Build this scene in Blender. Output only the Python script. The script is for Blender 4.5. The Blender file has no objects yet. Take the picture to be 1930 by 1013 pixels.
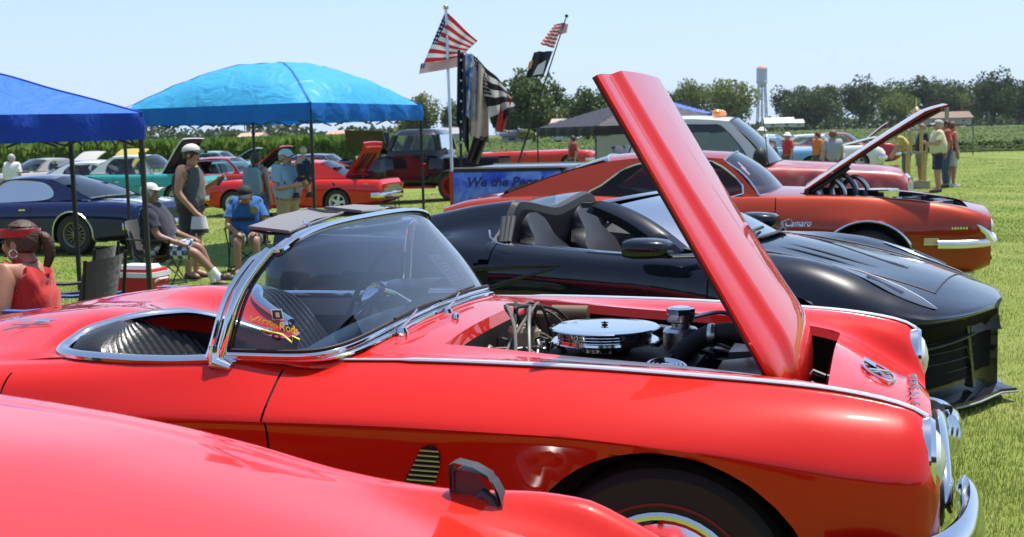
import bpy, bmesh, math, random
import numpy as np
from math import sin, cos, pi, radians as rad
from mathutils import Vector, Matrix

scene = bpy.context.scene
COL = scene.collection
rnd = random.Random(7)

# ------------------------------------------------------------------ camera, sky, sun, exposure
EYE = 1.5
cam_d = bpy.data.cameras.new('camera')
cam = bpy.data.objects.new('camera', cam_d)
COL.objects.link(cam)
scene.camera = cam
cam_d.sensor_width = 36.0
cam_d.lens = 36.0 * 1450 / 1200
cam_d.clip_start = 0.05
cam_d.clip_end = 4000
PITCH = math.atan(158 / 1450.0)
ROLL = rad(1.45)
fw = Vector((0, cos(PITCH), -sin(PITCH)))
up0 = Vector((0, sin(PITCH), cos(PITCH)))
rt0 = Vector((1, 0, 0))
RT = cos(ROLL) * rt0 - sin(ROLL) * up0
UP = sin(ROLL) * rt0 + cos(ROLL) * up0
M = Matrix((RT, UP, -fw)).transposed().to_4x4()
M.translation = Vector((0, 0, EYE))
cam.matrix_world = M
cam_d.dof.use_dof = True
cam_d.dof.focus_distance = 4.0
cam_d.dof.aperture_fstop = 9.0

SUN_DIR = Vector((0.24, 0.20, 0.95)).normalized()      # towards the sun
world = bpy.data.worlds.new("World")
scene.world = world
world.use_nodes = True
wn = world.node_tree
sky = wn.nodes.new('ShaderNodeTexSky')
sky.sky_type = 'NISHITA'
sky.sun_disc = False
sky.sun_elevation = math.asin(SUN_DIR.z)
sky.sun_rotation = math.atan2(SUN_DIR.x, SUN_DIR.y)
sky.air_density = 1.0
sky.dust_density = 0.6
sky.ozone_density = 2.0
# summer haze that pales the sky towards the horizon, all the way round
veil = wn.nodes.new('ShaderNodeMix'); veil.data_type = 'RGBA'
veil.inputs[7].default_value = (3.9, 5.2, 7.7, 1)
geo = wn.nodes.new('ShaderNodeTexCoord'); sep = wn.nodes.new('ShaderNodeSeparateXYZ')
wn.links.new(geo.outputs['Generated'], sep.inputs[0])
inv = wn.nodes.new('ShaderNodeMath'); inv.operation = 'SUBTRACT'; inv.inputs[0].default_value = 1.0; inv.use_clamp = True
wn.links.new(sep.outputs[2], inv.inputs[1])
pw = wn.nodes.new('ShaderNodeMath'); pw.operation = 'POWER'; pw.inputs[1].default_value = 4.0
wn.links.new(inv.outputs[0], pw.inputs[0])
vf = wn.nodes.new('ShaderNodeMath'); vf.operation = 'MULTIPLY'; vf.inputs[1].default_value = 0.62
vf.inputs[2].default_value = 0.16
vf.operation = 'MULTIPLY_ADD'
wn.links.new(pw.outputs[0], vf.inputs[0]); wn.links.new(vf.outputs[0], veil.inputs[0])
wn.links.new(sky.outputs[0], veil.inputs[6])
wn.links.new(veil.outputs[2], wn.nodes['Background'].inputs[0])
wn.nodes['Background'].inputs[1].default_value = 0.12
sun_d = bpy.data.lights.new('sun', 'SUN')
sun_d.energy = 5.0
sun_d.angle = rad(0.53)
sun_d.color = (1.0, 0.955, 0.88)
sun = bpy.data.objects.new('sun', sun_d)
COL.objects.link(sun)
sun.location = (0, 0, 60)
sun.rotation_euler = (-SUN_DIR).to_track_quat('-Z', 'Y').to_euler()
vs = scene.view_settings
vs.view_transform = 'Standard'
vs.look = 'None'
vs.exposure = 0.42
vs.gamma = 1.0
vs.use_curve_mapping = False
scene.cycles.max_bounces = 10
scene.cycles.transparent_max_bounces = 24
scene.cycles.caustics_reflective = False
scene.cycles.caustics_refractive = False
scene.cycles.sample_clamp_indirect = 6.0

# ------------------------------------------------------------------ photograph point -> place in the world
def smooth(t):
    t = max(0.0, min(1.0, t))
    return t * t * (3 - 2 * t)

def ground_z(x, y):
    """the show field falls away gently to the back and the left"""
    return -0.42 * smooth((4.5 - x) / 9.0) * smooth((y - 7.0) / 11.0) - 0.16 * smooth((y - 9) / 13.0) * smooth((x - 2) / 6.0)

def ray(px, py):
    return fw + RT * ((px - 600) / 1450.0) - UP * ((py - 300) / 1450.0)

def at_depth(px, py, d):
    return Vector((0, 0, EYE)) + ray(px, py) * d

def on_ground(px, py):
    r = ray(px, py)
    z = -0.2
    for _ in range(40):
        t = (z - EYE) / r.z
        p = Vector((0, 0, EYE)) + r * t
        z = 0.5 * z + 0.5 * ground_z(p.x, p.y)
    return p

# ------------------------------------------------------------------ materials
MATS = {}
def new_mat(name):
    m = bpy.data.materials.new(name)
    m.use_nodes = True
    nt = m.node_tree
    return m, nt, nt.nodes['Principled BSDF']

def mat(name, col, rough=0.5, metal=0.0, coat=0.0, noise=0.0, nscale=8.0, bump=0.0, bscale=60.0, sheen=0.0, spec=0.5, alpha=1.0, trans=0.0):
    if name in MATS:
        return MATS[name]
    m, nt, b = new_mat(name)
    c = (col[0], col[1], col[2], 1)
    b.inputs['Base Color'].default_value = c
    b.inputs['Roughness'].default_value = rough
    b.inputs['Metallic'].default_value = metal
    b.inputs['Coat Weight'].default_value = coat
    b.inputs['Coat Roughness'].default_value = 0.02
    b.inputs['Specular IOR Level'].default_value = spec
    b.inputs['Sheen Weight'].default_value = sheen
    b.inputs['Transmission Weight'].default_value = trans
    if noise > 0:
        tc = nt.nodes.new('ShaderNodeTexCoord')
        n = nt.nodes.new('ShaderNodeTexNoise')
        n.inputs['Scale'].default_value = nscale
        n.inputs['Detail'].default_value = 6
        nt.links.new(tc.outputs['Object'], n.inputs['Vector'])
        mx = nt.nodes.new('ShaderNodeMix')
        mx.data_type = 'RGBA'
        mx.inputs[6].default_value = tuple(v * (1 - noise) for v in col) + (1,)
        mx.inputs[7].default_value = tuple(min(1, v * (1 + noise)) for v in col) + (1,)
        nt.links.new(n.outputs['Fac'], mx.inputs[0])
        nt.links.new(mx.outputs[2], b.inputs['Base Color'])
    if bump > 0:
        tc = nt.nodes.new('ShaderNodeTexCoord')
        n = nt.nodes.new('ShaderNodeTexNoise')
        n.inputs['Scale'].default_value = bscale
        n.inputs['Detail'].default_value = 4
        nt.links.new(tc.outputs['Object'], n.inputs['Vector'])
        bp = nt.nodes.new('ShaderNodeBump')
        bp.inputs['Strength'].default_value = bump
        bp.inputs['Distance'].default_value = 0.01
        nt.links.new(n.outputs['Fac'], bp.inputs['Height'])
        nt.links.new(bp.outputs[0], b.inputs['Normal'])
    MATS[name] = m
    return m

def paint(name, col, rough=0.32, metal=0.0, flake=0.0):
    """car paint: a coloured base under a clear coat, with a breath of orange peel and road dust"""
    if name in MATS:
        return MATS[name]
    m, nt, b = new_mat(name)
    b.inputs['Base Color'].default_value = (*col, 1)
    b.inputs['Roughness'].default_value = rough
    b.inputs['Metallic'].default_value = metal
    b.inputs['Coat Weight'].default_value = 1.0
    b.inputs['Coat Roughness'].default_value = 0.015
    b.inputs['Coat IOR'].default_value = 1.5
    b.inputs['Specular IOR Level'].default_value = 0.08
    tc = nt.nodes.new('ShaderNodeTexCoord')
    n = nt.nodes.new('ShaderNodeTexNoise')
    n.inputs['Scale'].default_value = 5.0
    n.inputs['Detail'].default_value = 2
    nt.links.new(tc.outputs['Object'], n.inputs['Vector'])
    bp = nt.nodes.new('ShaderNodeBump')
    bp.inputs['Strength'].default_value = 0.09
    bp.inputs['Distance'].default_value = 0.012
    nt.links.new(n.outputs['Fac'], bp.inputs['Height'])
    nt.links.new(bp.outputs[0], b.inputs['Coat Normal'])
    n2 = nt.nodes.new('ShaderNodeTexNoise')
    n2.inputs['Scale'].default_value = 3.0
    n2.inputs['Detail'].default_value = 8
    nt.links.new(tc.outputs['Object'], n2.inputs['Vector'])
    mr = nt.nodes.new('ShaderNodeMapRange')
    mr.inputs['From Min'].default_value = 0.35
    mr.inputs['From Max'].default_value = 0.75
    mr.inputs['To Min'].default_value = 0.012
    mr.inputs['To Max'].default_value = 0.05
    nt.links.new(n2.outputs['Fac'], mr.inputs['Value'])
    nt.links.new(mr.outputs[0], b.inputs['Coat Roughness'])
    MATS[name] = m
    return m

def glass(name, tint=(0.8, 0.87, 0.9), refl=1.0):
    if name in MATS:
        return MATS[name]
    m = bpy.data.materials.new(name)
    m.use_nodes = True
    nt = m.node_tree
    nt.nodes.clear()
    out = nt.nodes.new('ShaderNodeOutputMaterial')
    tr = nt.nodes.new('ShaderNodeBsdfTransparent')
    tr.inputs[0].default_value = (*tint, 1)
    gl = nt.nodes.new('ShaderNodeBsdfGlossy')
    gl.inputs['Roughness'].default_value = 0.01
    fr = nt.nodes.new('ShaderNodeFresnel')
    fr.inputs['IOR'].default_value = 1.5
    ml = nt.nodes.new('ShaderNodeMath')
    ml.operation = 'MULTIPLY'
    ml.inputs[1].default_value = 1.7 * refl
    ml.use_clamp = True
    mx = nt.nodes.new('ShaderNodeMixShader')
    nt.links.new(fr.outputs[0], ml.inputs[0])
    nt.links.new(ml.outputs[0], mx.inputs[0])
    nt.links.new(tr.outputs[0], mx.inputs[1])
    nt.links.new(gl.outputs[0], mx.inputs[2])
    nt.links.new(mx.outputs[0], out.inputs[0])
    MATS[name] = m
    return m

TRIM = mat('bright trim', (0.90, 0.90, 0.93), 0.36, 0.85)
CHROME = mat('chrome', (0.80, 0.81, 0.83), 0.06, 1.0)
ALU = mat('brushed aluminium', (0.6, 0.6, 0.61), 0.3, 1.0)
RUBBER = mat('black rubber', (0.018, 0.018, 0.019), 0.65, noise=0.3)
BLACK = mat('matt black', (0.012, 0.012, 0.013), 0.6)
DARK = mat('dark cavity', (0.010, 0.010, 0.010), 0.9)
BLACKGLOSS = mat('gloss black', (0.012, 0.012, 0.014), 0.2, coat=0.6)
VINYL = mat('black vinyl', (0.017, 0.017, 0.019), 0.33, bump=0.15, bscale=90)
GLASS = glass('window glass', (0.74, 0.80, 0.84))
GLASSD = glass('tinted glass', (0.30, 0.34, 0.36))
WHITE = mat('white plastic', (0.75, 0.75, 0.74), 0.4)
PAPER = mat('pink paper', (0.82, 0.62, 0.66), 0.8)
LENSG = mat('headlight glass', (0.75, 0.78, 0.78), 0.12, 0.0, coat=1.0)
REDLENS = mat('red lens', (0.5, 0.01, 0.01), 0.15, coat=1.0)

# ------------------------------------------------------------------ mesh building
class MB:
    """collects shapes and links them as ONE mesh object"""
    def __init__(s):
        s.v = []; s.f = []; s.m = []; s.mats = []
    def mi(s, m):
        if m not in s.mats:
            s.mats.append(m)
        return s.mats.index(m)
    def add(s, vs, fs, m):
        o = len(s.v); i = s.mi(m)
        s.v.extend([tuple(p) for p in vs])
        for f in fs:
            s.f.append(tuple(o + k for k in f)); s.m.append(i)
        return s
    def box(s, c, d, m, rot=None, taper=1.0):
        x, y, z = d[0] / 2, d[1] / 2, d[2] / 2
        t = taper
        vs = [Vector(p) for p in ((-x, -y, -z), (x, -y, -z), (x, y, -z), (-x, y, -z), (-x * t, -y * t, z), (x * t, -y * t, z), (x * t, y * t, z), (-x * t, y * t, z))]
        if rot is not None:
            vs = [rot @ p for p in vs]
        c = Vector(c)
        return s.add([p + c for p in vs], [(0, 3, 2, 1), (4, 5, 6, 7), (0, 1, 5, 4), (1, 2, 6, 5), (2, 3, 7, 6), (3, 0, 4, 7)], m)
    def grid(s, G, m, closeu=False, closev=False, flip=False, keep=None):
        """G[i][j] points"""
        nu, nv = len(G), len(G[0])
        vs = [p for row in G for p in row]
        fs = []
        for i in range(nu if closeu else nu - 1):
            for j in range(nv if closev else nv - 1):
                if keep and not keep(i, j):
                    continue
                a, b = i * nv + j, i * nv + (j + 1) % nv
                c, d = ((i + 1) % nu) * nv + (j + 1) % nv, ((i + 1) % nu) * nv + j
                fs.append((a, d, c, b) if flip else (a, b, c, d))
        return s.add(vs, fs, m)
    def tube(s, path, r, m, n=8, closed=False, caps=True, flat=None):
        """swept round (or flat=(w,h) elliptic) section along a path; r number or list"""
        P = [Vector(p) for p in path]
        k = len(P)
        rows = []
        ref = None
        for i in range(k):
            if closed:
                t = P[(i + 1) % k] - P[i - 1]
            else:
                t = P[min(i + 1, k - 1)] - P[max(i - 1, 0)]
            if t.length < 1e-9:
                t = Vector((0, 0, 1))
            t.normalize()
            if ref is None:
                ref = Vector((0, 0, 1)) if abs(t.z) < 0.9 else Vector((0, 1, 0))
            a = (ref - t * ref.dot(t))
            if a.length < 1e-6:
                a = t.orthogonal()
            a.normalize()
            b = t.cross(a)
            ref = a
            rr = r[i] if hasattr(r, '__len__') else r
            ra, rb = (rr, rr) if flat is None else (rr * flat[1], rr * flat[0])
            rows.append([P[i] + a * (ra * cos(2 * pi * j / n)) + b * (rb * sin(2 * pi * j / n)) for j in range(n)])
        s.grid(rows, m, closeu=closed, closev=True, flip=True)
        if caps and not closed:
            o = len(s.v) - k * n
            i = s.mi(m)
            s.f.append(tuple(o + j for j in range(n))); s.m.append(i)
            s.f.append(tuple(o + (k - 1) * n + j for j in reversed(range(n)))); s.m.append(i)
        return s
    def lathe(s, prof, m, n=24, o=(0, 0, 0), axis='z', mats=None):
        """prof [(r, h)]; axis along which h runs"""
        rows = []
        for r, h in prof:
            row = []
            for j in range(n):
                a = 2 * pi * j / n
                x, y, z = r * cos(a), r * sin(a), h
                if axis == 'x':
                    x, y, z = h, r * cos(a), r * sin(a)
                elif axis == 'y':
                    x, y, z = r * sin(a), h, r * cos(a)
                row.append((x + o[0], y + o[1], z + o[2]))
            rows.append(row)
        for i in range(len(rows) - 1):
            s.grid([rows[i], rows[i + 1]], mats[i] if mats else m, closev=True, flip=True)
        return s
    def poly(s, pts, m, thick=None, n=None):
        """flat polygon, optionally extruded along vector thick"""
        k = len(pts)
        if thick is None:
            return s.add(pts, [tuple(range(k))], m)
        t = Vector(thick)
        vs = [Vector(p) for p in pts] + [Vector(p) + t for p in pts]
        fs = [tuple(range(k - 1, -1, -1)), tuple(range(k, 2 * k))] + [(i, (i + 1) % k, k + (i + 1) % k, k + i) for i in range(k)]
        return s.add(vs, fs, m)
    def ball(s, c, r, m, nu=10, nv=7, scale=(1, 1, 1)):
        prof = [(max(1e-4, sin(pi * i / nv)), -cos(pi * i / nv)) for i in range(nv + 1)]
        rows = [[(c[0] + r * scale[0] * a * cos(2 * pi * j / nu), c[1] + r * scale[1] * a * sin(2 * pi * j / nu), c[2] + r * scale[2] * h) for j in range(nu)] for a, h in prof]
        return s.grid(rows, m, closev=True)
    def build(s, name, parent=None, smoothed=True, angle=38, weld=False, subsurf=0):
        me = bpy.data.meshes.new(name)
        me.from_pydata(s.v, [], s.f)
        for m in s.mats:
            me.materials.append(m)
        if s.m:
            me.polygons.foreach_set('material_index', s.m)
        if weld:
            bm = bmesh.new(); bm.from_mesh(me)
            bmesh.ops.remove_doubles(bm, verts=bm.verts, dist=1e-5)
            bm.to_mesh(me); bm.free()
        if smoothed:
            me.polygons.foreach_set('use_smooth', [True] * len(me.polygons))
            me.set_sharp_from_angle(angle=rad(angle))
        me.update()
        o = bpy.data.objects.new(name, me)
        COL.objects.link(o)
        if parent is not None:
            o.parent = parent
        if subsurf:
            md = o.modifiers.new('smooth', 'SUBSURF'); md.levels = subsurf; md.render_levels = subsurf
        return o

def tag(o, label=None, cat=None, group=None, kind=None):
    if label: o['label'] = label
    if cat: o['category'] = cat
    if group: o['group'] = group
    if kind: o['kind'] = kind
    return o

def thing(name, label, cat, loc=(0, 0, 0), rz=0.0, group=None):
    o = bpy.data.objects.new(name, None)
    o.empty_display_size = 0.2
    COL.objects.link(o)
    o.location = loc
    o.rotation_euler = (0, 0, rz)
    return tag(o, label, cat, group)

def place_copy(o, name=None, parent=None):
    c = o.copy(); COL.objects.link(c); c.parent = parent
    return c

def copy_tree(o, parent=None):
    c = place_copy(o, parent=parent)
    for ch in list(o.children):
        copy_tree(ch, c)
    return c

def text_mesh(s, size, m, name, parent=None, loc=(0, 0, 0), rot=(0, 0, 0), extrude=0.002, shear=0.0, sx=1.0, align='CENTER', bold=0.0):
    """lettering in Blender's own font, turned into a mesh"""
    cu = bpy.data.curves.new(name, 'FONT')
    cu.body = s; cu.size = size; cu.offset = bold; cu.extrude = extrude; cu.shear = shear
    cu.align_x = align; cu.align_y = 'CENTER'; cu.resolution_u = 3
    tmp = bpy.data.objects.new(name, cu)
    COL.objects.link(tmp)
    dg = bpy.context.evaluated_depsgraph_get()
    me = bpy.data.meshes.new_from_object(tmp.evaluated_get(dg))
    bpy.data.objects.remove(tmp)
    bpy.data.curves.remove(cu)
    me.name = name
    me.materials.clear()
    me.materials.append(m)
    Rm = Matrix.LocRotScale(Vector(loc), __import__('mathutils').Euler(rot), Vector((sx, 1, 1)))
    me.transform(Rm)
    o = bpy.data.objects.new(name, me)
    COL.objects.link(o)
    if parent is not None:
        o.parent = parent
    return o

# ------------------------------------------------------------------ smooth curves
def pchip(xs, ys, x):
    """monotone cubic through (xs, ys); ys may be an array of rows"""
    xs = np.asarray(xs, float); ys = np.asarray(ys, float); x = np.asarray(x, float)
    h = np.diff(xs); sh = (-1,) + (1,) * (ys.ndim - 1)
    hh = h.reshape(sh)
    dl = np.diff(ys, axis=0) / hh
    d = np.zeros_like(ys)
    if len(xs) > 2:
        w1 = (2 * h[1:] + h[:-1]).reshape(sh); w2 = (h[1:] + 2 * h[:-1]).reshape(sh)
        a, b = dl[:-1], dl[1:]
        with np.errstate(divide='ignore', invalid='ignore'):
            hm = (w1 + w2) / (w1 / a + w2 / b)
        d[1:-1] = np.where(a * b > 0, np.nan_to_num(hm), 0)
    d[0], d[-1] = dl[0], dl[-1]
    k = np.clip(np.searchsorted(xs, x, side='right') - 1, 0, len(xs) - 2)
    t = ((x - xs[k]) / h[k]).reshape((-1,) + (1,) * (ys.ndim - 1))
    hk = h[k].reshape(t.shape)
    return (ys[k] * (1 + 2 * t) * (1 - t) ** 2 + d[k] * hk * t * (1 - t) ** 2 + ys[k + 1] * t * t * (3 - 2 * t) + d[k + 1] * hk * t * t * (t - 1))

def crom(P, sub=6, closed=False):
    """Catmull-Rom through points, as list of Vectors"""
    P = [Vector(p) for p in P]
    n = len(P); out = []
    rng = range(n if closed else n - 1)
    for i in rng:
        if closed:
            p0, p1, p2, p3 = P[i - 1], P[i], P[(i + 1) % n], P[(i + 2) % n]
        else:
            p0 = P[i - 1] if i > 0 else P[0] * 2 - P[1]
            p1, p2 = P[i], P[i + 1]
            p3 = P[i + 2] if i + 2 < n else P[-1] * 2 - P[-2]
        for k in range(sub):
            t = k / sub
            out.append(0.5 * ((2 * p1) + (p2 - p0) * t + (2 * p0 - 5 * p1 + 4 * p2 - p3) * t * t + (3 * p1 - p0 - 3 * p2 + p3) * t ** 3))
    if not closed:
        out.append(P[-1].copy())
    return out

# ------------------------------------------------------------------ car bodies
class Body:
    """half sections (a, z) at stations x, nose first or tail first, mirrored to both sides"""
    def __init__(s, stations, dx=0.04, sub=4):
        st = sorted(stations, key=lambda q: q[0])
        xs = np.array([q[0] for q in st]); A = np.array([q[1] for q in st], float)   # S,C,2
        s.x0, s.x1 = xs[0], xs[-1]
        n = max(8, int((xs[-1] - xs[0]) / dx))
        s.x = np.unique(np.concatenate([np.linspace(xs[0], xs[-1], n + 1), xs[[0, -1]]]))
        C = pchip(xs, A, s.x)                                  # n,C,2
        s.nc = A.shape[1]; s.sub = sub
        cols = []
        for i in range(s.nc - 1):
            p1, p2 = C[:, i], C[:, i + 1]
            p0 = C[:, i - 1] if i > 0 else np.stack([-C[:, 1, 0], C[:, 1, 1]], 1)
            p3 = C[:, i + 2] if i + 2 < s.nc else 2 * p2 - p1
            for k in range(sub):
                t = k / sub
                cols.append(0.5 * (2 * p1 + (p2 - p0) * t + (2 * p0 - 5 * p1 + 4 * p2 - p3) * t * t + (3 * p1 - p0 - 3 * p2 + p3) * t ** 3))
        cols.append(C[:, -1])
        s.S = np.stack(cols, 1)                                # n, J, 2
        s.S[:, 0, 0] = 0
        s.J = s.S.shape[1]
    def sec(s, x):
        i = np.clip(np.searchsorted(s.x, x), 1, len(s.x) - 1)
        t = (x - s.x[i - 1]) / (s.x[i] - s.x[i - 1])
        return s.S[i - 1] * (1 - t) + s.S[i] * t
    def side_y(s, x, z):
        """half width at height z on the flank"""
        q = s.sec(x); j0 = int(np.argmax(q[:, 0]))
        best = None
        for j in range(len(q) - 1):
            z0, z1 = q[j, 1], q[j + 1, 1]
            if (z0 - z) * (z1 - z) <= 0 and z0 != z1:
                t = (z - z0) / (z1 - z0); y = q[j, 0] + t * (q[j + 1, 0] - q[j, 0])
                if best is None or y > best: best = y
        return best if best is not None else q[j0, 0]
    def top_z(s, x, y):
        q = s.sec(x); y = abs(y)
        best = None
        for j in range(len(q) - 1):
            a, b = q[j, 0], q[j + 1, 0]
            if (a - y) * (b - y) <= 0 and a != b:
                t = (y - a) / (b - a); z = q[j, 1] + t * (q[j + 1, 1] - q[j, 1])
                if best is None or z > best: best = z
        return best if best is not None else q[:, 1].max()
    def shell(s, keep, wheels=(), well=0.28, side=(1, -1), snapx=()):
        """keep(x, a, z, j) picks faces by their centre; wheel circles (x, z, r) are cut out. returns dict per side of verts, faces, wells"""
        X, S = s.x.copy(), s.S.copy()
        for sx in snapx:
            i = int(np.argmin(abs(X - sx))); S[i] = s.sec(sx); X[i] = sx
        n, J = S.shape[:2]
        P = np.zeros((n, J, 3)); P[..., 0] = X[:, None]; P[..., 1] = S[..., 0]; P[..., 2] = S[..., 1]
        V = P.reshape(-1, 3).copy()
        F = []
        for i in range(n - 1):
            for j in range(J - 1):
                c = (P[i, j] + P[i + 1, j] + P[i, j + 1] + P[i + 1, j + 1]) / 4
                if keep(c[0], c[1], c[2], j / s.sub):
                    F.append((i * J + j, (i + 1) * J + j, (i + 1) * J + j + 1, i * J + j + 1))
        rings = []
        for (wx, wz, r) in wheels:
            d = np.hypot(V[:, 0] - wx, V[:, 2] - wz)
            ins = (d < r) & (V[:, 1] > 0.45)
            low = (V[:, 2] < wz) & (abs(V[:, 0] - wx) < r) & (V[:, 1] > 0.45)
            ins |= low
            F = [f for f in F if not all(ins[k] for k in f)]
            used = sorted({k for f in F for k in f if ins[k]})
            for k in used:
                if V[k, 2] < wz and d[k] > 1e-6 and abs(V[k, 0] - wx) < r:
                    V[k, 0] = wx + (r if V[k, 0] > wx else -r)
                else:
                    q = r / max(d[k], 1e-6)
                    V[k, 0] = wx + (V[k, 0] - wx) * q; V[k, 2] = wz + (V[k, 2] - wz) * q
            ring = sorted(used, key=lambda k: math.atan2(V[k, 2] - wz, -(V[k, 0] - wx)) if V[k, 2] >= wz - .02 else (-(9 - V[k, 2]) if V[k, 0] < wx else 9 - V[k, 2]))
            rings.append([tuple(V[k]) for k in ring])
        return V, F, rings
    def build(s, name, m, parent, keep=lambda *a: True, wheels=(), cap0=None, cap1=None, well=0.30, sides=(1, -1), lip=None, snapx=(), angle=30, wells=True):
        V, F, rings = s.shell(keep, wheels, snapx=snapx)
        mb = MB()
        for sd in sides:
            vs = [(p[0], p[1] * sd, p[2]) for p in V]
            mb.add(vs, [f if sd < 0 else f[::-1] for f in F], m)
            if wells:
                for ring in rings:
                    G = [[(p[0], p[1] * sd, p[2]) for p in ring], [(p[0], max(0.3, p[1] - well) * sd, p[2]) for p in ring]]
                    if len(ring) > 3:
                        mb.grid(G, DARK)
                        mb.add(G[1], [tuple(range(len(ring)))], DARK)
        # drop loose vertices
        used = sorted({k for f in mb.f for k in f}); mp = {k: i for i, k in enumerate(used)}
        mb.v = [mb.v[k] for k in used]; mb.f = [tuple(mp[k] for k in f) for f in mb.f]
        for end, cm in ((0, cap0), (-1, cap1)):
            if cm is not None:
                q = s.S[end]; x = s.x[end]
                pts = [(x, a, z) for a, z in q] + [(x, -a, z) for a, z in q[::-1] if a > 1e-6]
                mb.add(pts, [tuple(range(len(pts)))], cm)
        o = mb.build(name, parent, weld=True, angle=angle)
        return o, rings
    def seam(s, pts, sd=-1, off=0.001):
        """pts (x, z) on the flank -> path on the surface"""
        return [(x, sd * (s.side_y(x, z) + off), z) for x, z in pts]

def wheel(parent, loc, sd, r=0.34, w=0.2, rim=0.19, style='dish', rimm=None, stripe=None, capm=None, name='wheel'):
    """sd: which flank it faces; y axis is the axle"""
    root = bpy.data.objects.new(name, None); COL.objects.link(root); root.parent = parent; root.location = loc
    if sd > 0:
        root.rotation_euler = (0, 0, pi)
    h = w / 2
    prof = [(rim, -h * .75), (rim + .02, -h), (r - .035, -h * 1.02), (r - .012, -h * .82), (r, -h * .5), (r, h * .5), (r - .012, h * .82), (r - .035, h * 1.02), (rim + .02, h), (rim, h * .75)]
    t = MB().lathe(prof, RUBBER, 40, axis='y').build('tyre', root)
    rm = rimm or CHROME
    if stripe is not None:
        MB().lathe([(rim + .030, -h * 1.0 - .003), (rim + .034, -h * 1.005 - .004), (rim + .038, -h * 1.0 - .003)], stripe, 40, axis='y').build('tyre_stripe', root)
    m = MB()
    m.lathe([(rim + .004, -h * .98), (rim + .012, -h * .92), (rim - .01, -h * .86), (rim - .03, -h * .5), (rim - .045, 0), (rim - .045, h)], rm, 40, axis='y')
    if style == 'dish':
        m.lathe([(rim - .03, -h * .5), (rim - .06, -h * .62), (rim - .09, -h * .5), (rim * .36, -h * .55), (rim * .33, -h * .85), (rim * .2, -h * .98), (.001, -h * 1.0)], rm, 40, axis='y')
    else:
        m.lathe([(rim - .045, h * .1), (.001, h * .1)], DARK, 30, axis='y')
        m.lathe([(rim * .3, h * .1), (rim * .28, -h * .55), (rim * .2, -h * .7), (.001, -h * .72)], capm or rm, 20, axis='y')
        k = {'five': 5, 'six': 6, 'many': 14}.get(style, 5)
        for i in range(k):
            a = 2 * pi * i / k + .2
            c = Vector((sin(a), 0, cos(a)))
            wd = {'five': .03, 'six': .024, 'many': .008}.get(style, .03)
            p0 = c * rim * .22 + Vector((0, -h * .5, 0)); p1 = c * (rim - .035) + Vector((0, -h * .45, 0))
            tv = Vector((cos(a), 0, -sin(a))) * wd
            m.add([p0 - tv, p0 + tv, p1 + tv * 1.1, p1 - tv * 1.1] + [q + Vector((0, .03, 0)) for q in (p0 - tv * 1.2, p0 + tv * 1.2, p1 + tv * 1.3, p1 - tv * 1.3)],
                  [(0, 1, 2, 3), (0, 4, 5, 1), (1, 5, 6, 2), (2, 6, 7, 3), (3, 7, 4, 0)], rm)
    m.build('rim', root)
    return root

def lamp_round(parent, loc, r, name='headlight', axis='x', depth=.05, ring=CHROME, lens=LENSG):
    o = MB().lathe([(r * 1.0, -.02), (r * .95, depth * .2), (r * .7, depth * .65), (r * .35, depth * .9), (.001, depth)], lens, 24, axis=axis).build(name, parent)
    o.location = loc
    MB().lathe([(r * 1.18, -depth), (r * 1.2, depth * .05), (r * 1.1, depth * .35), (r * .97, depth * .2), (r * .97, -.02)], ring, 24, axis=axis).build('bezel', o)
    return o
# ================================================================== ground
def ground_mat(name, cols, scale, bumpd=.02):
    m, nt, b = new_mat(name)
    tc = nt.nodes.new('ShaderNodeTexCoord')
    n1 = nt.nodes.new('ShaderNodeTexNoise'); n1.inputs['Scale'].default_value = scale; n1.inputs['Detail'].default_value = 12; n1.inputs['Roughness'].default_value = .7
    n2 = nt.nodes.new('ShaderNodeTexNoise'); n2.inputs['Scale'].default_value = scale * .045; n2.inputs['Detail'].default_value = 5
    nt.links.new(tc.outputs['Object'], n1.inputs['Vector']); nt.links.new(tc.outputs['Object'], n2.inputs['Vector'])
    r1 = nt.nodes.new('ShaderNodeValToRGB')
    els = r1.color_ramp.elements
    els[0].position = .28; els[0].color = (*cols[0], 1)
    els[1].position = .72; els[1].color = (*cols[2], 1)
    e = els.new(.5); e.color = (*cols[1], 1)
    ad = nt.nodes.new('ShaderNodeMath'); ad.operation = 'MULTIPLY_ADD'; ad.inputs[1].default_value = .62
    nt.links.new(n2.outputs['Fac'], ad.inputs[0])
    sc = nt.nodes.new('ShaderNodeMath'); sc.operation = 'MULTIPLY'; sc.inputs[1].default_value = .40
    nt.links.new(n1.outputs['Fac'], sc.inputs[0]); nt.links.new(sc.outputs[0], ad.inputs[2])
    nt.links.new(ad.outputs[0], r1.inputs['Fac']); nt.links.new(r1.outputs[0], b.inputs['Base Color'])
    b.inputs['Roughness'].default_value = .85; b.inputs['Specular IOR Level'].default_value = .15
    bp = nt.nodes.new('ShaderNodeBump'); bp.inputs['Strength'].default_value = .8; bp.inputs['Distance'].default_value = bumpd
    nt.links.new(n1.outputs['Fac'], bp.inputs['Height']); nt.links.new(bp.outputs[0], b.inputs['Normal'])
    return m
GRASSG = ground_mat('mown grass ground', [(.080, .125, .020), (.155, .205, .036), (.26, .275, .085)], 11)
def sheet(name, xs, ys, zf, m):
    G = [[(x, y, zf(x, y)) for x in xs] for y in ys]
    o = MB().grid(G, m).build(name)
    return tag(o, kind='structure')
xs = [-3000, -1200, -500, -200, -100, -60] + list(np.linspace(-40, 40, 61)) + [60, 100, 200, 500, 1200, 3000]
ys = [-200, -50, -20] + list(np.linspace(-6, 40, 60)) + [60, 100, 200, 500, 1200, 3000]
sheet('ground', xs, ys, ground_z, GRASSG)
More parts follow.
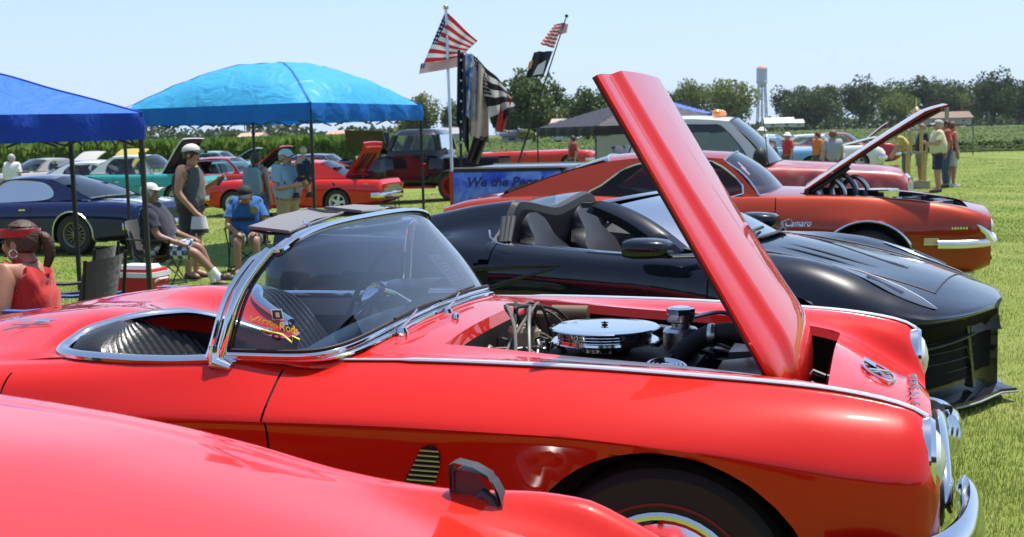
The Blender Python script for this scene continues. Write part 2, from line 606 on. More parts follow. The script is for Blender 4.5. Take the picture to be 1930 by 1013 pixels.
# ================================================================== fields, fence, trees, houses, water tower
def soft_leaf(name, c1, c2, transl=.35, rough=.6):
    m = bpy.data.materials.new(name); m.use_nodes = True
    nt = m.node_tree; b = nt.nodes['Principled BSDF']; out = nt.nodes['Material Output']
    tc = nt.nodes.new('ShaderNodeTexCoord'); n = nt.nodes.new('ShaderNodeTexNoise'); n.inputs['Scale'].default_value = .9; n.inputs['Detail'].default_value = 6
    nt.links.new(tc.outputs['Object'], n.inputs['Vector'])
    r = nt.nodes.new('ShaderNodeValToRGB'); r.color_ramp.elements[0].position = .35; r.color_ramp.elements[0].color = (*c1, 1); r.color_ramp.elements[1].position = .65; r.color_ramp.elements[1].color = (*c2, 1)
    nt.links.new(n.outputs['Fac'], r.inputs['Fac']); nt.links.new(r.outputs[0], b.inputs['Base Color'])
    b.inputs['Roughness'].default_value = rough; b.inputs['Specular IOR Level'].default_value = .25
    tr = nt.nodes.new('ShaderNodeBsdfTranslucent'); nt.links.new(r.outputs[0], tr.inputs[0])
    mx = nt.nodes.new('ShaderNodeMixShader'); mx.inputs[0].default_value = transl
    nt.links.new(b.outputs[0], mx.inputs[1]); nt.links.new(tr.outputs[0], mx.inputs[2]); nt.links.new(mx.outputs[0], out.inputs[0])
    return m

def tri_cloud(name, V, F, m, parent=None, kind=None, smoothed=False):
    me = bpy.data.meshes.new(name)
    V = np.asarray(V, np.float32).reshape(-1, 3); F = np.asarray(F, np.int32)
    me.vertices.add(len(V)); me.vertices.foreach_set('co', V.ravel())
    k = F.shape[1]
    me.loops.add(F.size); me.loops.foreach_set('vertex_index', F.ravel())
    me.polygons.add(len(F)); me.polygons.foreach_set('loop_start', np.arange(0, F.size, k, dtype=np.int32))
    me.materials.append(m); me.update(calc_edges=True)
    o = bpy.data.objects.new(name, me); COL.objects.link(o)
    if parent: o.parent = parent
    if kind: o['kind'] = kind
    return o

rs = np.random.RandomState(3)
# --- blades of the show field's turf, where the photograph is near enough to tell them
def blades(name, n, xr, yr, h, w, m, power=1.6, mask=None):
    u = rs.rand(n); y = (yr[0] ** (1 - power) + u * (yr[1] ** (1 - power) - yr[0] ** (1 - power))) ** (1 / (1 - power))
    x = xr[0] + (xr[1] - xr[0]) * rs.rand(n)
    if callable(mask):
        k = mask(x, y); x, y = x[k], y[k]
    n = len(x)
    cl = np.sin(x * 3.1 + 1.3 * np.sin(y * 2.3)) * np.cos(y * 2.7 + x) * .5 + .5
    hh = h * (.45 + .9 * rs.rand(n)) * (.6 + .7 * cl); a = rs.rand(n) * 2 * np.pi
    z = np.array([ground_z(p, q) for p, q in zip(x, y)])
    lean = .7 * hh * rs.rand(n); b = rs.rand(n) * 2 * np.pi
    V = np.zeros((n, 3, 3))
    ww = w * (.6 + .8 * rs.rand(n)) * np.maximum(1, (y / 9) ** .7)
    V[:, 0] = np.stack([x - ww * np.cos(a), y - ww * np.sin(a), z - .004], 1); V[:, 1] = np.stack([x + ww * np.cos(a), y + ww * np.sin(a), z - .004], 1)
    V[:, 2] = np.stack([x + lean * np.cos(b), y + lean * np.sin(b), z + hh], 1)
    return tri_cloud(name, V, np.arange(3 * n).reshape(-1, 3), m, kind='stuff')
TURF = soft_leaf('turf blades', (.14, .215, .034), (.36, .37, .11), .35)
blades('grass', 330000, (.9, 8.5), (3.3, 24), .026, .0021, TURF, 1.9)
blades('grass', 120000, (2.5, 22), (16, 60), .02, .005, TURF, 1.7, lambda x, y: x > .12 * y)
blades('grass', 150000, (-9.5, 1.0), (6, 40), .024, .0045, TURF, 1.4)

# --- maize on the left, low beans on the right
MAIZE = soft_leaf('maize leaves', (.10, .19, .025), (.22, .33, .06), .35)
n = 9000
yy = 92 + 60 * rs.rand(n) ** 2; xx = (-.55 + .50 * rs.rand(n)) * yy * 1.0
yy = 92 + np.round((yy - 92) / .9) * .9
V = []; F = []
for i in range(n):
    x, y = xx[i], yy[i]; h = 1.85 + .35 * rs.rand()
    for k in range(6):
        a = rs.rand() * 2 * pi; z0 = -.42 + h * (.15 + .13 * k); L = .75 * (1 - .06 * k) ; w = .075
        dx, dy = cos(a), sin(a)
        V += [(x - dy * w, y + dx * w, z0), (x + dy * w, y - dx * w, z0), (x + dx * L * .55, y + dy * L * .55, z0 + .55), (x + dx * L, y + dy * L, z0 + .15)]
        F.append((len(V) - 4, len(V) - 3, len(V) - 2)); F.append((len(V) - 4, len(V) - 2, len(V) - 1))
tri_cloud('maize_field', V, F, MAIZE, kind='stuff')
CROPG = ground_mat('crop field ground', [(.04, .08, .014), (.075, .125, .022), (.11, .16, .035)], .8, .2)
def strip(name, pts, m, z):
    o = MB().add([(x, y, z) for x, y in pts], [tuple(range(len(pts)))], m).build(name, smoothed=False)
    return tag(o, kind='structure')
strip('maize_ground', [(-60, 90), (-4, 90), (-10, 300), (-170, 300)], CROPG, -.36)
strip('bean_ground', [(-4, 72), (75, 66), (330, 420), (-30, 420)], CROPG, -.12)
strip('far_meadow', [(-300, 300.5), (-8.5, 300.5), (-24, 420.5), (600, 420.5), (900, 1500), (-900, 1500)], ground_mat('distant meadow', [(.05, .08, .02), (.09, .12, .03), (.13, .14, .05)], .1, .2), -.10)
BEAN = soft_leaf('bean leaves', (.050, .095, .017), (.11, .165, .035), .3)
n = 60000
u = rs.rand(n); yy = 1 / (1 / 68. + u * (1 / 330. - 1 / 68.)); xx = (-.05 + .62 * rs.rand(n)) * yy
yy = np.round(yy / .76) * .76 + .16 * rs.randn(n)
k = yy > 67 + .0 * xx; xx, yy = xx[k], yy[k]; n = len(xx)
a = rs.rand(n) * 2 * np.pi; s_ = (.11 + .08 * rs.rand(n)) * np.sqrt(yy / 68)
zz = -.12 + .15 + .5 * rs.rand(n) ** .7
V = np.zeros((n, 4, 3))
for j in range(4):
    t = a + j * np.pi / 2
    V[:, j] = np.stack([xx + s_ * np.cos(t), yy + s_ * np.sin(t), zz + s_ * .5 * np.sin(t * 2 + a)], 1)
tri_cloud('bean_field', V, np.arange(4 * n).reshape(-1, 4), BEAN, kind='stuff')

# --- wire fence along the beans
FP = mat('fence post grey', (.16, .16, .15), .6, .4)
T = thing('fence', 'thin wire fence on slender grey posts along the edge of the bean field', 'fence', (0, 0, 0))
fp = lambda k: Vector((14.0 + 3.1 * k, 63.5 - .38 * k, -.16))
post = None
for k in range(17):
    if post is None:
        post = MB().tube([(0, 0, -.1), (0, 0, 1.5)], .030, FP, 7).lathe([(.04, 1.5), (.03, 1.54), (.001, 1.55)], FP, 7).build('post', T)
    else:
        post = place_copy(post, parent=T)
    post.location = fp(k)
m = MB()
for h in (.15, .45, .75, 1.05, 1.42):
    m.tube([fp(k) + Vector((0, 0, h)) for k in range(17)], .006, FP, 4)
for k in range(16 * 10):
    p = fp(k / 10); m.tube([p, p + Vector((.31, -.04, 1.42))], .0035, FP, 3); m.tube([p + Vector((.31, -.04, 0)), p + Vector((0, 0, 1.42))], .0035, FP, 3)
tag(m.build('wire_mesh', T), kind='stuff')

# --- trees
BARK = mat('bark', (.07, .055, .04), .9, noise=.3)
LEAFS = [soft_leaf('leaves deep', (.034, .062, .020), (.078, .120, .036), .3), soft_leaf('leaves mid', (.055, .092, .024), (.115, .165, .042), .35), soft_leaf('leaves light', (.10, .145, .026), (.21, .25, .055), .4)]
def make_tree(px, pbase, ptop, depth, wpx, leaf, label, seed, shape='round', group='trees beyond the fields', n=5200, label_cat='tree'):
    r = np.random.RandomState(seed)
    b = at_depth(px, pbase, depth); t = at_depth(px, ptop, depth)
    H = t.z - b.z; R = wpx * 1.14 / 1450 * depth / 2
    T = thing('conifer' if shape == 'cone' else 'tree', label, label_cat, (b.x, b.y, b.z), r.rand() * 6.28, group)
    m = MB(); m.tube([(0, 0, -.3), (.03 * H * r.randn() * .3, 0, H * .25), (.02 * H * r.randn(), .02 * H * r.randn(), H * .55)], [H * .028, H * .020, H * .008], BARK, 7)
    for k in range(6):
        a = r.rand() * 6.28; z0 = H * (.2 + .06 * k)
        m.tube([(0, 0, z0), (R * .4 * cos(a), R * .4 * sin(a), z0 + H * .14), (R * .75 * cos(a), R * .75 * sin(a), z0 + H * .22)], [H * .010, H * .007, H * .003], BARK, 5)
    m.build('trunk', T)
    # clumps of leaves spread through an uneven crown
    if shape == 'cone':
        nc = 46; cz = r.rand(nc); ca = r.rand(nc) * 6.28; cr = R * (1 - cz) * np.sqrt(r.rand(nc))
        C_ = np.stack([cr * np.cos(ca), cr * np.sin(ca), H * (.08 + .90 * cz)], 1); cs = R * (.30 - .18 * cz)
    else:
        nc = 60
        d = r.randn(nc, 3); d /= np.linalg.norm(d, axis=1)[:, None]; q = r.rand(nc) ** .45
        C_ = d * q[:, None] * np.array([R * .85, R * .85, H * .42]); C_[:, 2] += H * .54
        C_[:, 2] = np.maximum(C_[:, 2], H * .10)
        cs = R * (.20 + .22 * r.rand(nc))
    w = cs ** 2 / (cs ** 2).sum()
    idx = r.choice(nc, n, p=w)
    d = r.randn(n, 3); d /= np.linalg.norm(d, axis=1)[:, None]
    P = C_[idx] + d * (cs[idx] * (.55 + .5 * r.rand(n)))[:, None]
    s = R * .050 * (.6 + .9 * r.rand(n))
    nrm = d * .7 + r.randn(n, 3) * .5; nrm /= np.linalg.norm(nrm, axis=1)[:, None]
    ta = np.cross(nrm, r.randn(n, 3)); ta /= np.linalg.norm(ta, axis=1)[:, None]; tb = np.cross(nrm, ta)
    V = np.stack([P + ta * s[:, None], P + tb * s[:, None] * .7, P - ta * s[:, None], P - tb * s[:, None] * .7], 1)
    tri_cloud('crown', V, np.arange(4 * n).reshape(-1, 4), leaf, T)
    return T
TL = [  # px, base, top, depth, width, leaf, label
    (812, 128, 84, 330, 46, 2, 'pale green round tree just left of the water tower'),
    (856, 131, 80, 320, 58, 2, 'broad light green tree, largest of the pair under the water tower'),
    (930, 131, 86, 345, 46, 0, 'dark round tree right of the water tower'),
    (945, 132, 96, 325, 62, 0, 'low dark spreading tree above the white shed'),
    (968, 131, 80, 340, 46, 1, 'tall mid green tree behind the low dark one'),
    (1008, 131, 72, 315, 46, 0, 'tallest dark slender oak in the middle of the distant tree row'),
    (1045, 131, 80, 345, 48, 1, 'mid green tree left of the golden trophy top'),
    (1052, 130, 96, 320, 40, 2, 'low pale tree below the mid green one behind the raised orange hood'),
    (1088, 130, 76, 345, 52, 0, 'dark tree above the brown-roofed farmhouse, left one'),
    (1118, 130, 80, 350, 46, 1, 'mid green tree above the brown-roofed farmhouse, right one'),
    (1140, 130, 88, 330, 30, 2, 'small pale tree right of the farmhouse roof'),
    (1165, 129, 70, 310, 58, 0, 'big dark tree standing alone near the right edge'),
    (1195, 129, 78, 318, 46, 0, 'dark tree cut by the right edge of the photo'),
    (1225, 129, 76, 318, 50, 1, 'mid green tree just past the right edge'),
    (626, 152, 76, 150, 84, 1, 'big leafy tree behind the crossed flags'),
    (690, 150, 84, 165, 60, 1, 'leafy tree behind the black canopy'),
    (596, 150, 100, 170, 40, 0, 'dark small tree between the flags and the big leafy tree'),
    (492, 152, 96, 190, 50, 2, 'pale green tree at the right end of the light blue canopy'),
    (540, 152, 102, 190, 46, 1, 'mid green tree behind the silver flag pole'),
    (730, 150, 96, 175, 52, 2, 'pale tree half hidden by the raised red hood'),
    (770, 149, 92, 200, 52, 0, 'dark tree hidden behind the raised red hood'),
]
for i, (px, pb, pt, d, w, lf, lb) in enumerate(TL):
    make_tree(px, pb, pt, d, w, LEAFS[lf], lb, 20 + i)
for i, (px, pb, pt, d, w, lb) in enumerate([(972, 133, 117, 300, 11, 'small cone-shaped evergreen, left of the pair'), (983, 133, 107, 300, 14, 'small cone-shaped evergreen, taller one of the pair')]):
    make_tree(px, pb, pt, d, w, LEAFS[1], lb, 70 + i, 'cone', n=1500)
# low woods far off on the left and a bush
def woods(name, pts, leaf, n, hgt, seed, wid=14):
    r = np.random.RandomState(seed); k = r.rand(n) * (len(pts) - 1); i = k.astype(int); f = (k - i)[:, None]
    A = np.array(pts, float); P = A[i] * (1 - f) + A[i + 1] * f
    hh = hgt * (.65 + .35 * np.sin(k * 7.3) * np.sin(k * 3.1 + 1) + .15 * np.sin(k * 23))
    z = r.rand(n) ** .8
    P = np.stack([P[:, 0] + r.randn(n) * wid * .2, P[:, 1] + r.randn(n) * wid * .4, P[:, 2] + z * hh], 1)
    s = .35 + .4 * r.rand(n); d = r.randn(n, 3); d /= np.linalg.norm(d, axis=1)[:, None]
    ta = np.cross(d, r.randn(n, 3)); ta /= np.linalg.norm(ta, axis=1)[:, None]; tb = np.cross(d, ta)
    V = np.stack([P + ta * s[:, None], P + tb * s[:, None], P - ta * s[:, None], P - tb * s[:, None]], 1)
    return tri_cloud(name, V, np.arange(4 * n).reshape(-1, 4), leaf, kind='stuff')
woods('far_woods', [(-170, 330, -.4), (-120, 330, -.4), (-60, 330, -.4), (-25, 340, -.4)], LEAFS[0], 9000, 6.5, 5)
woods('far_woods', [(30, 380, -.2), (70, 385, -.2), (110, 380, -.2), (150, 372, -.2), (180, 360, -.2)], LEAFS[0], 9000, 5.5, 6)
# trees added unseen behind the camera to darken reflections in paint and glass
woods('added_reflection_trees', [(60, -30, 0), (25, -34, 0), (-10, -36, 0), (-45, -30, 0), (-60, -10, 0)], LEAFS[0], 26000, 10.5, 9, 5)
b = at_depth(617, 150, 110)
T = thing('bush', 'round light green bush on the meadow in front of the big leafy tree', 'bush', (b.x, b.y, b.z))
r_ = np.random.RandomState(4); n = 900; d = r_.randn(n, 3); d /= np.linalg.norm(d, axis=1)[:, None]; P = d * np.array([.8, .8, .55]) * (.6 + .4 * r_.rand(n, 1)); P[:, 2] += .5
ta = np.cross(d, r_.randn(n, 3)); ta /= np.linalg.norm(ta, axis=1)[:, None]; tb = np.cross(d, ta)
V = np.stack([P + .1 * ta, P + .07 * tb, P - .1 * ta, P - .07 * tb], 1)
tri_cloud('foliage', V, np.arange(4 * n).reshape(-1, 4), LEAFS[2], T)

# --- buildings
def house(px, pb, depth, wpx, hpx, roofc, wallc, label, name='house', roofh=.5, deep=8):
    b = at_depth(px, pb, depth); W = wpx / 1450 * depth; H = hpx / 1450 * depth
    T = thing(name, label, 'house' if name == 'house' else 'shed', (b.x, b.y, b.z), -.12)
    wm = mat('siding %.2f %.2f' % (wallc[0], wallc[2]), wallc, .7); rm = mat('roofing %.2f %.2f' % (roofc[0], roofc[2]), roofc, .8, noise=.2)
    wh = H * (1 - roofh)
    MB().box((0, deep / 2, wh / 2), (W * .94, deep * .92, wh), wm).build('wall', T, smoothed=False)
    MB().add([(-W / 2, -.4, wh), (W / 2, -.4, wh), (W / 2, deep / 2, H), (-W / 2, deep / 2, H), (-W / 2, deep + .4, wh), (W / 2, deep + .4, wh)], [(0, 1, 2, 3), (3, 2, 5, 4), (0, 3, 4), (1, 5, 2)], rm).build('roof', T, smoothed=False)
    k = max(1, int(W / 3.2))
    for i in range(k):
        x = (i + .5) / k * W * .9 - W * .45
        f = MB().box((x, deep * .04 - .03, wh * .52), (1.1, .08, wh * .42), WHITE).build('window', T, smoothed=False)
        MB().box((x, deep * .04 - .08, wh * .52), (.9, .02, wh * .34), GLASSD).build('pane', f, smoothed=False)
    return T
house(1112, 131, 300, 56, 15, (.20, .14, .11), (.42, .38, .34), 'long low farmhouse with a brown roof under the dark trees', deep=10)
house(914, 134, 290, 36, 11, (.72, .72, .70), (.60, .62, .62), 'white shed with a pale roof below the dark trees', 'shed', .6)
house(936, 134, 295, 14, 9, (.5, .5, .5), (.68, .68, .66), 'small white house beside the pale-roofed shed', deep=6)
house(660, 148, 140, 34, 24, (.42, .34, .28), (.50, .56, .60), 'pale blue house with a tan roof behind the black canopy', roofh=.45, deep=9)
house(520, 150, 180, 40, 15, (.30, .31, .33), (.62, .61, .58), 'white house with a grey roof behind the hot rod pickup', roofh=.5, deep=8)
house(600, 152, 150, 26, 14, (.34, .33, .32), (.62, .58, .52), 'cream house behind the crossed flags', roofh=.5, deep=8)
house(395, 150, 240, 30, 12, (.45, .30, .22), (.55, .45, .35), 'tan house at the far edge of the maize under the light blue canopy', roofh=.5)
house(290, 151, 250, 28, 10, (.50, .33, .25), (.6, .5, .42), 'brick-coloured house at the far edge of the maize', roofh=.5)

# --- water tower
d = 620
b = at_depth(893, 131, d); t = at_depth(893, 60, d); Hh = t.z - b.z; Rt = 6.2 / 1450 * d
T = thing('water_tower', 'pale blue water tower with a faded rusty roof on thin legs above the trees', 'water tower', (b.x, b.y, b.z))
WT = mat('tower tank blue grey', (.46, .52, .60), .5, .2); RT_ = mat('rusty tower roof', (.52, .30, .24), .7)
MB().lathe([(.001, Hh * .60), (Rt * .5, Hh * .61), (Rt * .95, Hh * .66), (Rt, Hh * .70), (Rt, Hh * .91)], WT, 24).build('tank', T)
MB().lathe([(Rt * 1.08, Hh * .91), (Rt * .9, Hh * .935), (.001, Hh * .99)], RT_, 24).build('roof', T)
for k in range(4):
    a = pi / 4 + k * pi / 2
    MB().tube([(Rt * 1.25 * cos(a), Rt * 1.25 * sin(a), 0), (Rt * .85 * cos(a), Rt * .85 * sin(a), Hh * .66)], .35, WT, 6).build('leg', T)
m = MB()
for k in range(4):
    a, c = pi / 4 + k * pi / 2, pi / 4 + (k + 1) * pi / 2
    for z0, z1 in ((.1, .35), (.35, .6)):
        f = lambda a_, z: ((1.25 - .6 * z) * Rt * cos(a_), (1.25 - .6 * z) * Rt * sin(a_), z * Hh)
        m.tube([f(a, z0), f(c, z1)], .12, WT, 4); m.tube([f(c, z0), f(a, z1)], .12, WT, 4)
m.build('cross_bracing', T)
MB().tube([(0, 0, 0), (0, 0, Hh * .62)], .5, WT, 8).build('riser_pipe', T)
MB().tube([((Rt * 1.12) * cos(a), (Rt * 1.12) * sin(a), Hh * .70) for a in np.linspace(0, 2 * pi, 24, endpoint=False)], .18, WT, 4, closed=True).build('walkway', T)
# ================================================================== the red roadster with its hood raised
RED = paint('red enamel', (0.58, 0.014, 0.0065), 0.35)
RED.node_tree.nodes['Principled BSDF'].inputs['Coat IOR'].default_value = 1.42
def red_roadster():
    T = thing('roadster', 'red vintage roadster with chrome windshield, open engine bay and raised red hood', 'car', (0.597, 3.79, 0), -rad(17.0))
    st = [
        (-3.66, [(0, .62), (.25, .62), (.50, .60), (.60, .60), (.66, .59), (.72, .57), (.75, .52), (.75, .48), (.74, .42), (.72, .32), (.55, .28)]),
        (-3.50, [(0, .70), (.28, .70), (.56, .68), (.66, .69), (.72, .68), (.79, .65), (.84, .57), (.84, .53), (.83, .44), (.79, .29), (.6, .24)]),
        (-3.10, [(0, .79), (.30, .79), (.58, .765), (.68, .77), (.745, .765), (.825, .725), (.875, .62), (.875, .58), (.86, .45), (.81, .27), (.6, .21)]),
        (-2.60, [(0, .865), (.32, .868), (.60, .82), (.69, .815), (.75, .81), (.83, .765), (.885, .65), (.885, .61), (.828, .45), (.75, .26), (.55, .2)]),
        (-2.20, [(0, .925), (.33, .935), (.60, .865), (.69, .845), (.755, .83), (.83, .785), (.885, .67), (.883, .63), (.828, .45), (.75, .26), (.55, .2)]),
        (-1.95, [(0, .938), (.33, .958), (.62, .885), (.70, .858), (.75, .845), (.815, .80), (.872, .69), (.868, .65), (.815, .45), (.74, .26), (.55, .2)]),
        (-1.70, [(0, .945), (.35, .965), (.68, .875), (.71, .868), (.745, .855), (.80, .812), (.862, .71), (.848, .675), (.805, .45), (.73, .26), (.55, .2)]),
        (-1.45, [(0, .94), (.35, .95), (.695, .875), (.72, .875), (.748, .865), (.795, .82), (.860, .735), (.838, .700), (.800, .45), (.725, .26), (.55, .2)]),
        (-1.25, [(0, .96), (.35, .95), (.69, .885), (.71, .883), (.735, .875), (.785, .83), (.862, .745), (.838, .710), (.800, .45), (.725, .26), (.55, .2)]),
        (-0.95, [(0, .932), (.28, .928), (.56, .908), (.63, .893), (.675, .880), (.775, .825), (.868, .752), (.840, .715), (.800, .45), (.725, .26), (.55, .2)]),
        (-0.65, [(0, .915), (.25, .912), (.47, .897), (.585, .889), (.665, .884), (.780, .828), (.876, .756), (.850, .718), (.805, .45), (.73, .26), (.55, .2)]),
        (-0.30, [(0, .93), (.25, .92), (.47, .873), (.580, .879), (.665, .880), (.788, .825), (.884, .755), (.872, .718), (.828, .45), (.75, .26), (.55, .2)]),
        (0.08, [(0, .90), (.25, .895), (.47, .850), (.58, .866), (.668, .866), (.792, .815), (.888, .74), (.885, .69), (.828, .45), (.75, .26), (.55, .2)]),
        (0.36, [(0, .838), (.25, .826), (.47, .812), (.58, .845), (.672, .850), (.790, .805), (.882, .71), (.880, .64), (.825, .44), (.75, .28), (.55, .22)]),
        (0.52, [(0, .760), (.24, .752), (.50, .718), (.592, .798), (.680, .828), (.785, .785), (.868, .69), (.866, .62), (.81, .44), (.74, .30), (.55, .25)]),
        (0.60, [(0, .722), (.24, .708), (.515, .668), (.598, .760), (.688, .806), (.780, .770), (.850, .68), (.848, .61), (.82, .45), (.76, .32), (.6, .28)]),
        (0.635, [(0, .704), (.24, .690), (.515, .640), (.600, .720), (.688, .780), (.765, .750), (.825, .67), (.82, .60), (.79, .46), (.73, .34), (.58, .31)]),
        (0.66, [(0, .682), (.22, .665), (.46, .62), (.58, .655), (.68, .69), (.73, .68), (.76, .64), (.76, .58), (.74, .47), (.70, .37), (.56, .34)]),
    ]
    B = Body(st, dx=.03, sub=5)
    def keep(x, a, z, j):
        if j < 2.0:
            if -0.69 < x < 0.385 and not (x > .24 and a > .46): return False          # engine bay
            if -1.97 < x < -0.95: return False         # cockpit
        if -1.95 < x < -1.075 and j >= 4.4: return False   # door
        return True
    b, rings = B.build('body', RED, T, keep, wheels=[(0, .33, .388), (-2.591, .33, .36)], cap0=RED, cap1=BLACK, snapx=(-.69, .385, -.95, -1.97, -1.075, -1.95), angle=40)
    for sd in (-1, 1):
        d, _ = B.build('door', RED, T, lambda x, a, z, j: -1.943 < x < -1.082 and j >= 4.4, snapx=(-1.943, -1.082), wells=False, sides=(sd,))
        MB().tube([(-1.85, sd * .872, .66), (-1.80, sd * .89, .66), (-1.74, sd * .89, .66), (-1.70, sd * .872, .66)], .008, CHROME).build('handle', d)
    # gap backing behind the door seams
    for sd in (-1, 1):
        for xs in (-1.0785, -1.9465):
            m = MB()
            zz = [(.26 + .61 * k / 14) for k in range(15)]
            for a, q in zip(zz[:-1], zz[1:]):
                m.add([(xs - .006, sd * (B.side_y(xs, a) - .006), a), (xs + .006, sd * (B.side_y(xs, a) - .006), a), (xs + .006, sd * (B.side_y(xs, q) - .006), q), (xs - .006, sd * (B.side_y(xs, q) - .006), q)], [(0, 1, 2, 3)], DARK)
            m.build('door_gap', T, smoothed=False)
    # lip that turns down round the engine bay, and the bay itself
    m = MB()
    edge = []
    for sd in (-1, 1):
        xs = np.linspace(-.69, .385, 24)
        row0 = [(x, sd * float(B.sec(x)[2 * B.sub, 0]), float(B.sec(x)[2 * B.sub, 1])) for x in xs]
        row1 = [(x, y - sd * .012, z - .030) for x, y, z in row0]
        row2 = [(x, y + sd * .03, z - .034) for x, y, z in row0]
        m.grid([row0, row1], RED, flip=sd > 0); m.grid([row1, row2], RED, flip=sd > 0)
    for xs, dx in ((-.69, .012), (.385, -.012)):
        q = B.sec(xs)[:2 * B.sub + 1]
        pts = [(xs, -a, z) for a, z in q[::-1]] + [(xs, a, z) for a, z in q[1:]]
        row1 = [(x + dx, y, z - .035) for x, y, z in pts]
        m.grid([pts, row1], RED)
        m.grid([row1, [(x + dx * 1.1, y, z - .40) for x, y, z in pts]], BLACK)
    m.build('engine_bay_lip', T)
    m = MB()
    m.box((-.15, -.60, .58), (1.1, .02, .52), BLACK); m.box((-.15, .60, .58), (1.1, .02, .52), BLACK)
    m.box((-.15, 0, .36), (1.1, 1.2, .02), BLACK); m.box((-.71, 0, .62), (.02, 1.2, .50), BLACK)
    m.build('engine_bay', T, smoothed=False)
    # ---- engine
    m = MB()
    m.lathe([(.001, .800), (.10, .800), (.10, .845), (.192, .848), (.196, .853), (.192, .858), (.170, .858), (.170, .868), (.166, .871), (.170, .874), (.170, .884), (.166, .887), (.170, .890), (.170, .900), (.166, .903), (.170, .906), (.170, .914), (.166, .917), (.196, .920), (.198, .925), (.193, .930), (.15, .934), (.06, .936), (.001, .936)], CHROME, 48)
    a = m.build('air_cleaner', T, angle=25); a.location = (-.318, -.015, .358); a.scale = (.88, .88, .57)
    MB().lathe([(.011, 0), (.011, .006), (.004, .007), (.004, .020), (.001, .021)], BLACK, 10).box((0, 0, .014), (.026, .006, .005), BLACK).build('wing_nut', a).location = (0, 0, .936)
    m = MB()
    m.box((-.31, 0, .62), (.56, .36, .30), BLACK)
    m.box((-.30, 0, .775), (.40, .20, .06), BLACK)
    m.build('engine_block', T, smoothed=False)
    VCV = mat('dark cast cover', (.07, .068, .065), .45, .7, noise=.4)  # covers in dark mottled metal, to keep the engine bay dark
    for sd in (-1, 1):
        m = MB()
        sec = [(-.06, 0), (-.058, .045), (-.03, .068), (.03, .068), (.058, .045), (.06, 0)]
        G = [[(x, sd * .27 + y, .70 + z - .1 * y * sd) for y, z in sec] for x in (-.60, -.59, -.03, -.02)]
        m.grid(G, VCV, flip=True); m.poly(G[0], VCV); m.poly(G[-1][::-1], VCV)
        for k in range(6):
            m.box((-.56 + k * .1, sd * .27, .772), (.07, .09, .008), VCV)
        m.build('valve_cover', T, angle=30)
    # distributor, coil and plug wires at the firewall
    TAN = mat('tan ignition shield', (.42, .34, .22), .45, .3)
    m = MB().lathe([(.05, 0), (.055, .02), (.052, .07), (.045, .085), (.02, .09), (.001, .09)], TAN, 20)
    for k in range(8):
        m.lathe([(.008, .08), (.008, .105), (.001, .106)], BLACK, 8, (.034 * cos(k * pi / 4), .034 * sin(k * pi / 4), 0))
    di = m.build('distributor', T); di.location = (-.60, .03, .79)
    WIRE = mat('grey ignition wire', (.13, .125, .11), .45)
    for k in range(8):
        a = k * pi / 4
        p0 = Vector((-.60 + .034 * cos(a), .03 + .034 * sin(a), .895))
        sd = -1 if k % 2 else 1
        p1 = Vector((-.58 + .035 * (k // 2), sd * (.30 + .03 * (k % 3)), .74))
        mid = (p0 + p1) / 2 + Vector((.01, sd * .03, .055 + .006 * k))
        MB().tube(crom([p0, p0 + Vector((.02 * cos(a), .03 * sin(a), .05)), mid, p1 + Vector((0, 0, .05)), p1], 6), .0055, WIRE if k % 3 else BLACK, 7).build('plug_wire', T)
    m = MB()
    for k in range(26):
        x, y = -.66 + .16 * rnd.random(), -.42 + .9 * rnd.random()
        m.tube(crom([(x, y, .76), (x + .03 * rnd.uniform(-1, 1), y + .04 * rnd.uniform(-1, 1), .83), (x + .09 * rnd.random(), y + .1 * rnd.uniform(-1, 1), .84), (x + .12, y + .1 * rnd.uniform(-1, 1), .76)], 4), rnd.uniform(.003, .006), rnd.choice([WIRE, BLACK, ALU, TAN]), 6)
        if k % 2:
            m.lathe([(.001, 0), (.014, 0), (.014, .02), (.009, .024), (.009, .04), (.001, .042)], rnd.choice([ALU, TAN, BLACK, CHROME]), 10, (x + .04, y, .79))
    m.build('firewall_plumbing', T)
    m = MB()
    for k in range(80):
        x, y = rnd.uniform(-.62, .22), rnd.choice((-1, 1)) * rnd.uniform(.22, .52)
        z = rnd.uniform(.60, .76)
        q_ = rnd.random()
        if q_ < .4: m.tube(crom([(x, y, z), (x + .08 * rnd.random(), y + .05 * rnd.uniform(-1, 1), z + .06), (x + .2, y * .9, z + .02)], 4), rnd.uniform(.004, .010), rnd.choice([BLACK, WIRE, RUBBER, ALU]), 6)
        elif q_ < .7: m.box((x, y, z), (.05, .04, .05), rnd.choice([BLACK, ALU, TAN]), Matrix.Rotation(rnd.random() * 3, 3, 'Z'))
        else: m.lathe([(.001, .05), (.02, .05), (.02, 0), (.012, -.02)], rnd.choice([ALU, CHROME, BLACK]), 9, (x, y, z))
    tag(m.build('engine_fittings', T), kind='stuff')
    for hx in (-.02, .14):
        MB().lathe([(.036, -.012), (.038, 0), (.036, .012)], ALU, 14, axis='x').build('hose_clamp', T).location = (hx + .03, .055, .855)
    m = MB().lathe([(.045, 0), (.05, .01), (.05, .09), (.047, .1), (.001, .1)], mat('old cast iron', (.16, .12, .08), .5, .6, noise=.4), 18).box((0, 0, -.02), (.12, .1, .05), TAN)
    o = m.build('brake_reservoir', T); o.location = (-.62, .38, .77)
    m = MB().lathe([(.028, 0), (.028, .13), (.001, .13)], mat('coil brown', (.24, .17, .10), .35, .5), 16, axis='x')
    o = m.build('ignition_coil', T); o.location = (-.60, .40, .865)
    m = MB().lathe([(.001, 0), (.062, 0), (.068, .006), (.068, .022), (.060, .028), (.001, .030)], CHROME, 28)
    for k in range(3):
        m.lathe([(.052 - .012 * k, .029), (.049 - .012 * k, .033), (.046 - .012 * k, .029)], CHROME, 28)
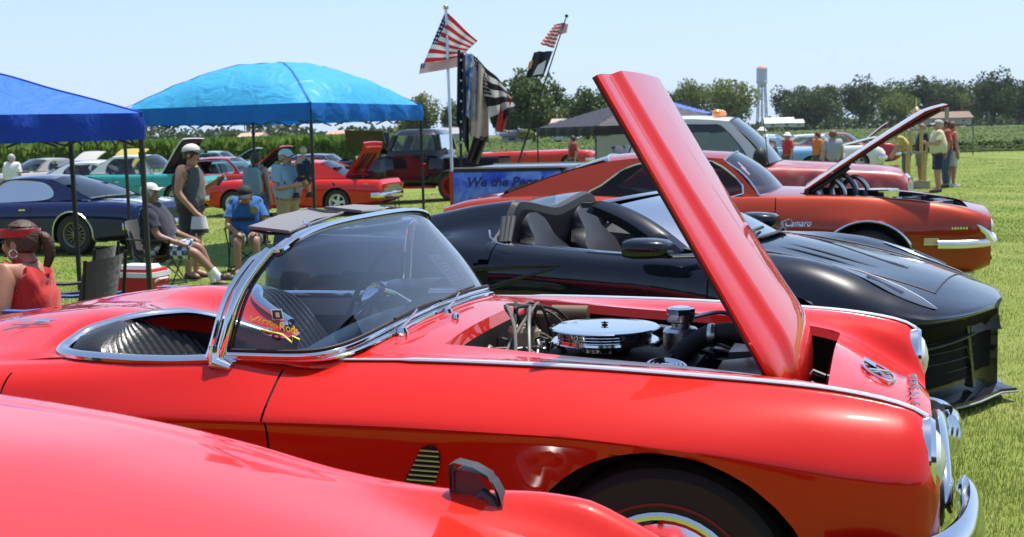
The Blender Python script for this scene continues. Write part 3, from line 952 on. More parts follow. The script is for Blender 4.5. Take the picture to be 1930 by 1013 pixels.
    o = m.build('oil_filler_cap', T); o.location = (-.085, -.24, .785); o.rotation_euler = (.18, .1, 0)
    m = MB().lathe([(.055, -.09), (.058, -.08), (.058, .06), (.05, .07), (.03, .075), (.03, .09), (.045, .092), (.045, .115), (.001, .117)], ALU, 26)
    o = m.build('expansion_tank', T); o.location = (-.10, .13, .795)
    MB().lathe([(.04, -.02), (.046, 0), (.046, .025), (.03, .03), (.001, .03)], CHROME, 8).build('pressure_cap', o).location = (0, 0, .108)
    MB().tube(crom([(-.06, .13, .90), (.02, .14, .915), (.10, .16, .895), (.20, .20, .85)], 6), .007, ALU, 8).build('overflow_pipe', T)
    MB().tube(crom([(-.12, -.03, .70), (-.10, .01, .78), (-.02, .06, .845), (.08, .05, .865), (.26, 0, .850)], 7), .032, RUBBER, 14).build('radiator_hose', T)
    m = MB()
    m.box((.27, 0, .64), (.05, .70, .28), BLACK); m.box((.26, 0, .785), (.07, .70, .03), BLACK)
    m.build('radiator', T, smoothed=False)
    m = MB()
    sh = mat('smoked shroud', (.035, .04, .045), .25)
    for sd in (-1, 1):
        m.add([(.06, sd * .05, .62), (.06, sd * .28, .62), (.22, sd * .36, .62), (.22, sd * .04, .62), (.06, sd * .07, .80), (.06, sd * .26, .80), (.22, sd * .36, .815), (.22, sd * .04, .815)],
              [(0, 1, 5, 4), (4, 5, 6, 7), (1, 2, 6, 5), (0, 4, 7, 3)], sh)
    m.build('fan_shroud', T, smoothed=False)
    MB().tube([(.235, -.40, .735), (.215, -.33, .79), (.20, -.27, .835)], .008, CHROME, 8).box((.235, -.41, .735), (.05, .07, .02), CHROME).build('hood_latch_bar', T)
    # ---- hood, hinged at its front edge and standing up
    H = MB()
    nL, nW = 40, 28
    L, ang, hw = .94, rad(60.7), .468
    org = Vector((.243, 0, .836)); ax = Vector((-cos(ang), 0, sin(ang))); nrm = Vector((sin(ang), 0, cos(ang)))
    def hp(u, v, off=0.0):
        """u along the hood from its front edge, v across -1..1"""
        a = abs(v)
        uu = u - .17 * (1 - u) ** 3 * (1 - a ** 5)
        wd = hw * (1.0 + .03 * u) * (1 - .06 * max(0, 1 - u / .12) ** 2)
        o_ = .020 * smooth((.74 - a) / .10) + .030 * (1 - v * v) * (1 - .5 * u) + .055 * (1 - a ** 3) * (1 - u) ** 2.5
        o_ -= 1.6 * max(0, .10 - uu) ** 2 * (1 - .6 * a ** 3) + .006 * smooth((a - .95) / .05)
        return org + ax * (uu * L) + nrm * (o_ + off) + Vector((0, v * wd, 0))
    us = [i / nL for i in range(nL + 1)]; vsn = [-1 + 2 * j / (2 * nW) for j in range(2 * nW + 1)]
    top = [[hp(u, v) for v in vsn] for u in us]
    H.grid(top, RED, flip=False)
    hood = H.build('hood', RED and T, angle=50)
    m = MB()
    bot = [[hp(u, v, -.032) for v in vsn] for u in us]
    UND = mat('hood underside', (.016, .012, .012), .55)
    rim_t = [top[0][k] for k in range(len(vsn))] + [top[i][-1] for i in range(1, nL + 1)] + [top[nL][k] for k in range(len(vsn) - 2, -1, -1)] + [top[i][0] for i in range(nL - 1, 0, -1)]
    rim_b = [p - nrm * .016 for p in rim_t]
    m.grid([rim_t, [p - nrm * .007 for p in rim_t]], RED, closev=True)
    m.grid([[p - nrm * .007 for p in rim_t], rim_b], UND, closev=True)
    m.grid([[p - nrm * .016 for p in r] for r in top], UND, flip=True)
    for v in (-.62, 0, .62):
        m.tube([hp(u, v, -.022) for u in (.22, .4, .6, .75, .9)], .022, UND, 6)
    m.build('hood_lining', hood, angle=45)
    MB().tube([(.10, .42, .80), (-.06, .43, 1.20)], .007, CHROME, 8).build('prop_rod', T)
    # ---- windshield
    def sup(s, n):
        th = s * pi / 2
        return math.copysign(abs(sin(th)) ** n, s), abs(cos(th)) ** n
    def base(s):
        """foot of the wraparound glass: nearly straight across, turning sharply back at each end"""
        sn, cs = sup(s, .3)
        return Vector((-.893 - .365 * (1 - cs), .728 * sn, .938 - .032 * sn * sn - .012 * abs(sn) ** 8))
    def head(s):
        sn, cs = sup(s, .55); a = abs(sn)
        return Vector((-1.11 - .05 * (1 - cs), .588 * sn, 1.238 - .006 * a ** 2 - .034 * a ** 4 - .018 * a ** 12))
    def base_at(y):
        a = min(1.0, abs(y) / .728)
        return base(math.copysign(math.asin(a ** (1 / .3)) * 2 / pi, y))
    def head_at(y):
        a = min(1.0, abs(y) / .588)
        return head(math.copysign(math.asin(a ** (1 / .55)) * 2 / pi, y))
    NS = 60
    G = []
    for j in range(15):
        t = j / 14
        row = []
        for i in range(NS + 1):
            s = -1 + 2 * i / NS
            p = base(s).lerp(head(s), t)
            bulge = .022 * sin(pi * t)
            sb = sup(s, .3)[0]
            p += Vector((bulge * (1 - .5 * abs(sb)), bulge * sb * .8, 0)) + Vector((-.026, .016 * sb, .002)) * (sin(pi * t ** 1.35) * abs(s) ** 5)
            row.append(p)
        G.append(row)
    rows = []
    for t in np.linspace(0, 1, 9):
        row = []
        for i in range(NS + 1):
            b_ = G[0][i]; y = b_.y
            xf = -.945 if abs(y) < .60 else -.945 - (abs(y) - .60) * .9
            x0 = b_.x - .03; x1 = max(xf, b_.x + .012) + .02
            x = x0 + (x1 - x0) * t
            zt = B.top_z(min(x, -.94), y) if x > -.95 else None
            zf_ = B.top_z(max(x1, -.949), min(abs(y), .7)) if x1 > -.95 else B.top_z(x1, min(.70, abs(y)))
            z = (b_.z - .012) * (1 - t) + (zf_ + .003) * t - (.006 if t == 1 else 0)
            row.append((x, y, z))
        rows.append(row)
    MB().grid(rows, RED, flip=True).build('cowl', T)
    ws = MB().grid(G, glass('windshield glass', (.60, .69, .80), 1.2)).build('windshield', T)
    m = MB()
    lo = [G[0][i] + Vector((.004, 0, .004)) for i in range(NS + 1)]; hi = [G[-1][i] for i in range(NS + 1)]
    left = [G[j][0] for j in range(15)]; right = [G[j][-1] for j in range(15)]
    m.tube(hi, .014, CHROME, 10, flat=(1.3, .9))
    m.tube(lo, .010, CHROME, 10)
    m.tube([p + Vector((.020, -p.y * .02, -.012)) for p in lo], .012, CHROME, 10, flat=(1.0, .7))
    for side in (left, right):
        sg = 1 if side is right else -1
        m.tube([p + Vector((-.012, sg * .010, 0)) for p in side], .017, CHROME, 10)
        m.tube([p + Vector((-.048, sg * .012, -.004)) for p in side[:-1]] + [side[-1] + Vector((-.02, 0, 0))], .010, CHROME, 8)
        m.tube([side[0] + Vector((-.02, sg * .01, .03)), side[0] + Vector((-.02, sg * .015, -.015)), side[0] + Vector((.03, sg * .02, -.03))], [.022, .026, .015], CHROME, 10)
    m.tube([p + Vector((-.028, 0, -.006)) for p in hi[2:-2]], .012, CHROME, 8)
    m.build('windshield_frame', T)
    m = MB()
    m.tube([p + Vector((-.004, 0, -.014)) for p in hi], .005, RUBBER, 6)
    m.tube([p + Vector((.0, 0, .014)) for p in lo], .005, RUBBER, 6)
    for side, sg in ((left, -1), (right, 1)):
        m.tube([p + Vector((.010, -sg * .004, 0)) for p in side], .005, RUBBER, 6)
    m.build('windshield_seal', T)
    # sun visor folded up over the header
    GREY = mat('grey vinyl visor', (.17, .17, .175), .5)
    for (y0, y1) in ((-.50, -.03), (.03, .50)):
        m = MB()
        rows = [[(-1.16 - .13 * u - .04 * v * (1 if y0 < 0 else 0), y0 + (y1 - y0) * v, head_at(y0 + (y1 - y0) * v).z + .014 + .014 * u - .006 * sin(pi * u)) for v in (0, .06, .5, .94, 1)] for u in (0, .1, .5, .9, 1)]
        m.grid(rows, GREY); m.grid([[(x, y, z - .010) for x, y, z in r] for r in rows], GREY, flip=True)
        m.tube([rows[0][0], rows[0][-1], rows[-1][-1], rows[-1][0]], .005, GREY, 6, closed=True)
        m.build('sun_visor', T)
    for y in (-.36, .30):
        MB().tube([(-1.16, y, 1.238), (-1.19, y + .03, 1.246), (-1.205, y + .07, 1.238)], .006, CHROME, 8).build('header_latch', T)
    # wipers and nozzles
    for y in (-.42, -.02):
        m = MB()
        m.lathe([(.022, -.02), (.022, .0), (.015, .014), (.001, .018)], CHROME, 14, (-.845, y, .922))
        m.tube([(-.845, y, .935), (-.858, y + .12, .950), (-.872, y + .20, .960)], .0045, CHROME, 6)
        m.tube([(-.872, y + .02, .958), (-.876, y + .20, .964), (-.878, y + .38, .962)], .0045, BLACK, 6)
        m.build('wiper', T)
    MB().lathe([(.013, 0), (.011, .012), (.005, .016), (.001, .017)], CHROME, 12, (-.78, -.12, .922)).build('washer_nozzle', T)
    # paper slip behind the far side of the glass
    def gy(y, t, off=.0):
        return gpt(math.copysign(math.asin((abs(y) / .728) ** (1 / .3)) * 2 / pi, y), t, off)
    def gpt(s, t, off=.0):
        i = (s + 1) / 2 * NS; j = t * 14
        i0, j0 = int(min(i, NS - 1)), int(min(j, 13))
        p = G[j0][i0].lerp(G[j0][i0 + 1], i - i0).lerp(G[j0 + 1][i0].lerp(G[j0 + 1][i0 + 1], i - i0), j - j0)
        return p + (Vector((-off, 0, 0)) if s > -.5 else Vector((-off * .45, off * .9, 0)))
    rows = [[gy(.30 + .13 * v, .04 + .46 * u, .014) for v in (0, .25, .5, .75, 1)] for u in (0, .25, .5, .75, 1)]
    CARD = bpy.data.materials.new('thin pink card'); CARD.use_nodes = True
    n_ = CARD.node_tree; b_ = n_.nodes['Principled BSDF']; b_.inputs['Base Color'].default_value = (.86, .66, .70, 1); b_.inputs['Roughness'].default_value = .8
    t_ = n_.nodes.new('ShaderNodeBsdfTranslucent'); t_.inputs[0].default_value = (.9, .70, .74, 1); x_ = n_.nodes.new('ShaderNodeMixShader'); x_.inputs[0].default_value = .5
    n_.links.new(b_.outputs[0], x_.inputs[1]); n_.links.new(t_.outputs[0], x_.inputs[2]); n_.links.new(x_.outputs[0], n_.nodes['Material Output'].inputs[0])
    m = MB().grid(rows, CARD)
    for k in range(9):
        u = .10 + .09 * k
        m.tube([gy(.315, .04 + .46 * u, .008), gy(.315 + (.10 if k % 3 else .06), .04 + .46 * u, .008)], .0022, mat('pink print', (.75, .25, .35), .8), 4)
    m.build('show_card', T)
    # yellow lettering and the small emblem on the near glass
    YEL = mat('yellow sign paint', (.85, .80, .06), .5)
    for word, sa, ta, sb, tb, hh in (('Vintage', -.986, .335, -.938, .270, .088), ('Rods', -.934, .262, -.832, .205, .118)):
        o = text_mesh(word, 1.0, YEL, 'lettering', T, extrude=.0005, shear=.3, align='LEFT')
        xs_ = [v.co.x for v in o.data.vertices]; x0, x1 = min(xs_), max(xs_)
        for v in o.data.vertices:
            k = (v.co.x - x0) / (x1 - x0); n_ = v.co.z
            p = gpt(sa + (sb - sa) * k, ta + (tb - ta) * k + (v.co.y + .3) * hh, -.004)
            v.co = p + Vector((n_, n_ if sa > 0 else -n_, 0))
    MB().tube([gpt(-.975, .265, -.004), gpt(-.925, .215, -.004), gpt(-.885, .14, -.004), gpt(-.875, .20, -.004), gpt(-.835, .165, -.004)], .0032, YEL, 6).build('lettering_flourish', T)
    def plate(s0, s1, t0, t1, off, m_, nm):
        G_ = [[gpt(s0 + (s1 - s0) * u, t0 + (t1 - t0) * v, off) for u in (0, .5, 1)] for v in (0, .5, 1)]
        return MB().grid(G_, m_).build(nm, T, smoothed=False)
    plate(-.954, -.902, .355, .455, -.004, mat('decal white', (.6, .6, .55), .5), 'decal')
    plate(-.950, -.907, .365, .445, -.006, BLACK, 'decal')
    plate(-.938, -.920, .38, .425, -.008, mat('decal tan', (.5, .42, .25), .5), 'decal')
    MB().tube([gpt(-.950 + .012 * cos(a * pi / 6), .20 + .025 * sin(a * pi / 6), -.006) for a in range(12)], .003, BLACK, 5, closed=True).build('decal_ring', T)
    # ---- dash, steering wheel, mirror
    m = MB()
    rows = []
    for u in range(9):
        t = u / 8
        rows.append([(base_at(y).x - .03 - .22 * t, y, .918 - .02 * t + .02 * sin(pi * t) - .05 * (y / .66) ** 2 - (.06 if u == 8 else 0)) for y in np.linspace(-.66, .66, 17)])
    m.grid(rows, VINYL)
    m.grid([rows[-1], [(x + .03, y, .62) for x, y, z in rows[-1]]], BLACK)
    hump = [[(-1.0 - .2 * u, .37 + .17 * cos(pi * v), .935 + .055 * sin(pi * v) - .01 * u) for v in np.linspace(0, 1, 10)] for u in (0, .5, 1)]
    m.grid(hump, VINYL); 
    m.build('dashboard', T)
    m = MB()
    cen = Vector((-1.27, .37, .91)); ti = rad(24)
    def sw(r, a): return cen + Vector((sin(ti) * -0 + r * sin(a) * sin(ti), r * cos(a), r * sin(a) * cos(ti)))
    m.tube([sw(.205, 2 * pi * k / 40) for k in range(40)], .010, BLACK, 8, closed=True)
    for a in (pi / 2 + 2.1, pi / 2 - 2.1, pi / 2 + pi):
        m.tube([sw(.03, a), sw(.20, a)], .007, CHROME, 6)
    m.tube([cen, cen + Vector((.30, 0, -.12))], .022, BLACK, 8); m.ball(cen, .035, CHROME, 10, 6)
    m.build('steering_wheel', T)
    m = MB()
    rows = [[(-1.10 - .03 * sin(pi * u), -.115 + .23 * v, .985 + .055 * (u - .5) - .02 * cos(pi * v) ** 2 + .02 * v) for v in np.linspace(0, 1, 9)] for u in np.linspace(0, 1, 7)]
    m.grid(rows, CHROME); m.grid([[(-1.105 + .028 * sin(pi * u / 6) * sin(pi * v / 8), p[1], p[2]) for v, p in enumerate(r)] for u, r in enumerate(rows)], CHROME, flip=True)
    m.tube([(-1.09, .03, .985), (-1.05, .035, .975), (-1.0, .04, .94)], [.012, .009, .014], CHROME, 8)
    m.build('rear_view_mirror', T)
    # ---- cockpit tub, doors' inner panels, chrome belt, seats
    m = MB()
    m.box((-1.45, 0, .36), (1.2, 1.36, .02), BLACK)
    for sd in (-1, 1):
        xs = np.linspace(-1.97, -.95, 14)
        r0 = [(x, sd * (float(B.sec(x)[2 * B.sub, 0]) - .004), float(B.sec(x)[2 * B.sub, 1]) - .01) for x in xs]
        m.grid([r0, [(x, y - sd * .05, z - .06) for x, y, z in r0], [(x, y - sd * .06, .37) for x, y, z in r0]], VINYL, flip=sd > 0)
    m.build('cockpit_tub', T)
    def decky(y):
        """front edge of the rear deck, a scallop behind each seat"""
        a = abs(y)
        return float(pchip([0, .06, .10, .14, .20, .28, .36, .45, .52, .60, .66, .70, .72], [-1.40, -1.42, -1.48, -1.58, -1.66, -1.70, -1.75, -1.84, -1.885, -1.885, -1.85, -1.76, -1.60], [a])[0])
    def edgez(y):
        return float(pchip([0, .06, .10, .14, .20, .28, .36, .45, .52, .58, .66, .72], [.83, .83, .85, .89, .922, .938, .940, .922, .902, .884, .870, .868], [abs(y)])[0])
    ys = np.concatenate([np.linspace(-.70, -.10, 25), np.linspace(-.08, .08, 9), np.linspace(.10, .70, 25)])
    rows = []
    for u in range(11):
        k = u / 10
        rows.append([(-1.97 + (decky(y) + 1.97) * k, y, B.top_z(-1.97, y) * (1 - smooth(k)) + edgez(y) * smooth(k) + .004 * sin(pi * k)) for y in ys])
    m = MB().grid(rows, RED, flip=False)
    lip = rows[-1]
    m.grid([lip, [(x - .01, y, z - .05) for x, y, z in lip]], RED); m.grid([[(x - .01, y, z - .05) for x, y, z in lip], [(x - .10, y, z - .35) for x, y, z in lip]], BLACK)
    m.build('rear_deck', T, angle=50)
    m = MB()
    for sd in (-1, 1):
        sel = [p for p in lip if p[1] * sd > .09]
        if sd < 0: sel = sel[::-1]
        path = [Vector((x + .004, y, z + .008)) for x, y, z in sel][::2]
        xs = np.linspace(-1.56, -1.22, 10)
        path += [Vector((x, sd * (float(B.sec(x)[2 * B.sub + 2, 0])), float(B.sec(x)[2 * B.sub + 2, 1]) + .006)) for x in xs]
        MB().tube(crom(path, 3), .019, CHROME, 10, flat=(1.1, .8)).build('cockpit_moulding', T)
        MB().lathe([(.022, 0), (.022, .012), (.014, .02), (.001, .022)], CHROME, 14, (-1.48, sd * .07, .845)).build('belt_anchor', T)
    for sd in (-1, 1):
        y0 = sd * .40
        S_ = bpy.data.objects.new('seat', None); COL.objects.link(S_); S_.parent = T; S_.location = (-1.5, y0, 0)
        def back(v, u, off=0):
            """v across -1..1, u up 0..1"""
            wdt = .285 * (1 - .06 * u)
            rr = math.sqrt(max(0, 1 - max(0, (u - .74) / .26) ** 2.4))
            return Vector((.12 - .38 * u - off - .035 * v * v * -1, v * wdt * (.62 + .38 * rr), .44 + .49 * u - .02 * v * v * u))
        rows, rib = [], 15
        for u in np.linspace(0, 1, 22):
            row = []
            for k in range(rib * 6 + 1):
                v = -1 + 2 * k / (rib * 6)
                g = .014 * abs(sin(pi * k / 6 + .001)) ** .7 if abs(v) < .86 and u < .97 else .0
                row.append(back(v, u, -.0 - g + .03 * abs(v) ** 6))
            rows.append(row)
        m = MB().grid(rows, VINYL)
        m.grid([[p + Vector((-.10, 0, -.0)) for p in r] for r in rows], VINYL, flip=True)
        edge = [r[0] for r in rows] + rows[-1][1:-1] + [r[-1] for r in rows[::-1]]
        m.grid([edge, [p + Vector((-.04, 0, .012)) for p in edge], [p + Vector((-.10, 0, 0)) for p in edge]], VINYL)
        m.build('seat_back', S_, angle=60)
        m = MB()
        G2 = [[(.12 + .42 * u, v * .26, .44 + .03 * sin(pi * u) + .012 * (abs(sin(k * pi / 3)) if abs(v) < .8 else 0) - .05 * (u > .97)) for k, v in enumerate(np.linspace(-1, 1, 49))] for u in np.linspace(0, 1, 8)]
        m.grid(G2, VINYL); m.box((.32, 0, .39), (.42, .5, .08), VINYL)
        m.build('seat_cushion', S_, angle=60)
    # ---- trim and badges
    for sd in (-1, 1):
        xs = np.linspace(-.95, .60, 40)
        path = []
        for x in xs:
            q = B.sec(x)[4 * B.sub]
            path.append((x, sd * q[0], q[1] + .004))
        q = B.sec(.63)[4 * B.sub]; path.append((.632, sd * q[0], q[1] + .006))
        MB().tube(path, [.005 if i < 6 else .009 for i in range(len(path))], TRIM, 8, flat=(1.3, .7)).build('fender_moulding', T)
        # louvred side vent
        m = MB()
        out = [(-.585, .700), (-.605, .70), (-.625, .690), (-.655, .64), (-.680, .60), (-.68, .59), (-.60, .59), (-.585, .62), (-.572, .67)]
        m.poly([(x, sd * (B.side_y(x, z) + .003), z) for x, z in (out if sd < 0 else out[::-1])], DARK)
        for k in range(7):
            z = .685 - .014 * k
            x0 = -.625 - (.69 - z) * .55; x1 = -.575 - max(0, (.64 - z)) * .4
            m.tube([(x0, sd * (B.side_y(x0, z) + .006), z), (x1, sd * (B.side_y(x1, z) + .006), z)], .0028, ALU, 5)
        m.build('side_vent', T)
        # crossed flag badges on the rear deck
        m = MB()
        zb = B.top_z(-2.13, .44)
        for (u0, v0, u1, v1, w_) in ((-.09, -.02, .08, .02, .012), (-.09, .02, .08, -.02, .012), (-.02, -.03, .03, .03, .02)):
            m.add([(-2.13 + u0, sd * .44 + v0, zb + .014), (-2.13 + u1, sd * .44 + v1, zb + .014), (-2.13 + u1, sd * .44 + v1 + w_, zb + .016), (-2.13 + u0, sd * .44 + v0 + w_, zb + .016)], [(0, 1, 2, 3)], CHROME)
        m.build('flag_badge', T, smoothed=False)
        # front bumper half
        path = crom([(.40, sd * .885, .445), (.54, sd * .872, .445), (.645, sd * .80, .445), (.715, sd * .68, .455), (.745, sd * .54, .47), (.750, sd * .42, .49), (.742, sd * .35, .50)], 6)
        MB().tube(path, [.048 + .02 * sin(pi * k / len(path)) for k in range(len(path))], CHROME, 12, flat=(.5, 1.3)).build('bumper', T)
        MB().tube([(.58, sd * .60, .40), (.70, sd * .60, .43)], .03, CHROME, 8).build('bumper_bracket', T)
    for sd in (-1, 1):
        lamp_round(T, (.636, sd * .694, .685), .090, depth=.040)
    ring = [(.668 + .03 * cos(a) ** 2 * 0 + .02, .40 * cos(a) * (1 - .12 * sin(a)), .50 + .12 * sin(a)) for a in np.linspace(0, 2 * pi, 40, endpoint=False)]
    MB().tube(ring, .020, CHROME, 10, closed=True).build('grille_surround', T)
    for k in range(9):
        y = -.30 + .075 * k
        MB().tube([(.675, y, .41), (.695, y, .47), (.70, y, .53), (.685, y, .59)], [.010, .018, .018, .010], CHROME, 8).build('grille_tooth', T)
    m = MB()
    c = Vector((.514, -.03, .772))
    tl = Vector((cos(rad(26)), 0, -sin(rad(26))))
    def np_(a, b): return c + tl * a + Vector((0, b, 0.0))
    m.tube([np_(.050 * cos(t), .088 * sin(t)) for t in np.linspace(0, 2 * pi, 30, endpoint=False)], .0042, CHROME, 8, closed=True)
    m.tube([np_(-.032, -.058), np_(.032, .058)], .007, CHROME, 6); m.tube([np_(-.032, .058), np_(.032, -.058)], .007, CHROME, 6)
    m.add([np_(-.045, .02) + Vector((0, 0, .008)), np_(-.01, .0) + Vector((0, 0, .008)), np_(-.01, .06) + Vector((0, 0, .008)), np_(-.05, .08) + Vector((0, 0, .008))], [(0, 1, 2, 3)], mat('enamel blue', (.1, .25, .4), .3))
    m.build('nose_emblem', T)
    for i, ch in enumerate('CORVETTE'):
        y = .20 - .057 * i
        text_mesh(ch, .038, CHROME, 'nose_letter', T, (.615, y, B.top_z(.60, y) + .004), (0, rad(38), rad(90)), extrude=.003)
    # ---- wheels
    for x in (0, -2.591):
        for sd in (-1, 1):
            wheel(T, (x, sd * .725, .335), sd, .335, .18, .200, 'dish', stripe=mat('red line', (.22, .015, .015), .6))
    m = MB(); m.box((-1.3, 0, .26), (3.6, 1.2, .06), BLACK); m.build('underbody', T, smoothed=False)
    # rear bumper and lamps, out past the frame's edge
    for sd in (-1, 1):
        MB().tube(crom([(-3.2, sd * .92, .45), (-3.5, sd * .88, .46), (-3.72, sd * .70, .46), (-3.75, sd * .45, .46)], 5), .05, CHROME, 10, flat=(.6, 1.2)).build('rear_bumper', T)
        for y in (.42, .58):
            MB().lathe([(.05, 0), (.045, -.03), (.001, -.04)], REDLENS, 16, (-3.66, sd * y, .53), axis='x').build('tail_lamp', T)
    return T, B
ROADSTER, RB = red_roadster()
# ================================================================== the red car cut by the near corner of the frame
def near_red_car():
    T = thing('sports_car', 'red car cut by the near corner, long hood and fender with a black rubber stop', 'car', (-.583, 1.69, 0), -rad(17))
    P = paint('bright red enamel', (.62, .020, .011), .35)
    st = []
    for x, zc, zh, zk, w in ((-3.2, .86, .86, .84, .86), (-2.4, .95, .95, .92, .90), (-1.6, 1.03, 1.02, .99, .90), (-1.0, 1.035, 1.01, .995, .89), (-.76, 1.02, .99, .975, .89), (-.39, .985, .952, .934, .89), (-.19, .95, .918, .900, .89), (.03, .905, .872, .853, .885),
                             (.16, .875, .838, .836, .88), (.27, .845, .805, .829, .875), (.41, .79, .765, .833, .87), (.51, .75, .73, .825, .86), (.60, .71, .69, .79, .84), (.70, .66, .645, .735, .80), (.82, .585, .58, .63, .72), (.92, .50, .50, .53, .58)):
        st.append((x, [(0, zc), (.30, zc - .005), (.56, zh), (.645, (zh * .5 + zk * .5) - .003), (.70, zk), (.755, zk - .015), (.815, zk - .09), (w, zk - .25), (w - .02, .38), (w - .08, .20), (w - .28, .15)]))
    B = Body(st, dx=.03, sub=5)
    hk = lambda x, a, z, j: j < 2.6 and -.98 < x < .62
    B.build('body', P, T, lambda x, a, z, j: not hk(x, a, z, j), wheels=[(0, .33, .36), (-2.5, .33, .36)], cap0=BLACK, cap1=BLACK, angle=40)
    H, _ = B.build('hood', P, T, hk, wells=False, angle=40)
    for v in H.data.vertices: v.co.z += .004
    # rolled hood edge catching the light
    m = MB()
    for sd in (-1, 1):
        xs = np.linspace(-.97, .60, 50)
        jj = int(2.6 * B.sub)
        r0 = [(x, sd * float(B.sec(x)[jj, 0]), float(B.sec(x)[jj, 1]) + .004) for x in xs]
        m.grid([r0, [(x, y + sd * .004, z - .003) for x, y, z in r0], [(x, y + sd * .005, z - .02) for x, y, z in r0]], P, flip=sd > 0)
    m.build('hood_edge', H)
    # rubber stop
    RB = mat('worn rubber stop', (.035, .034, .036), .45, noise=.3)
    m = MB()
    r = [(.262, .715, .822), (.262, .712, .882), (.275, .708, .889), (.315, .70, .884), (.345, .692, .872), (.358, .688, .852), (.364, .684, .835), (.372, .68, .800)]
    prof = [[(x, y + dy, z) for dy in (-.018, -.012, .012, .018)] for x, y, z in r]
    for k in range(1, len(prof) - 1): pass
    m.grid(prof, RB); m.grid([[(x + .010, y, z - .012) for x, y, z in row] for row in prof], RB, flip=True)
    m.add([(.266, .700, .826), (.266, .700, .874), (.318, .692, .870), (.345, .688, .840), (.345, .684, .815), (.300, .692, .815)], [(0, 1, 2, 3, 4, 5)], RB)
    m.tube([(.30, .70, .80), (.335, .69, .833), (.352, .682, .822), (.372, .676, .795)], .012, RB, 10)
    m.build('rubber_stop', H, angle=50)
    m = MB()
    for u in range(1): pass
    G = [[(-1.0 - .75 * u, .60 * v, 1.03 + .38 * u + .03 * (1 - v * v)) for v in np.linspace(-1, 1, 9)] for u in np.linspace(0, 1, 6)]
    m.grid(G, GLASSD); m.build('windshield', T)
    R_ = [[(-1.75 - 1.2 * u, .58 * v, 1.41 + .03 * (1 - v * v) + .02 * sin(pi * u)) for v in np.linspace(-1, 1, 9)] for u in np.linspace(0, 1, 6)]
    MB().grid(R_, P).build('roof', T)
    for x in (0, -2.5):
        for sd in (-1, 1):
            wheel(T, (x, sd * .76, .33), sd, .33, .2, .20, 'five', rimm=ALU)
    return T, B
NEARCAR, NB = near_red_car()

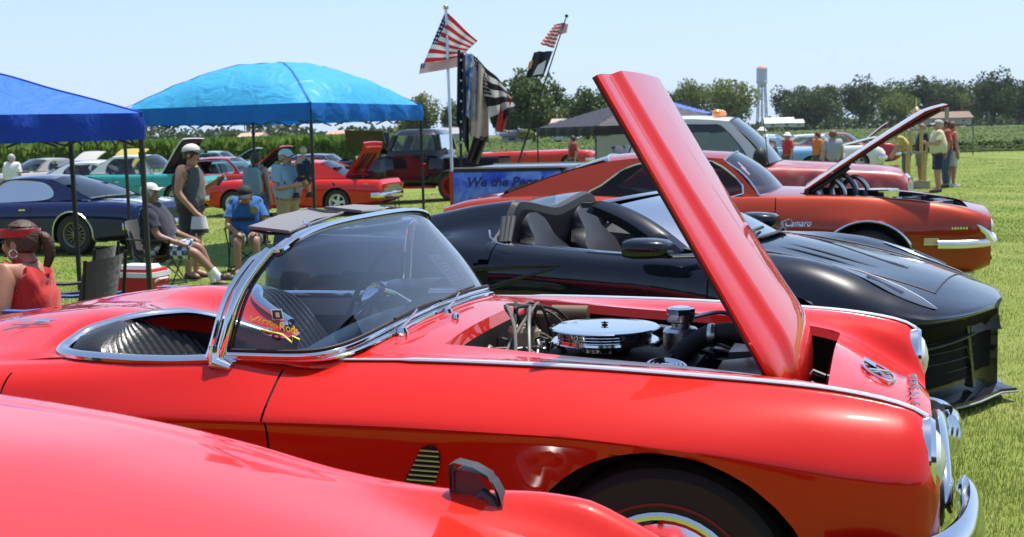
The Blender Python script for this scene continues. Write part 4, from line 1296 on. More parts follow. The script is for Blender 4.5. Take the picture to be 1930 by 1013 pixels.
# ================================================================== the black open two-seater
def black_sports_car():
    T = thing('sports_car', 'black low modern convertible, top down, between the red roadster and orange coupe', 'car', (1.765, 7.03, -.05), -rad(28.0))
    P = paint('black blue metallic', (.003, .005, .013), .3)
    CF = mat('satin black trim', (.014, .014, .015), .4)
    st = [
        (.955, [(0, .60), (.04, .60), (.08, .598), (.11, .596), (.13, .592), (.15, .585), (.16, .574), (.012, .53), (.01, .25), (.008, .14)]),
        (.90, [(0, .625), (.14, .622), (.26, .617), (.34, .612), (.40, .606), (.44, .595), (.46, .580), (.06, .49), (.05, .24), (.04, .13)]),
        (.80, [(0, .665), (.20, .66), (.40, .645), (.52, .630), (.60, .615), (.66, .598), (.69, .574), (.40, .47), (.42, .22), (.34, .12)]),
        (.68, [(0, .715), (.25, .705), (.46, .685), (.62, .665), (.71, .645), (.775, .61), (.80, .57), (.64, .46), (.67, .21), (.56, .12)]),
        (.54, [(0, .755), (.27, .745), (.48, .73), (.65, .72), (.745, .70), (.83, .645), (.87, .58), (.80, .46), (.82, .20), (.68, .12)]),
        (.34, [(0, .80), (.28, .79), (.48, .785), (.63, .80), (.745, .790), (.86, .72), (.92, .62), (.925, .45), (.92, .20), (.7, .12)]),
        (.05, [(0, .872), (.28, .86), (.48, .845), (.61, .865), (.73, .868), (.85, .80), (.935, .66), (.94, .45), (.93, .18), (.7, .12)]),
        (-.20, [(0, .918), (.28, .905), (.48, .885), (.61, .888), (.72, .888), (.85, .82), (.93, .68), (.935, .45), (.92, .18), (.7, .12)]),
        (-.45, [(0, .94), (.30, .93), (.52, .905), (.66, .892), (.76, .885), (.86, .83), (.915, .70), (.92, .45), (.91, .17), (.7, .12)]),
        (-.80, [(0, .95), (.3, .94), (.55, .92), (.72, .882), (.80, .876), (.875, .825), (.910, .70), (.90, .45), (.91, .16), (.7, .12)]),
        (-1.30, [(0, .96), (.3, .95), (.55, .93), (.72, .905), (.80, .902), (.885, .85), (.925, .73), (.905, .46), (.93, .16), (.7, .12)]),
        (-1.72, [(0, .98), (.3, .97), (.55, .95), (.72, .935), (.80, .935), (.90, .88), (.955, .76), (.94, .48), (.94, .16), (.7, .12)]),
        (-2.2, [(0, 1.0), (.3, 1.0), (.55, .985), (.72, .965), (.82, .955), (.92, .90), (.985, .76), (.98, .48), (.95, .18), (.7, .14)]),
        (-2.72, [(0, .98), (.3, .98), (.55, .975), (.72, .965), (.83, .945), (.92, .89), (.985, .74), (.98, .48), (.95, .22), (.7, .18)]),
        (-3.02, [(0, .95), (.3, .95), (.55, .945), (.72, .935), (.82, .905), (.90, .84), (.95, .70), (.94, .48), (.88, .28), (.7, .24)]),
        (-3.30, [(0, .94), (.3, .94), (.55, .93), (.70, .90), (.78, .86), (.85, .78), (.88, .68), (.88, .50), (.82, .33), (.65, .3)]),
        (-3.36, [(0, .90), (.3, .90), (.50, .89), (.64, .86), (.72, .82), (.78, .76), (.80, .66), (.80, .52), (.76, .38), (.6, .35)]),
    ]
    B = Body(st, dx=.035, sub=5)
    def grille(x, a, z, j):
        return x > .60 and j > 6.15 and j < 7.9 and z < .54 and a > .10
    def keep(x, a, z, j):
        if j < 3.0 and -1.72 < x < -.33: return False
        if j < 4.6 and x < -1.72: return False
        if -1.66 < x < -.36 and j > 4.0 and z > .22: return False
        if x > .50 and 6.2 < j < 7.95 and z < .55 and a > .02: return False
        if -1.98 < x < -1.66 and .66 < z < .66 + .20 * (x + 2.0) / .32 * .9 and a > .8: return False
        return True
    B.build('body', P, T, keep, wheels=[(0, .34, .375), (-2.722, .35, .385)], cap1=BLACK, snapx=(-1.72, -.33, -.36, -1.66), angle=32)
    for sd in (-1, 1):
        B.build('door', P, T, lambda x, a, z, j: -1.652 < x < -.368 and j > 4.0 and z > .22, wells=False, snapx=(-1.652, -.368), sides=(sd,))
    FM = mat('open intake black', (.005, .005, .0055), .75, spec=.15)
    B.build('front_intake_mesh', FM, T, lambda x, a, z, j: x > .50 and 6.2 < j < 7.95 and z < .55 and a > .02, wells=False)
    # hood panel seam and the hood vents
    m = MB()
    for sd in (-1, 1):
        pts = [(x, sd * (.50 - .10 * max(0, x - .2)), 0) for x in np.linspace(-.30, .70, 22)]
        m.tube([(x, y, B.top_z(x, y) + .001) for x, y, z in pts], .0045, BLACK, 5)
    m.tube([(.70, y, B.top_z(.70, y) + .001) for y in np.linspace(-.45, .45, 14)], .0045, BLACK, 5)
    m.build('hood_seam', T)
    for sd in (-1, 1):
        for k in range(2):
            m = MB()
            y0 = sd * (.20 + .12 * k)
            A_ = [(x, y0 + sd * .05 * smooth((x + .2) / .5), 0) for x in np.linspace(-.16, .40 - .1 * k, 12)]
            r0 = [(x, y - .016 * sin(pi * i / 11), B.top_z(x, y) + .003) for i, (x, y, z) in enumerate(A_)]
            r1 = [(x, y + .016 * sin(pi * i / 11), B.top_z(x, y) + .003) for i, (x, y, z) in enumerate(A_)]
            m.grid([r0, r1], DARK)
            m.build('hood_vent', T, smoothed=False)
    # headlights: clear blades let into the fender tops
    HL = mat('headlight blade', (.09, .085, .09), .05, .5, coat=1.0)
    for sd in (-1, 1):
        out = [(.22, .66), (.30, .60), (.46, .585), (.62, .60), (.74, .66), (.70, .70), (.56, .735), (.40, .72)]
        m = MB()
        pts = crom([(x, sd * y, B.top_z(x, y) + .005) for x, y in out], 4, closed=True)
        c = sum(pts, Vector()) / len(pts); c.z = B.top_z(c.x, c.y) + .012
        m.add(list(pts) + [c], [(i, (i + 1) % len(pts), len(pts)) if sd > 0 else ((i + 1) % len(pts), i, len(pts)) for i in range(len(pts))], HL)
        hl = m.build('headlight', T)
        MB().tube([(x, sd * y, B.top_z(x, y) + .005) for x, y in ((.26, .625), (.36, .592), (.46, .583), (.56, .592), (.66, .625), (.745, .662))], [.002, .005, .006, .005, .004, .001], mat('lamp light strip', (.55, .58, .62), .15, .5), 6).build('light_bar', hl)
        MB().tube([(x, sd * y, B.top_z(x, y) + .004) for x, y in ((.40, .66), (.50, .665), (.58, .67))], .012, mat('lamp projector', (.25, .27, .32), .08, .9), 8).build('lamp_lens', hl)
    # grille, side intakes and splitter
    m = MB()
    GR = mat('grille black', (.006, .006, .006), .45)
    def fpt(s, z, push=.006):
        """point on the nose face, s = -1..1 across"""
        a = abs(s) * .80
        lo, hi = .55, .955
        for _ in range(24):
            md = (lo + hi) / 2
            if B.side_y(md, .42) > a: lo = md
            else: hi = md
        return Vector((lo + push, a * (1 if s > 0 else -1), z))
    for sd in (-1, 1):
        rows = [[fpt(sd * (.22 + .70 * u), .17 + (.53 - .05 * u - .17) * v, .004) for v in (0, .5, 1)] for u in np.linspace(0, 1, 12)]
        m = MB()
        for k in range(5):
            m.tube([fpt(sd * (.24 + .64 * u), .22 + .055 * k, .010) for u in np.linspace(0, 1, 10)], .0035, GR, 5)
        m.tube([fpt(sd * (.26 + .60 * u), .445 - .03 * u, .02) for u in np.linspace(0, 1, 10)], .007, mat('grille bar grey', (.10, .10, .11), .3, .6), 6)
        m.build('front_intake', T)
        m = MB().add([fpt(sd * .27, .16, .03), fpt(sd * .31, .16, .03), fpt(sd * .37, .52, .01), fpt(sd * .33, .52, .01), fpt(sd * .27, .16, -.05), fpt(sd * .31, .16, -.05), fpt(sd * .37, .52, -.05), fpt(sd * .33, .52, -.05)],
                     [(0, 1, 2, 3), (1, 5, 6, 2), (0, 3, 7, 4), (3, 2, 1, 0)], P)
        m.build('intake_blade', T, smoothed=False)
        m = MB().add([fpt(sd * .86, .15, .10), fpt(sd * 1.0, .15, .02), fpt(sd * 1.0, .30, 0), fpt(sd * .90, .31, .02), fpt(sd * .86, .15, -.04), fpt(sd * 1.0, .15, -.10), fpt(sd * 1.0, .30, -.10), fpt(sd * .90, .31, -.06)],
                     [(0, 1, 2, 3), (0, 4, 5, 1), (3, 2, 6, 7), (1, 5, 6, 2), (0, 3, 7, 4)], BLACKGLOSS)
        m.build('corner_winglet', T, smoothed=False)
    rows = [[fpt(s, .44, .02), fpt(s, .46, .012), fpt(s, .52, .004)] for s in np.linspace(-.30, .30, 9)]
    MB().grid(rows, GR).build('upper_grille', T)
    m = MB()
    top = [fpt(s, .155, -.03) for s in np.linspace(-1, 1, 25)]
    lip = [fpt(s, .125, .10 - .05 * abs(s) ** 3) for s in np.linspace(-1, 1, 25)]
    low = [fpt(s, .105, .10 - .05 * abs(s) ** 3) for s in np.linspace(-1, 1, 25)]
    m.grid([top, lip, low, [fpt(s, .10, -.10) for s in np.linspace(-1, 1, 25)]], BLACKGLOSS, flip=True)
    m.build('front_splitter', T, angle=40)
    m = MB(); m.tube([p + Vector((.003, 0, .0)) for p in low], .006, mat('grey edge strip', (.35, .35, .36), .35), 6); m.build('splitter_edge', T)
    # windshield, pillars, header
    def base(s):
        a = abs(s)
        return Vector((-.30 - .26 * a ** 2.2, .735 * s, .938 - .055 * a ** 2))
    def head(s):
        a = abs(s)
        return Vector((-1.02 - .09 * a ** 2, .565 * s, 1.165 - .022 * a ** 2))
    G = [[base(s).lerp(head(s), t) + Vector((.0, 0, .055 * sin(pi * t) * (1 - .35 * abs(s)))) for s in np.linspace(-1, 1, 21)] for t in np.linspace(0, 1, 12)]
    MB().grid(G, glass('dark windshield', (.42, .50, .58), 1.3), flip=True).build('windshield', T)
    m = MB()
    for i in (0, -1):
        sg = -1 if i == 0 else 1
        path = [row[i] for row in G]
        k = len(path)
        r0 = [p + Vector((.03, -sg * .055 * (1 - .3 * j / k), .012)) for j, p in enumerate(path)]
        r1 = [p + Vector((.0, sg * .005, .014)) for j, p in enumerate(path)]
        r2 = [p + Vector((-.05, sg * .035, -.012)) for j, p in enumerate(path)]
        r3 = [p + Vector((-.09, sg * .02, -.05)) for j, p in enumerate(path)]
        m.grid([r0, r1, r2, r3], P, flip=sg > 0)
    hd = G[-1]
    m.grid([[p + Vector((.05, 0, .004)) for p in hd], [p + Vector((0, 0, .014)) for p in hd], [p + Vector((-.06, 0, .004)) for p in hd], [p + Vector((-.07, 0, -.03)) for p in hd]], P, flip=True)
    m.grid([[p + Vector((-.07, 0, -.03)) for p in hd], [p + Vector((0.02, 0, -.02)) for p in hd]], BLACK)
    for sg in (-1, 1):
        e = hd[0 if sg < 0 else -1]
        m.box(e + Vector((-.07, -sg * .02, -.012)), (.10, .07, .03), BLACK)
    m.build('windshield_frame', T, angle=40)
    MB().grid([[base(s) + Vector((.06, 0, .006)) for s in np.linspace(-.9, .9, 15)], [base(s) + Vector((.0, 0, .001)) for s in np.linspace(-.9, .9, 15)]], BLACK, flip=True).build('cowl', T)
    for y in (-.45, .12):
        MB().tube([(-.25, y, .95), (-.31, y + .18, .975), (-.33, y + .42, .975)], .010, BLACK, 6).build('wiper', T)
    # rear deck with its two humps
    rd = []
    for x, h, w in ((-1.70, 1.152, .52), (-1.9, 1.130, .54), (-2.2, 1.075, .57), (-2.5, 1.02, .60), (-2.8, .985, .62), (-3.1, .965, .62), (-3.30, .965, .62)):
        zc = .06 if x > -2.3 else .02
        zb = .99 if x > -1.95 else .97
        rd.append((x, [(0, h - zc), (.16, h - zc * .7), (w - .14, h - .005), (w, h), (w + .07, h - .05), (w + .15, max(.955, h - .13)), (.815, min(.95, float(B.top_z(x, .82)))), (.87, float(B.top_z(x, .87)) - .01)]))
    D = Body(rd, dx=.05, sub=4)
    D.build('rear_deck', P, T, angle=40)
    q = D.sec(-1.70)
    m = MB()
    fr = [(-1.70, -a, z) for a, z in q[::-1]] + [(-1.70, a, z) for a, z in q[1:]]
    m.grid([fr, [(-1.66, y, z - .012) for x, y, z in fr], [(-1.655, y * .96, z - .06) for x, y, z in fr]], CF, flip=True)
    m.grid([[(-1.655, y * .96, z - .06) for x, y, z in fr], [(-1.72, y * .9, .5) for x, y, z in fr]], BLACK, flip=True)
    m.build('roll_hoop', T, angle=50)
    for sd in (-1, 1):
        m = MB()
        for k in range(3):
            m.tube([(-1.64 + .02 * k, sd * (.80 - .01 * k), .93), (-1.66 + .02 * k, sd * (.72 - .02 * k), 1.07)], .016, mat('grey weatherstrip', (.08, .08, .085), .5), 6)
        m.build('weatherstrip', T)
        MB().tube([(-1.70, sd * .83, 1.0), (-1.675, sd * .865, .965), (-1.62, sd * .888, .935), (-1.55, sd * .893, .922)], .006, CHROME, 6).build('belt_moulding', T)
    MB().add([(-1.78, -.17, 1.05), (-1.78, .17, 1.05), (-1.75, .17, 1.16), (-1.75, -.17, 1.16)], [(0, 1, 2, 3)], GLASS).build('wind_screen', T, smoothed=False)
    MB().box((-3.30, 0, .972), (.14, 1.3, .02), P).build('spoiler', T)
    # flank intake
    for sd in (-1, 1):
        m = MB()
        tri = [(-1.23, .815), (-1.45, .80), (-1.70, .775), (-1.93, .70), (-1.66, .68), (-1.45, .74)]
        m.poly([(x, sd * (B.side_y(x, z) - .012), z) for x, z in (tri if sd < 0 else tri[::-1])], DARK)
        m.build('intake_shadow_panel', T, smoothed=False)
        m = MB()
        up_ = [(-1.22, .818), (-1.45, .812), (-1.70, .795), (-1.98, .735)]
        m.tube([(x, sd * (B.side_y(x, z) + .006), z) for x, z in up_], [.004, .010, .014, .010], P, 8, flat=(.6, 1.4))
        lo_ = [(-1.26, .80), (-1.45, .745), (-1.66, .675), (-1.80, .60)]
        m.tube([(x, sd * (B.side_y(x, z) + .004), z) for x, z in lo_], [.004, .008, .012, .008], P, 8, flat=(.6, 1.4))
        m.build('side_intake', T)
        # mirror on its stalk
        m = MB()
        m.tube([(-.44, sd * .87, .885), (-.56, sd * .93, .885), (-.68, sd * .98, .892)], [.018, .016, .02], P, 8, flat=(1.6, .6))
        body = [(-.53, .028, .030), (-.56, .050, .046), (-.64, .060, .055), (-.72, .062, .056), (-.765, .055, .050), (-.775, .04, .04)]
        rows = [[(x, sd * 1.0 + hy * 1.9 * (abs(cos(t)) ** .7) * (1 if cos(t) > 0 else -1), .935 + hz * (abs(sin(t)) ** .7) * (1 if sin(t) > 0 else -1)) for t in np.linspace(0, 2 * pi, 16, endpoint=False)] for x, hy, hz in body]
        m.grid(rows, P, closev=True, flip=True); m.add(rows[0], [tuple(range(16))], P); m.add(rows[-1], [tuple(range(15, -1, -1))], GLASSD)
        m.build('door_mirror', T, angle=50)
        # seats, dash, tub
    LEA = mat('black leather', (.034, .034, .037), .40, bump=.2, bscale=120)
    for sd in (-1, 1):
        m = MB()
        S_ = bpy.data.objects.new('seat', None); COL.objects.link(S_); S_.parent = T; S_.location = (-1.62, sd * .36, 0)
        rows = []
        for u in np.linspace(0, 1, 15):
            wd = .245 * (1 - .46 * smooth((u - .64) / .13)) * (1 if u < .86 else math.sqrt(max(0, 1 - ((u - .86) / .145) ** 2)))
            rows.append([(.24 - .28 * u + .09 * abs(v) ** 2 * (1 - u), v * wd, .42 + .66 * u) for v in np.linspace(-1, 1, 13)])
        m.grid(rows, LEA); m.grid([[(x - .10, y, z + .01) for x, y, z in r] for r in rows], LEA, flip=True)
        e = [r[0] for r in rows] + rows[-1][1:-1] + [r[-1] for r in rows[::-1]]
        m.grid([e, [(x - .05, y * 1.06, z + .006) for x, y, z in e], [(x - .10, y, z + .01) for x, y, z in e]], LEA)
        m.build('seat_back', S_, angle=60)
        MB().box((.42, 0, .40), (.5, .46, .14), LEA).build('seat_cushion', S_)
    m = MB()
    rows = [[(-.42 - .42 * u, .72 * v, .905 - .03 * v * v + .04 * sin(pi * u) - (.10 if u == 1 else 0)) for v in np.linspace(-1, 1, 13)] for u in np.linspace(0, 1, 7)]
    m.grid(rows, BLACK, flip=True); m.grid([rows[-1], [(x + .05, y, .5) for x, y, z in rows[-1]]], BLACK, flip=True)
    m.build('dashboard', T)
    m = MB(); m.box((-1.0, 0, .28), (1.5, 1.5, .02), BLACK)
    for sd in (-1, 1):
        xs = np.linspace(-1.70, -.35, 12)
        jj = 3 * B.sub
        r0 = [(x, sd * (float(B.sec(x)[jj, 0])), float(B.sec(x)[jj, 1])) for x in xs]
        r1 = [(x, y - sd * .09, z - .05) for x, y, z in r0]
        m.grid([r0, r1, [(x, y - sd * .03, .3) for x, y, z in r1]], LEA, flip=sd > 0)
    m.build('cockpit_tub', T)
    MB().tube([(-.98, .36, .98), (-1.0, .36 + .15, .92), (-.96, .36, .78), (-.97, .36 - .15, .92)], .014, BLACK, 6, closed=True).build('steering_wheel', T)
    for x, w_ in ((0, .34), (-2.722, .35)):
        for sd in (-1, 1):
            wheel(T, (x, sd * .82, w_), sd, w_, .25, .25, 'five', rimm=BLACKGLOSS)
    m = MB(); m.box((-1.35, 0, .17), (3.9, 1.4, .06), BLACK); m.build('underbody', T, smoothed=False)
    return T, B
BLACKCAR, BB = black_sports_car()

# ================================================================== closed-car upper works
def side_frame(zb, wb, zt, wt):
    def f(x, z, off=0.0, sd=-1):
        t = (z - zb) / (zt - zb)
        return Vector((x, sd * (wb + (wt - wb) * t - .02 * t * (1 - t) * -1 + off), z))
    return f

def cast(c, ang, poly):
    """distance from c along angle to the polygon (x, z)"""
    dx, dz = cos(ang), sin(ang); best = None
    for i in range(len(poly)):
        (x0, z0), (x1, z1) = poly[i], poly[(i + 1) % len(poly)]
        ex, ez = x1 - x0, z1 - z0
        den = dx * ez - dz * ex
        if abs(den) < 1e-12: continue
        t = ((x0 - c[0]) * ez - (z0 - c[1]) * ex) / den
        u = ((x0 - c[0]) * dz - (z0 - c[1]) * dx) / den
        if t > 0 and -1e-9 <= u <= 1 + 1e-9 and (best is None or t > best): best = t
    return best or 0.0

def greenhouse(T, P, wsb, wst, rrt, rrb, dlo, wb, wt, g=GLASS, gr=None, pillar=True, crown=.035, trim=CHROME, rearw=None, bowx=.16, sail=.0, front=None):
    """wsb, wst, rrt, rrb = (x, z): foot and head of the windshield, head and foot of the rear glass; dlo = side window outline"""
    zt = max(wst[1], rrt[1]); zb = min(wsb[1], rrb[1])
    sf = side_frame(zb, wb, zt, wt)
    rw = rearw or wb
    rfoot = (rrb[0] - sail, rrb[1] - .02 * (sail > 0)); rhead = (rrt[0] - sail * .25, rrt[1])
    # roof
    out = crom([(rrb[0], 0, rrb[1]), (rrt[0], 0, rrt[1]), (wst[0], 0, wst[1]), (wsb[0], 0, wsb[1])], 10)
    roof_xs = [i / 14 for i in range(15)]
    def roofline(u):
        x = rrt[0] + (wst[0] - rrt[0]) * u
        z = rrt[1] + (wst[1] - rrt[1]) * u + .030 * sin(pi * u)
        return x, z
    vs_ = np.linspace(-1, 1, 15)
    rows = []
    for u in roof_xs:
        x, z = roofline(u)
        rows.append([(x + bowx * .45 * (1 - v * v) * (1 if u > .5 else -1) * abs(2 * u - 1) ** 2, wt * v, z - .03 + crown * (1 - v * v) + .03 * (1 - abs(v) ** 4)) for v in vs_])
    MB().grid(rows, P, flip=True).build('roof', T)
    MB().grid([[(x, y * .985, z - .022) for x, y, z in r] for r in rows], BLACK).build('headliner', T)
    def pane(foot, head, wf, wh, name, sgn, m):
        hr = rows[-1] if sgn > 0 else rows[0]
        G = []
        for t in np.linspace(0, 1, 9):
            row = []
            for k, v in enumerate(vs_):
                f = Vector((foot[0] + (bowx if sgn > 0 else -bowx * (1 if sail == 0 else .25)) * (1 - v * v), wf * v, foot[1] + .02 * (1 - v * v)))
                h = Vector(hr[k]); h.y = wh * v
                p = f.lerp(h, t); p += Vector((sgn * .03, 0, .02)) * sin(pi * t)
                row.append(p)
            G.append(row)
        o = MB().grid(G, m, flip=sgn < 0).build(name, T)
        tr = MB()
        tr.tube(G[0], .012, trim, 6); tr.tube(G[-1], .010, trim, 6)
        for k in (0, -1): tr.tube([r[k] for r in G], .014, trim, 6)
        tr.build(name + '_moulding', o)
        return G
    GW = pane(wsb, wst, wb - .03, wt - .02, 'windshield', 1, front or g)
    GR_ = pane(rrb, rrt, rw - .06, wt - .03, 'rear_window', -1, gr or g)
    # sides
    outer = [wsb] + [(wsb[0] + (wst[0] - wsb[0]) * t + .015 * sin(pi * t), wsb[1] + (wst[1] - wsb[1]) * t + .012 * sin(pi * t)) for t in (.25, .5, .75)] + [wst] + [roofline(u) for u in (.8, .6, .4, .2)] + [rrt] + \
            [(rhead[0] + (rfoot[0] - rhead[0]) * t - .02 * sin(pi * t), rhead[1] + (rfoot[1] - rhead[1]) * t + .015 * sin(pi * t)) for t in (.25, .5, .75)] + [rfoot]
    outer = [(x, z - (.012 if 0 < i < len(outer) - 1 else 0)) for i, (x, z) in enumerate(outer)]
    dl = [(p.x, p.z) for p in crom([(x, 0, z) for x, z in dlo], 5, closed=True)]
    if sail > 0:
        for sd, k in ((-1, 0), (1, -1)):
            A_ = [r[k] for r in GR_]
            m_ = MB(); Q_ = []
            for i, p in enumerate(A_):
                t = i / (len(A_) - 1)
                x = rfoot[0] + (rhead[0] - rfoot[0]) * t - .02 * sin(pi * t); z = rfoot[1] + (rhead[1] - rfoot[1]) * t + .015 * sin(pi * t)
                Q_.append(sf(x, z, 0, sd))
            m_.grid([A_, Q_], P, flip=sd < 0).build('sail_panel', T)
    c = (sum(p[0] for p in dl) / len(dl), sum(p[1] for p in dl) / len(dl))
    angs = sorted(set([2 * pi * k / 72 for k in range(72)] + [math.atan2(z - c[1], x - c[0]) % (2 * pi) for x, z in outer]))
    ri = [cast(c, a, dl) for a in angs]; ro = [max(cast(c, a, outer), r_ + .004) for a, r_ in zip(angs, ri)]
    for sd in (-1, 1):
        m = MB()
        I = [sf(c[0] + r_ * cos(a), c[1] + r_ * sin(a), -.006, sd) for a, r_ in zip(angs, ri)]
        O = [sf(c[0] + r_ * cos(a), c[1] + r_ * sin(a), 0, sd) for a, r_ in zip(angs, ro)]
        m.grid([O, I], P, closev=True, flip=sd > 0)
        I2 = [p + Vector((0, -sd * .03, 0)) for p in I]; O2 = [p + Vector((0, -sd * .03, 0)) for p in O]
        m.grid([O2, I2], BLACK, closev=True, flip=sd < 0)
        m.build('side_panel', T, angle=25)
        w_ = MB().add(I, [tuple(range(len(I)))], g).build('side_window', T, smoothed=False)
        MB().tube([p + Vector((0, sd * .006, 0)) for p in I], .008, trim, 6, closed=True).build('window_moulding', w_)
    for x in (wst[0] - .35, rrt[0] - .15):
        for y in (-.38, .38):
            m = MB()
            G = [[(x - .22 * u, y + .25 * v * (1 - .25 * u), zb - .25 + .52 * u) for v in (-1, -.5, 0, .5, 1)] for u in (0, .4, .8, 1)]
            m.grid(G, VINYL, flip=True); m.grid([[(a - .08, b, c_) for a, b, c_ in r] for r in G], VINYL)
            m.grid([[p for p in G[-1]], [(a - .08, b, c_) for a, b, c_ in G[-1]]], VINYL)
            m.build('seat', T)
    m = MB(); m.box(((wsb[0] + rrb[0]) / 2, 0, zb - .22), (abs(wsb[0] - rrb[0]) - .1, wb * 1.8, .04), BLACK); m.box((wsb[0] - .25, 0, zb - .08), (.3, wb * 1.7, .1), BLACK)
    for sd in (-1, 1):
        m.box(((wsb[0] + rrb[0]) / 2, sd * wb * .90, zb - .28), (abs(wsb[0] - rrb[0]) - .05, .02, .56), BLACK)
    m.box((rrb[0] + .22, 0, zb - .02), (.44, wb * 1.7, .02), BLACK)
    m.tube([(wsb[0] - .5 + .05 * sin(a), .38 + .18 * cos(a), zb + .0 + .17 * sin(a)) for a in np.linspace(0, 2 * pi, 18, endpoint=False)], .012, BLACK, 5, closed=True)
    m.build('cabin', T, smoothed=False)

# ================================================================== the orange coupe
ORANGE = paint('burnt orange metallic', (.37, .036, .008), .34, .25)
def orange_coupe():
    T = thing('coupe', 'burnt orange two-door coupe with raised hood and round wheel arches behind the black convertible', 'car', (3.15, 10.95, -.015), -rad(15.5))
    st = [
        (.97, [(0, .80), (.3, .79), (.52, .775), (.64, .755), (.70, .73), (.72, .68), (.72, .60), (.72, .48), (.68, .36), (.5, .32)]),
        (.86, [(0, .825), (.3, .82), (.54, .81), (.66, .80), (.74, .783), (.795, .72), (.81, .60), (.80, .48), (.76, .33), (.55, .28)]),
        (.60, [(0, .865), (.3, .86), (.55, .855), (.67, .86), (.745, .850), (.815, .77), (.85, .63), (.84, .47), (.79, .30), (.55, .25)]),
        (.30, [(0, .905), (.3, .90), (.56, .893), (.68, .898), (.745, .890), (.825, .80), (.885, .66), (.875, .47), (.81, .28), (.55, .22)]),
        (-.10, [(0, .945), (.3, .94), (.57, .93), (.69, .925), (.75, .915), (.835, .81), (.90, .69), (.885, .47), (.82, .26), (.55, .2)]),
        (-.50, [(0, .97), (.3, .965), (.58, .945), (.70, .932), (.755, .922), (.835, .81), (.885, .67), (.87, .45), (.82, .24), (.55, .18)]),
        (-.90, [(0, .985), (.3, .975), (.60, .95), (.71, .932), (.76, .922), (.835, .815), (.875, .67), (.865, .45), (.82, .22), (.55, .17)]),
        (-1.8, [(0, .98), (.3, .97), (.60, .95), (.71, .932), (.765, .922), (.845, .815), (.88, .67), (.87, .45), (.82, .22), (.55, .17)]),
        (-2.5, [(0, .99), (.3, .985), (.56, .972), (.68, .962), (.78, .945), (.87, .84), (.90, .68), (.885, .47), (.83, .24), (.55, .19)]),
        (-3.05, [(0, .985), (.3, .98), (.56, .97), (.68, .96), (.77, .935), (.85, .83), (.885, .67), (.875, .48), (.82, .30), (.55, .25)]),
        (-3.45, [(0, .945), (.3, .94), (.56, .93), (.68, .925), (.755, .90), (.82, .81), (.85, .66), (.845, .50), (.80, .36), (.55, .3)]),
        (-3.70, [(0, .88), (.3, .88), (.55, .87), (.66, .86), (.72, .84), (.77, .76), (.80, .64), (.79, .52), (.76, .40), (.5, .36)]),
    ]
    B = Body(st, dx=.04, sub=4)
    def keep(x, a, z, j):
        if j < 2.35 and -.52 < x < .80: return False
        if -2.06 < x < -.735 and j > 3.9 and z > .24: return False
        return True
    b, rings = B.build('body', ORANGE, T, keep, wheels=[(0, .33, .40), (-2.745, .33, .37)], cap0=ORANGE, cap1=BLACK, snapx=(-.52, .80, -2.06, -.735), angle=35)
    for sd in (-1, 1):
        B.build('door', ORANGE, T, lambda x, a, z, j: -2.052 < x < -.743 and j > 3.9 and z > .24, wells=False, snapx=(-2.052, -.743), sides=(sd,))
    for ring in rings:
        for sd in (-1, 1):
            MB().tube([(p[0], sd * (p[1] + .006), p[2]) for p in ring], .012, CHROME, 6).build('arch_moulding', T)
    m = MB()
    for sd in (-1, 1):
        xs = np.linspace(-.52, .80, 20); jj = int(2.35 * B.sub)
        r0 = [(x, sd * float(B.sec(x)[jj, 0]), float(B.sec(x)[jj, 1])) for x in xs]
        m.grid([r0, [(x, y, z - .05) for x, y, z in r0], [(x, y, z - .4) for x, y, z in r0]], BLACK, flip=sd > 0)
    m.box((.14, 0, .48), (1.35, 1.2, .03), BLACK); m.box((-.53, 0, .75), (.03, 1.15, .4), BLACK); m.box((.81, 0, .65), (.03, 1.15, .3), BLACK)
    m.build('engine_bay', T, smoothed=False)
    m = MB(); m.box((.10, 0, .72), (.6, .45, .22), BLACK); m.lathe([(.001, .0), (.18, 0), (.18, .07), (.17, .08), (.001, .085)], CHROME, 24, (.10, 0, .87))
    m.build('engine_block', T, smoothed=False)
    HS = mat('blue grey hose', (.16, .18, .24), .3, .3)
    for k in range(5):
        y = -.32 + .16 * k; x = -.30 + .10 * (k % 3)
        MB().tube(crom([(x - .08, y, .84), (x - .10, y + .02, .97), (x, y, 1.06 + .03 * (k % 2)), (x + .10, y, .98), (x + .12, y, .84)], 5), .022, HS if k % 2 else ALU, 8).build('intake_pipe', T)
    m = MB()
    for k in range(12):
        x, y = rnd.uniform(.2, .75), rnd.uniform(-.45, .45)
        m.box((x, y, .80 + .05 * rnd.random()), (.12, .1, .06), rnd.choice([ALU, WHITE, BLACK, CHROME, HS]), Matrix.Rotation(rnd.random(), 3, 'Z'))
    tag(m.build('engine_bay_fittings', T, smoothed=False), kind='stuff')
    # hood
    org = Vector((-.50, 0, .985)); a = rad(33.0); L = 1.32
    ax = Vector((cos(a), 0, sin(a))); nr = Vector((-sin(a), 0, cos(a)))
    def hp(u, v, off=0): return org + ax * (L * u) + nr * (off + .02 * (1 - v * v) - .05 * smooth((u - .88) / .12) + .012 * sin(pi * u)) + Vector((0, .60 * v, 0))
    us = np.linspace(0, 1, 16); vv = np.linspace(-1, 1, 13)
    t_ = [[hp(u, v) for v in vv] for u in us]; b_ = [[hp(u, v, -.018 - .010 * (abs(v) < .85)) for v in vv] for u in us]
    H = MB().grid(t_, ORANGE, flip=True).grid([[r[0] for r in t_], [r[0] for r in b_]], ORANGE).grid([[r[-1] for r in b_], [r[-1] for r in t_]], ORANGE).grid([t_[-1], b_[-1]], ORANGE, flip=True).build('hood', T, angle=40)
    UO = mat('hood liner red', (.10, .013, .008), .45)
    m = MB().grid(b_, UO)
    for v in (-.9, -.3, .3, .9): m.tube([hp(u, v, -.030) for u in (.03, .3, .6, .95)], .016, UO, 6)
    m.build('hood_liner', H)
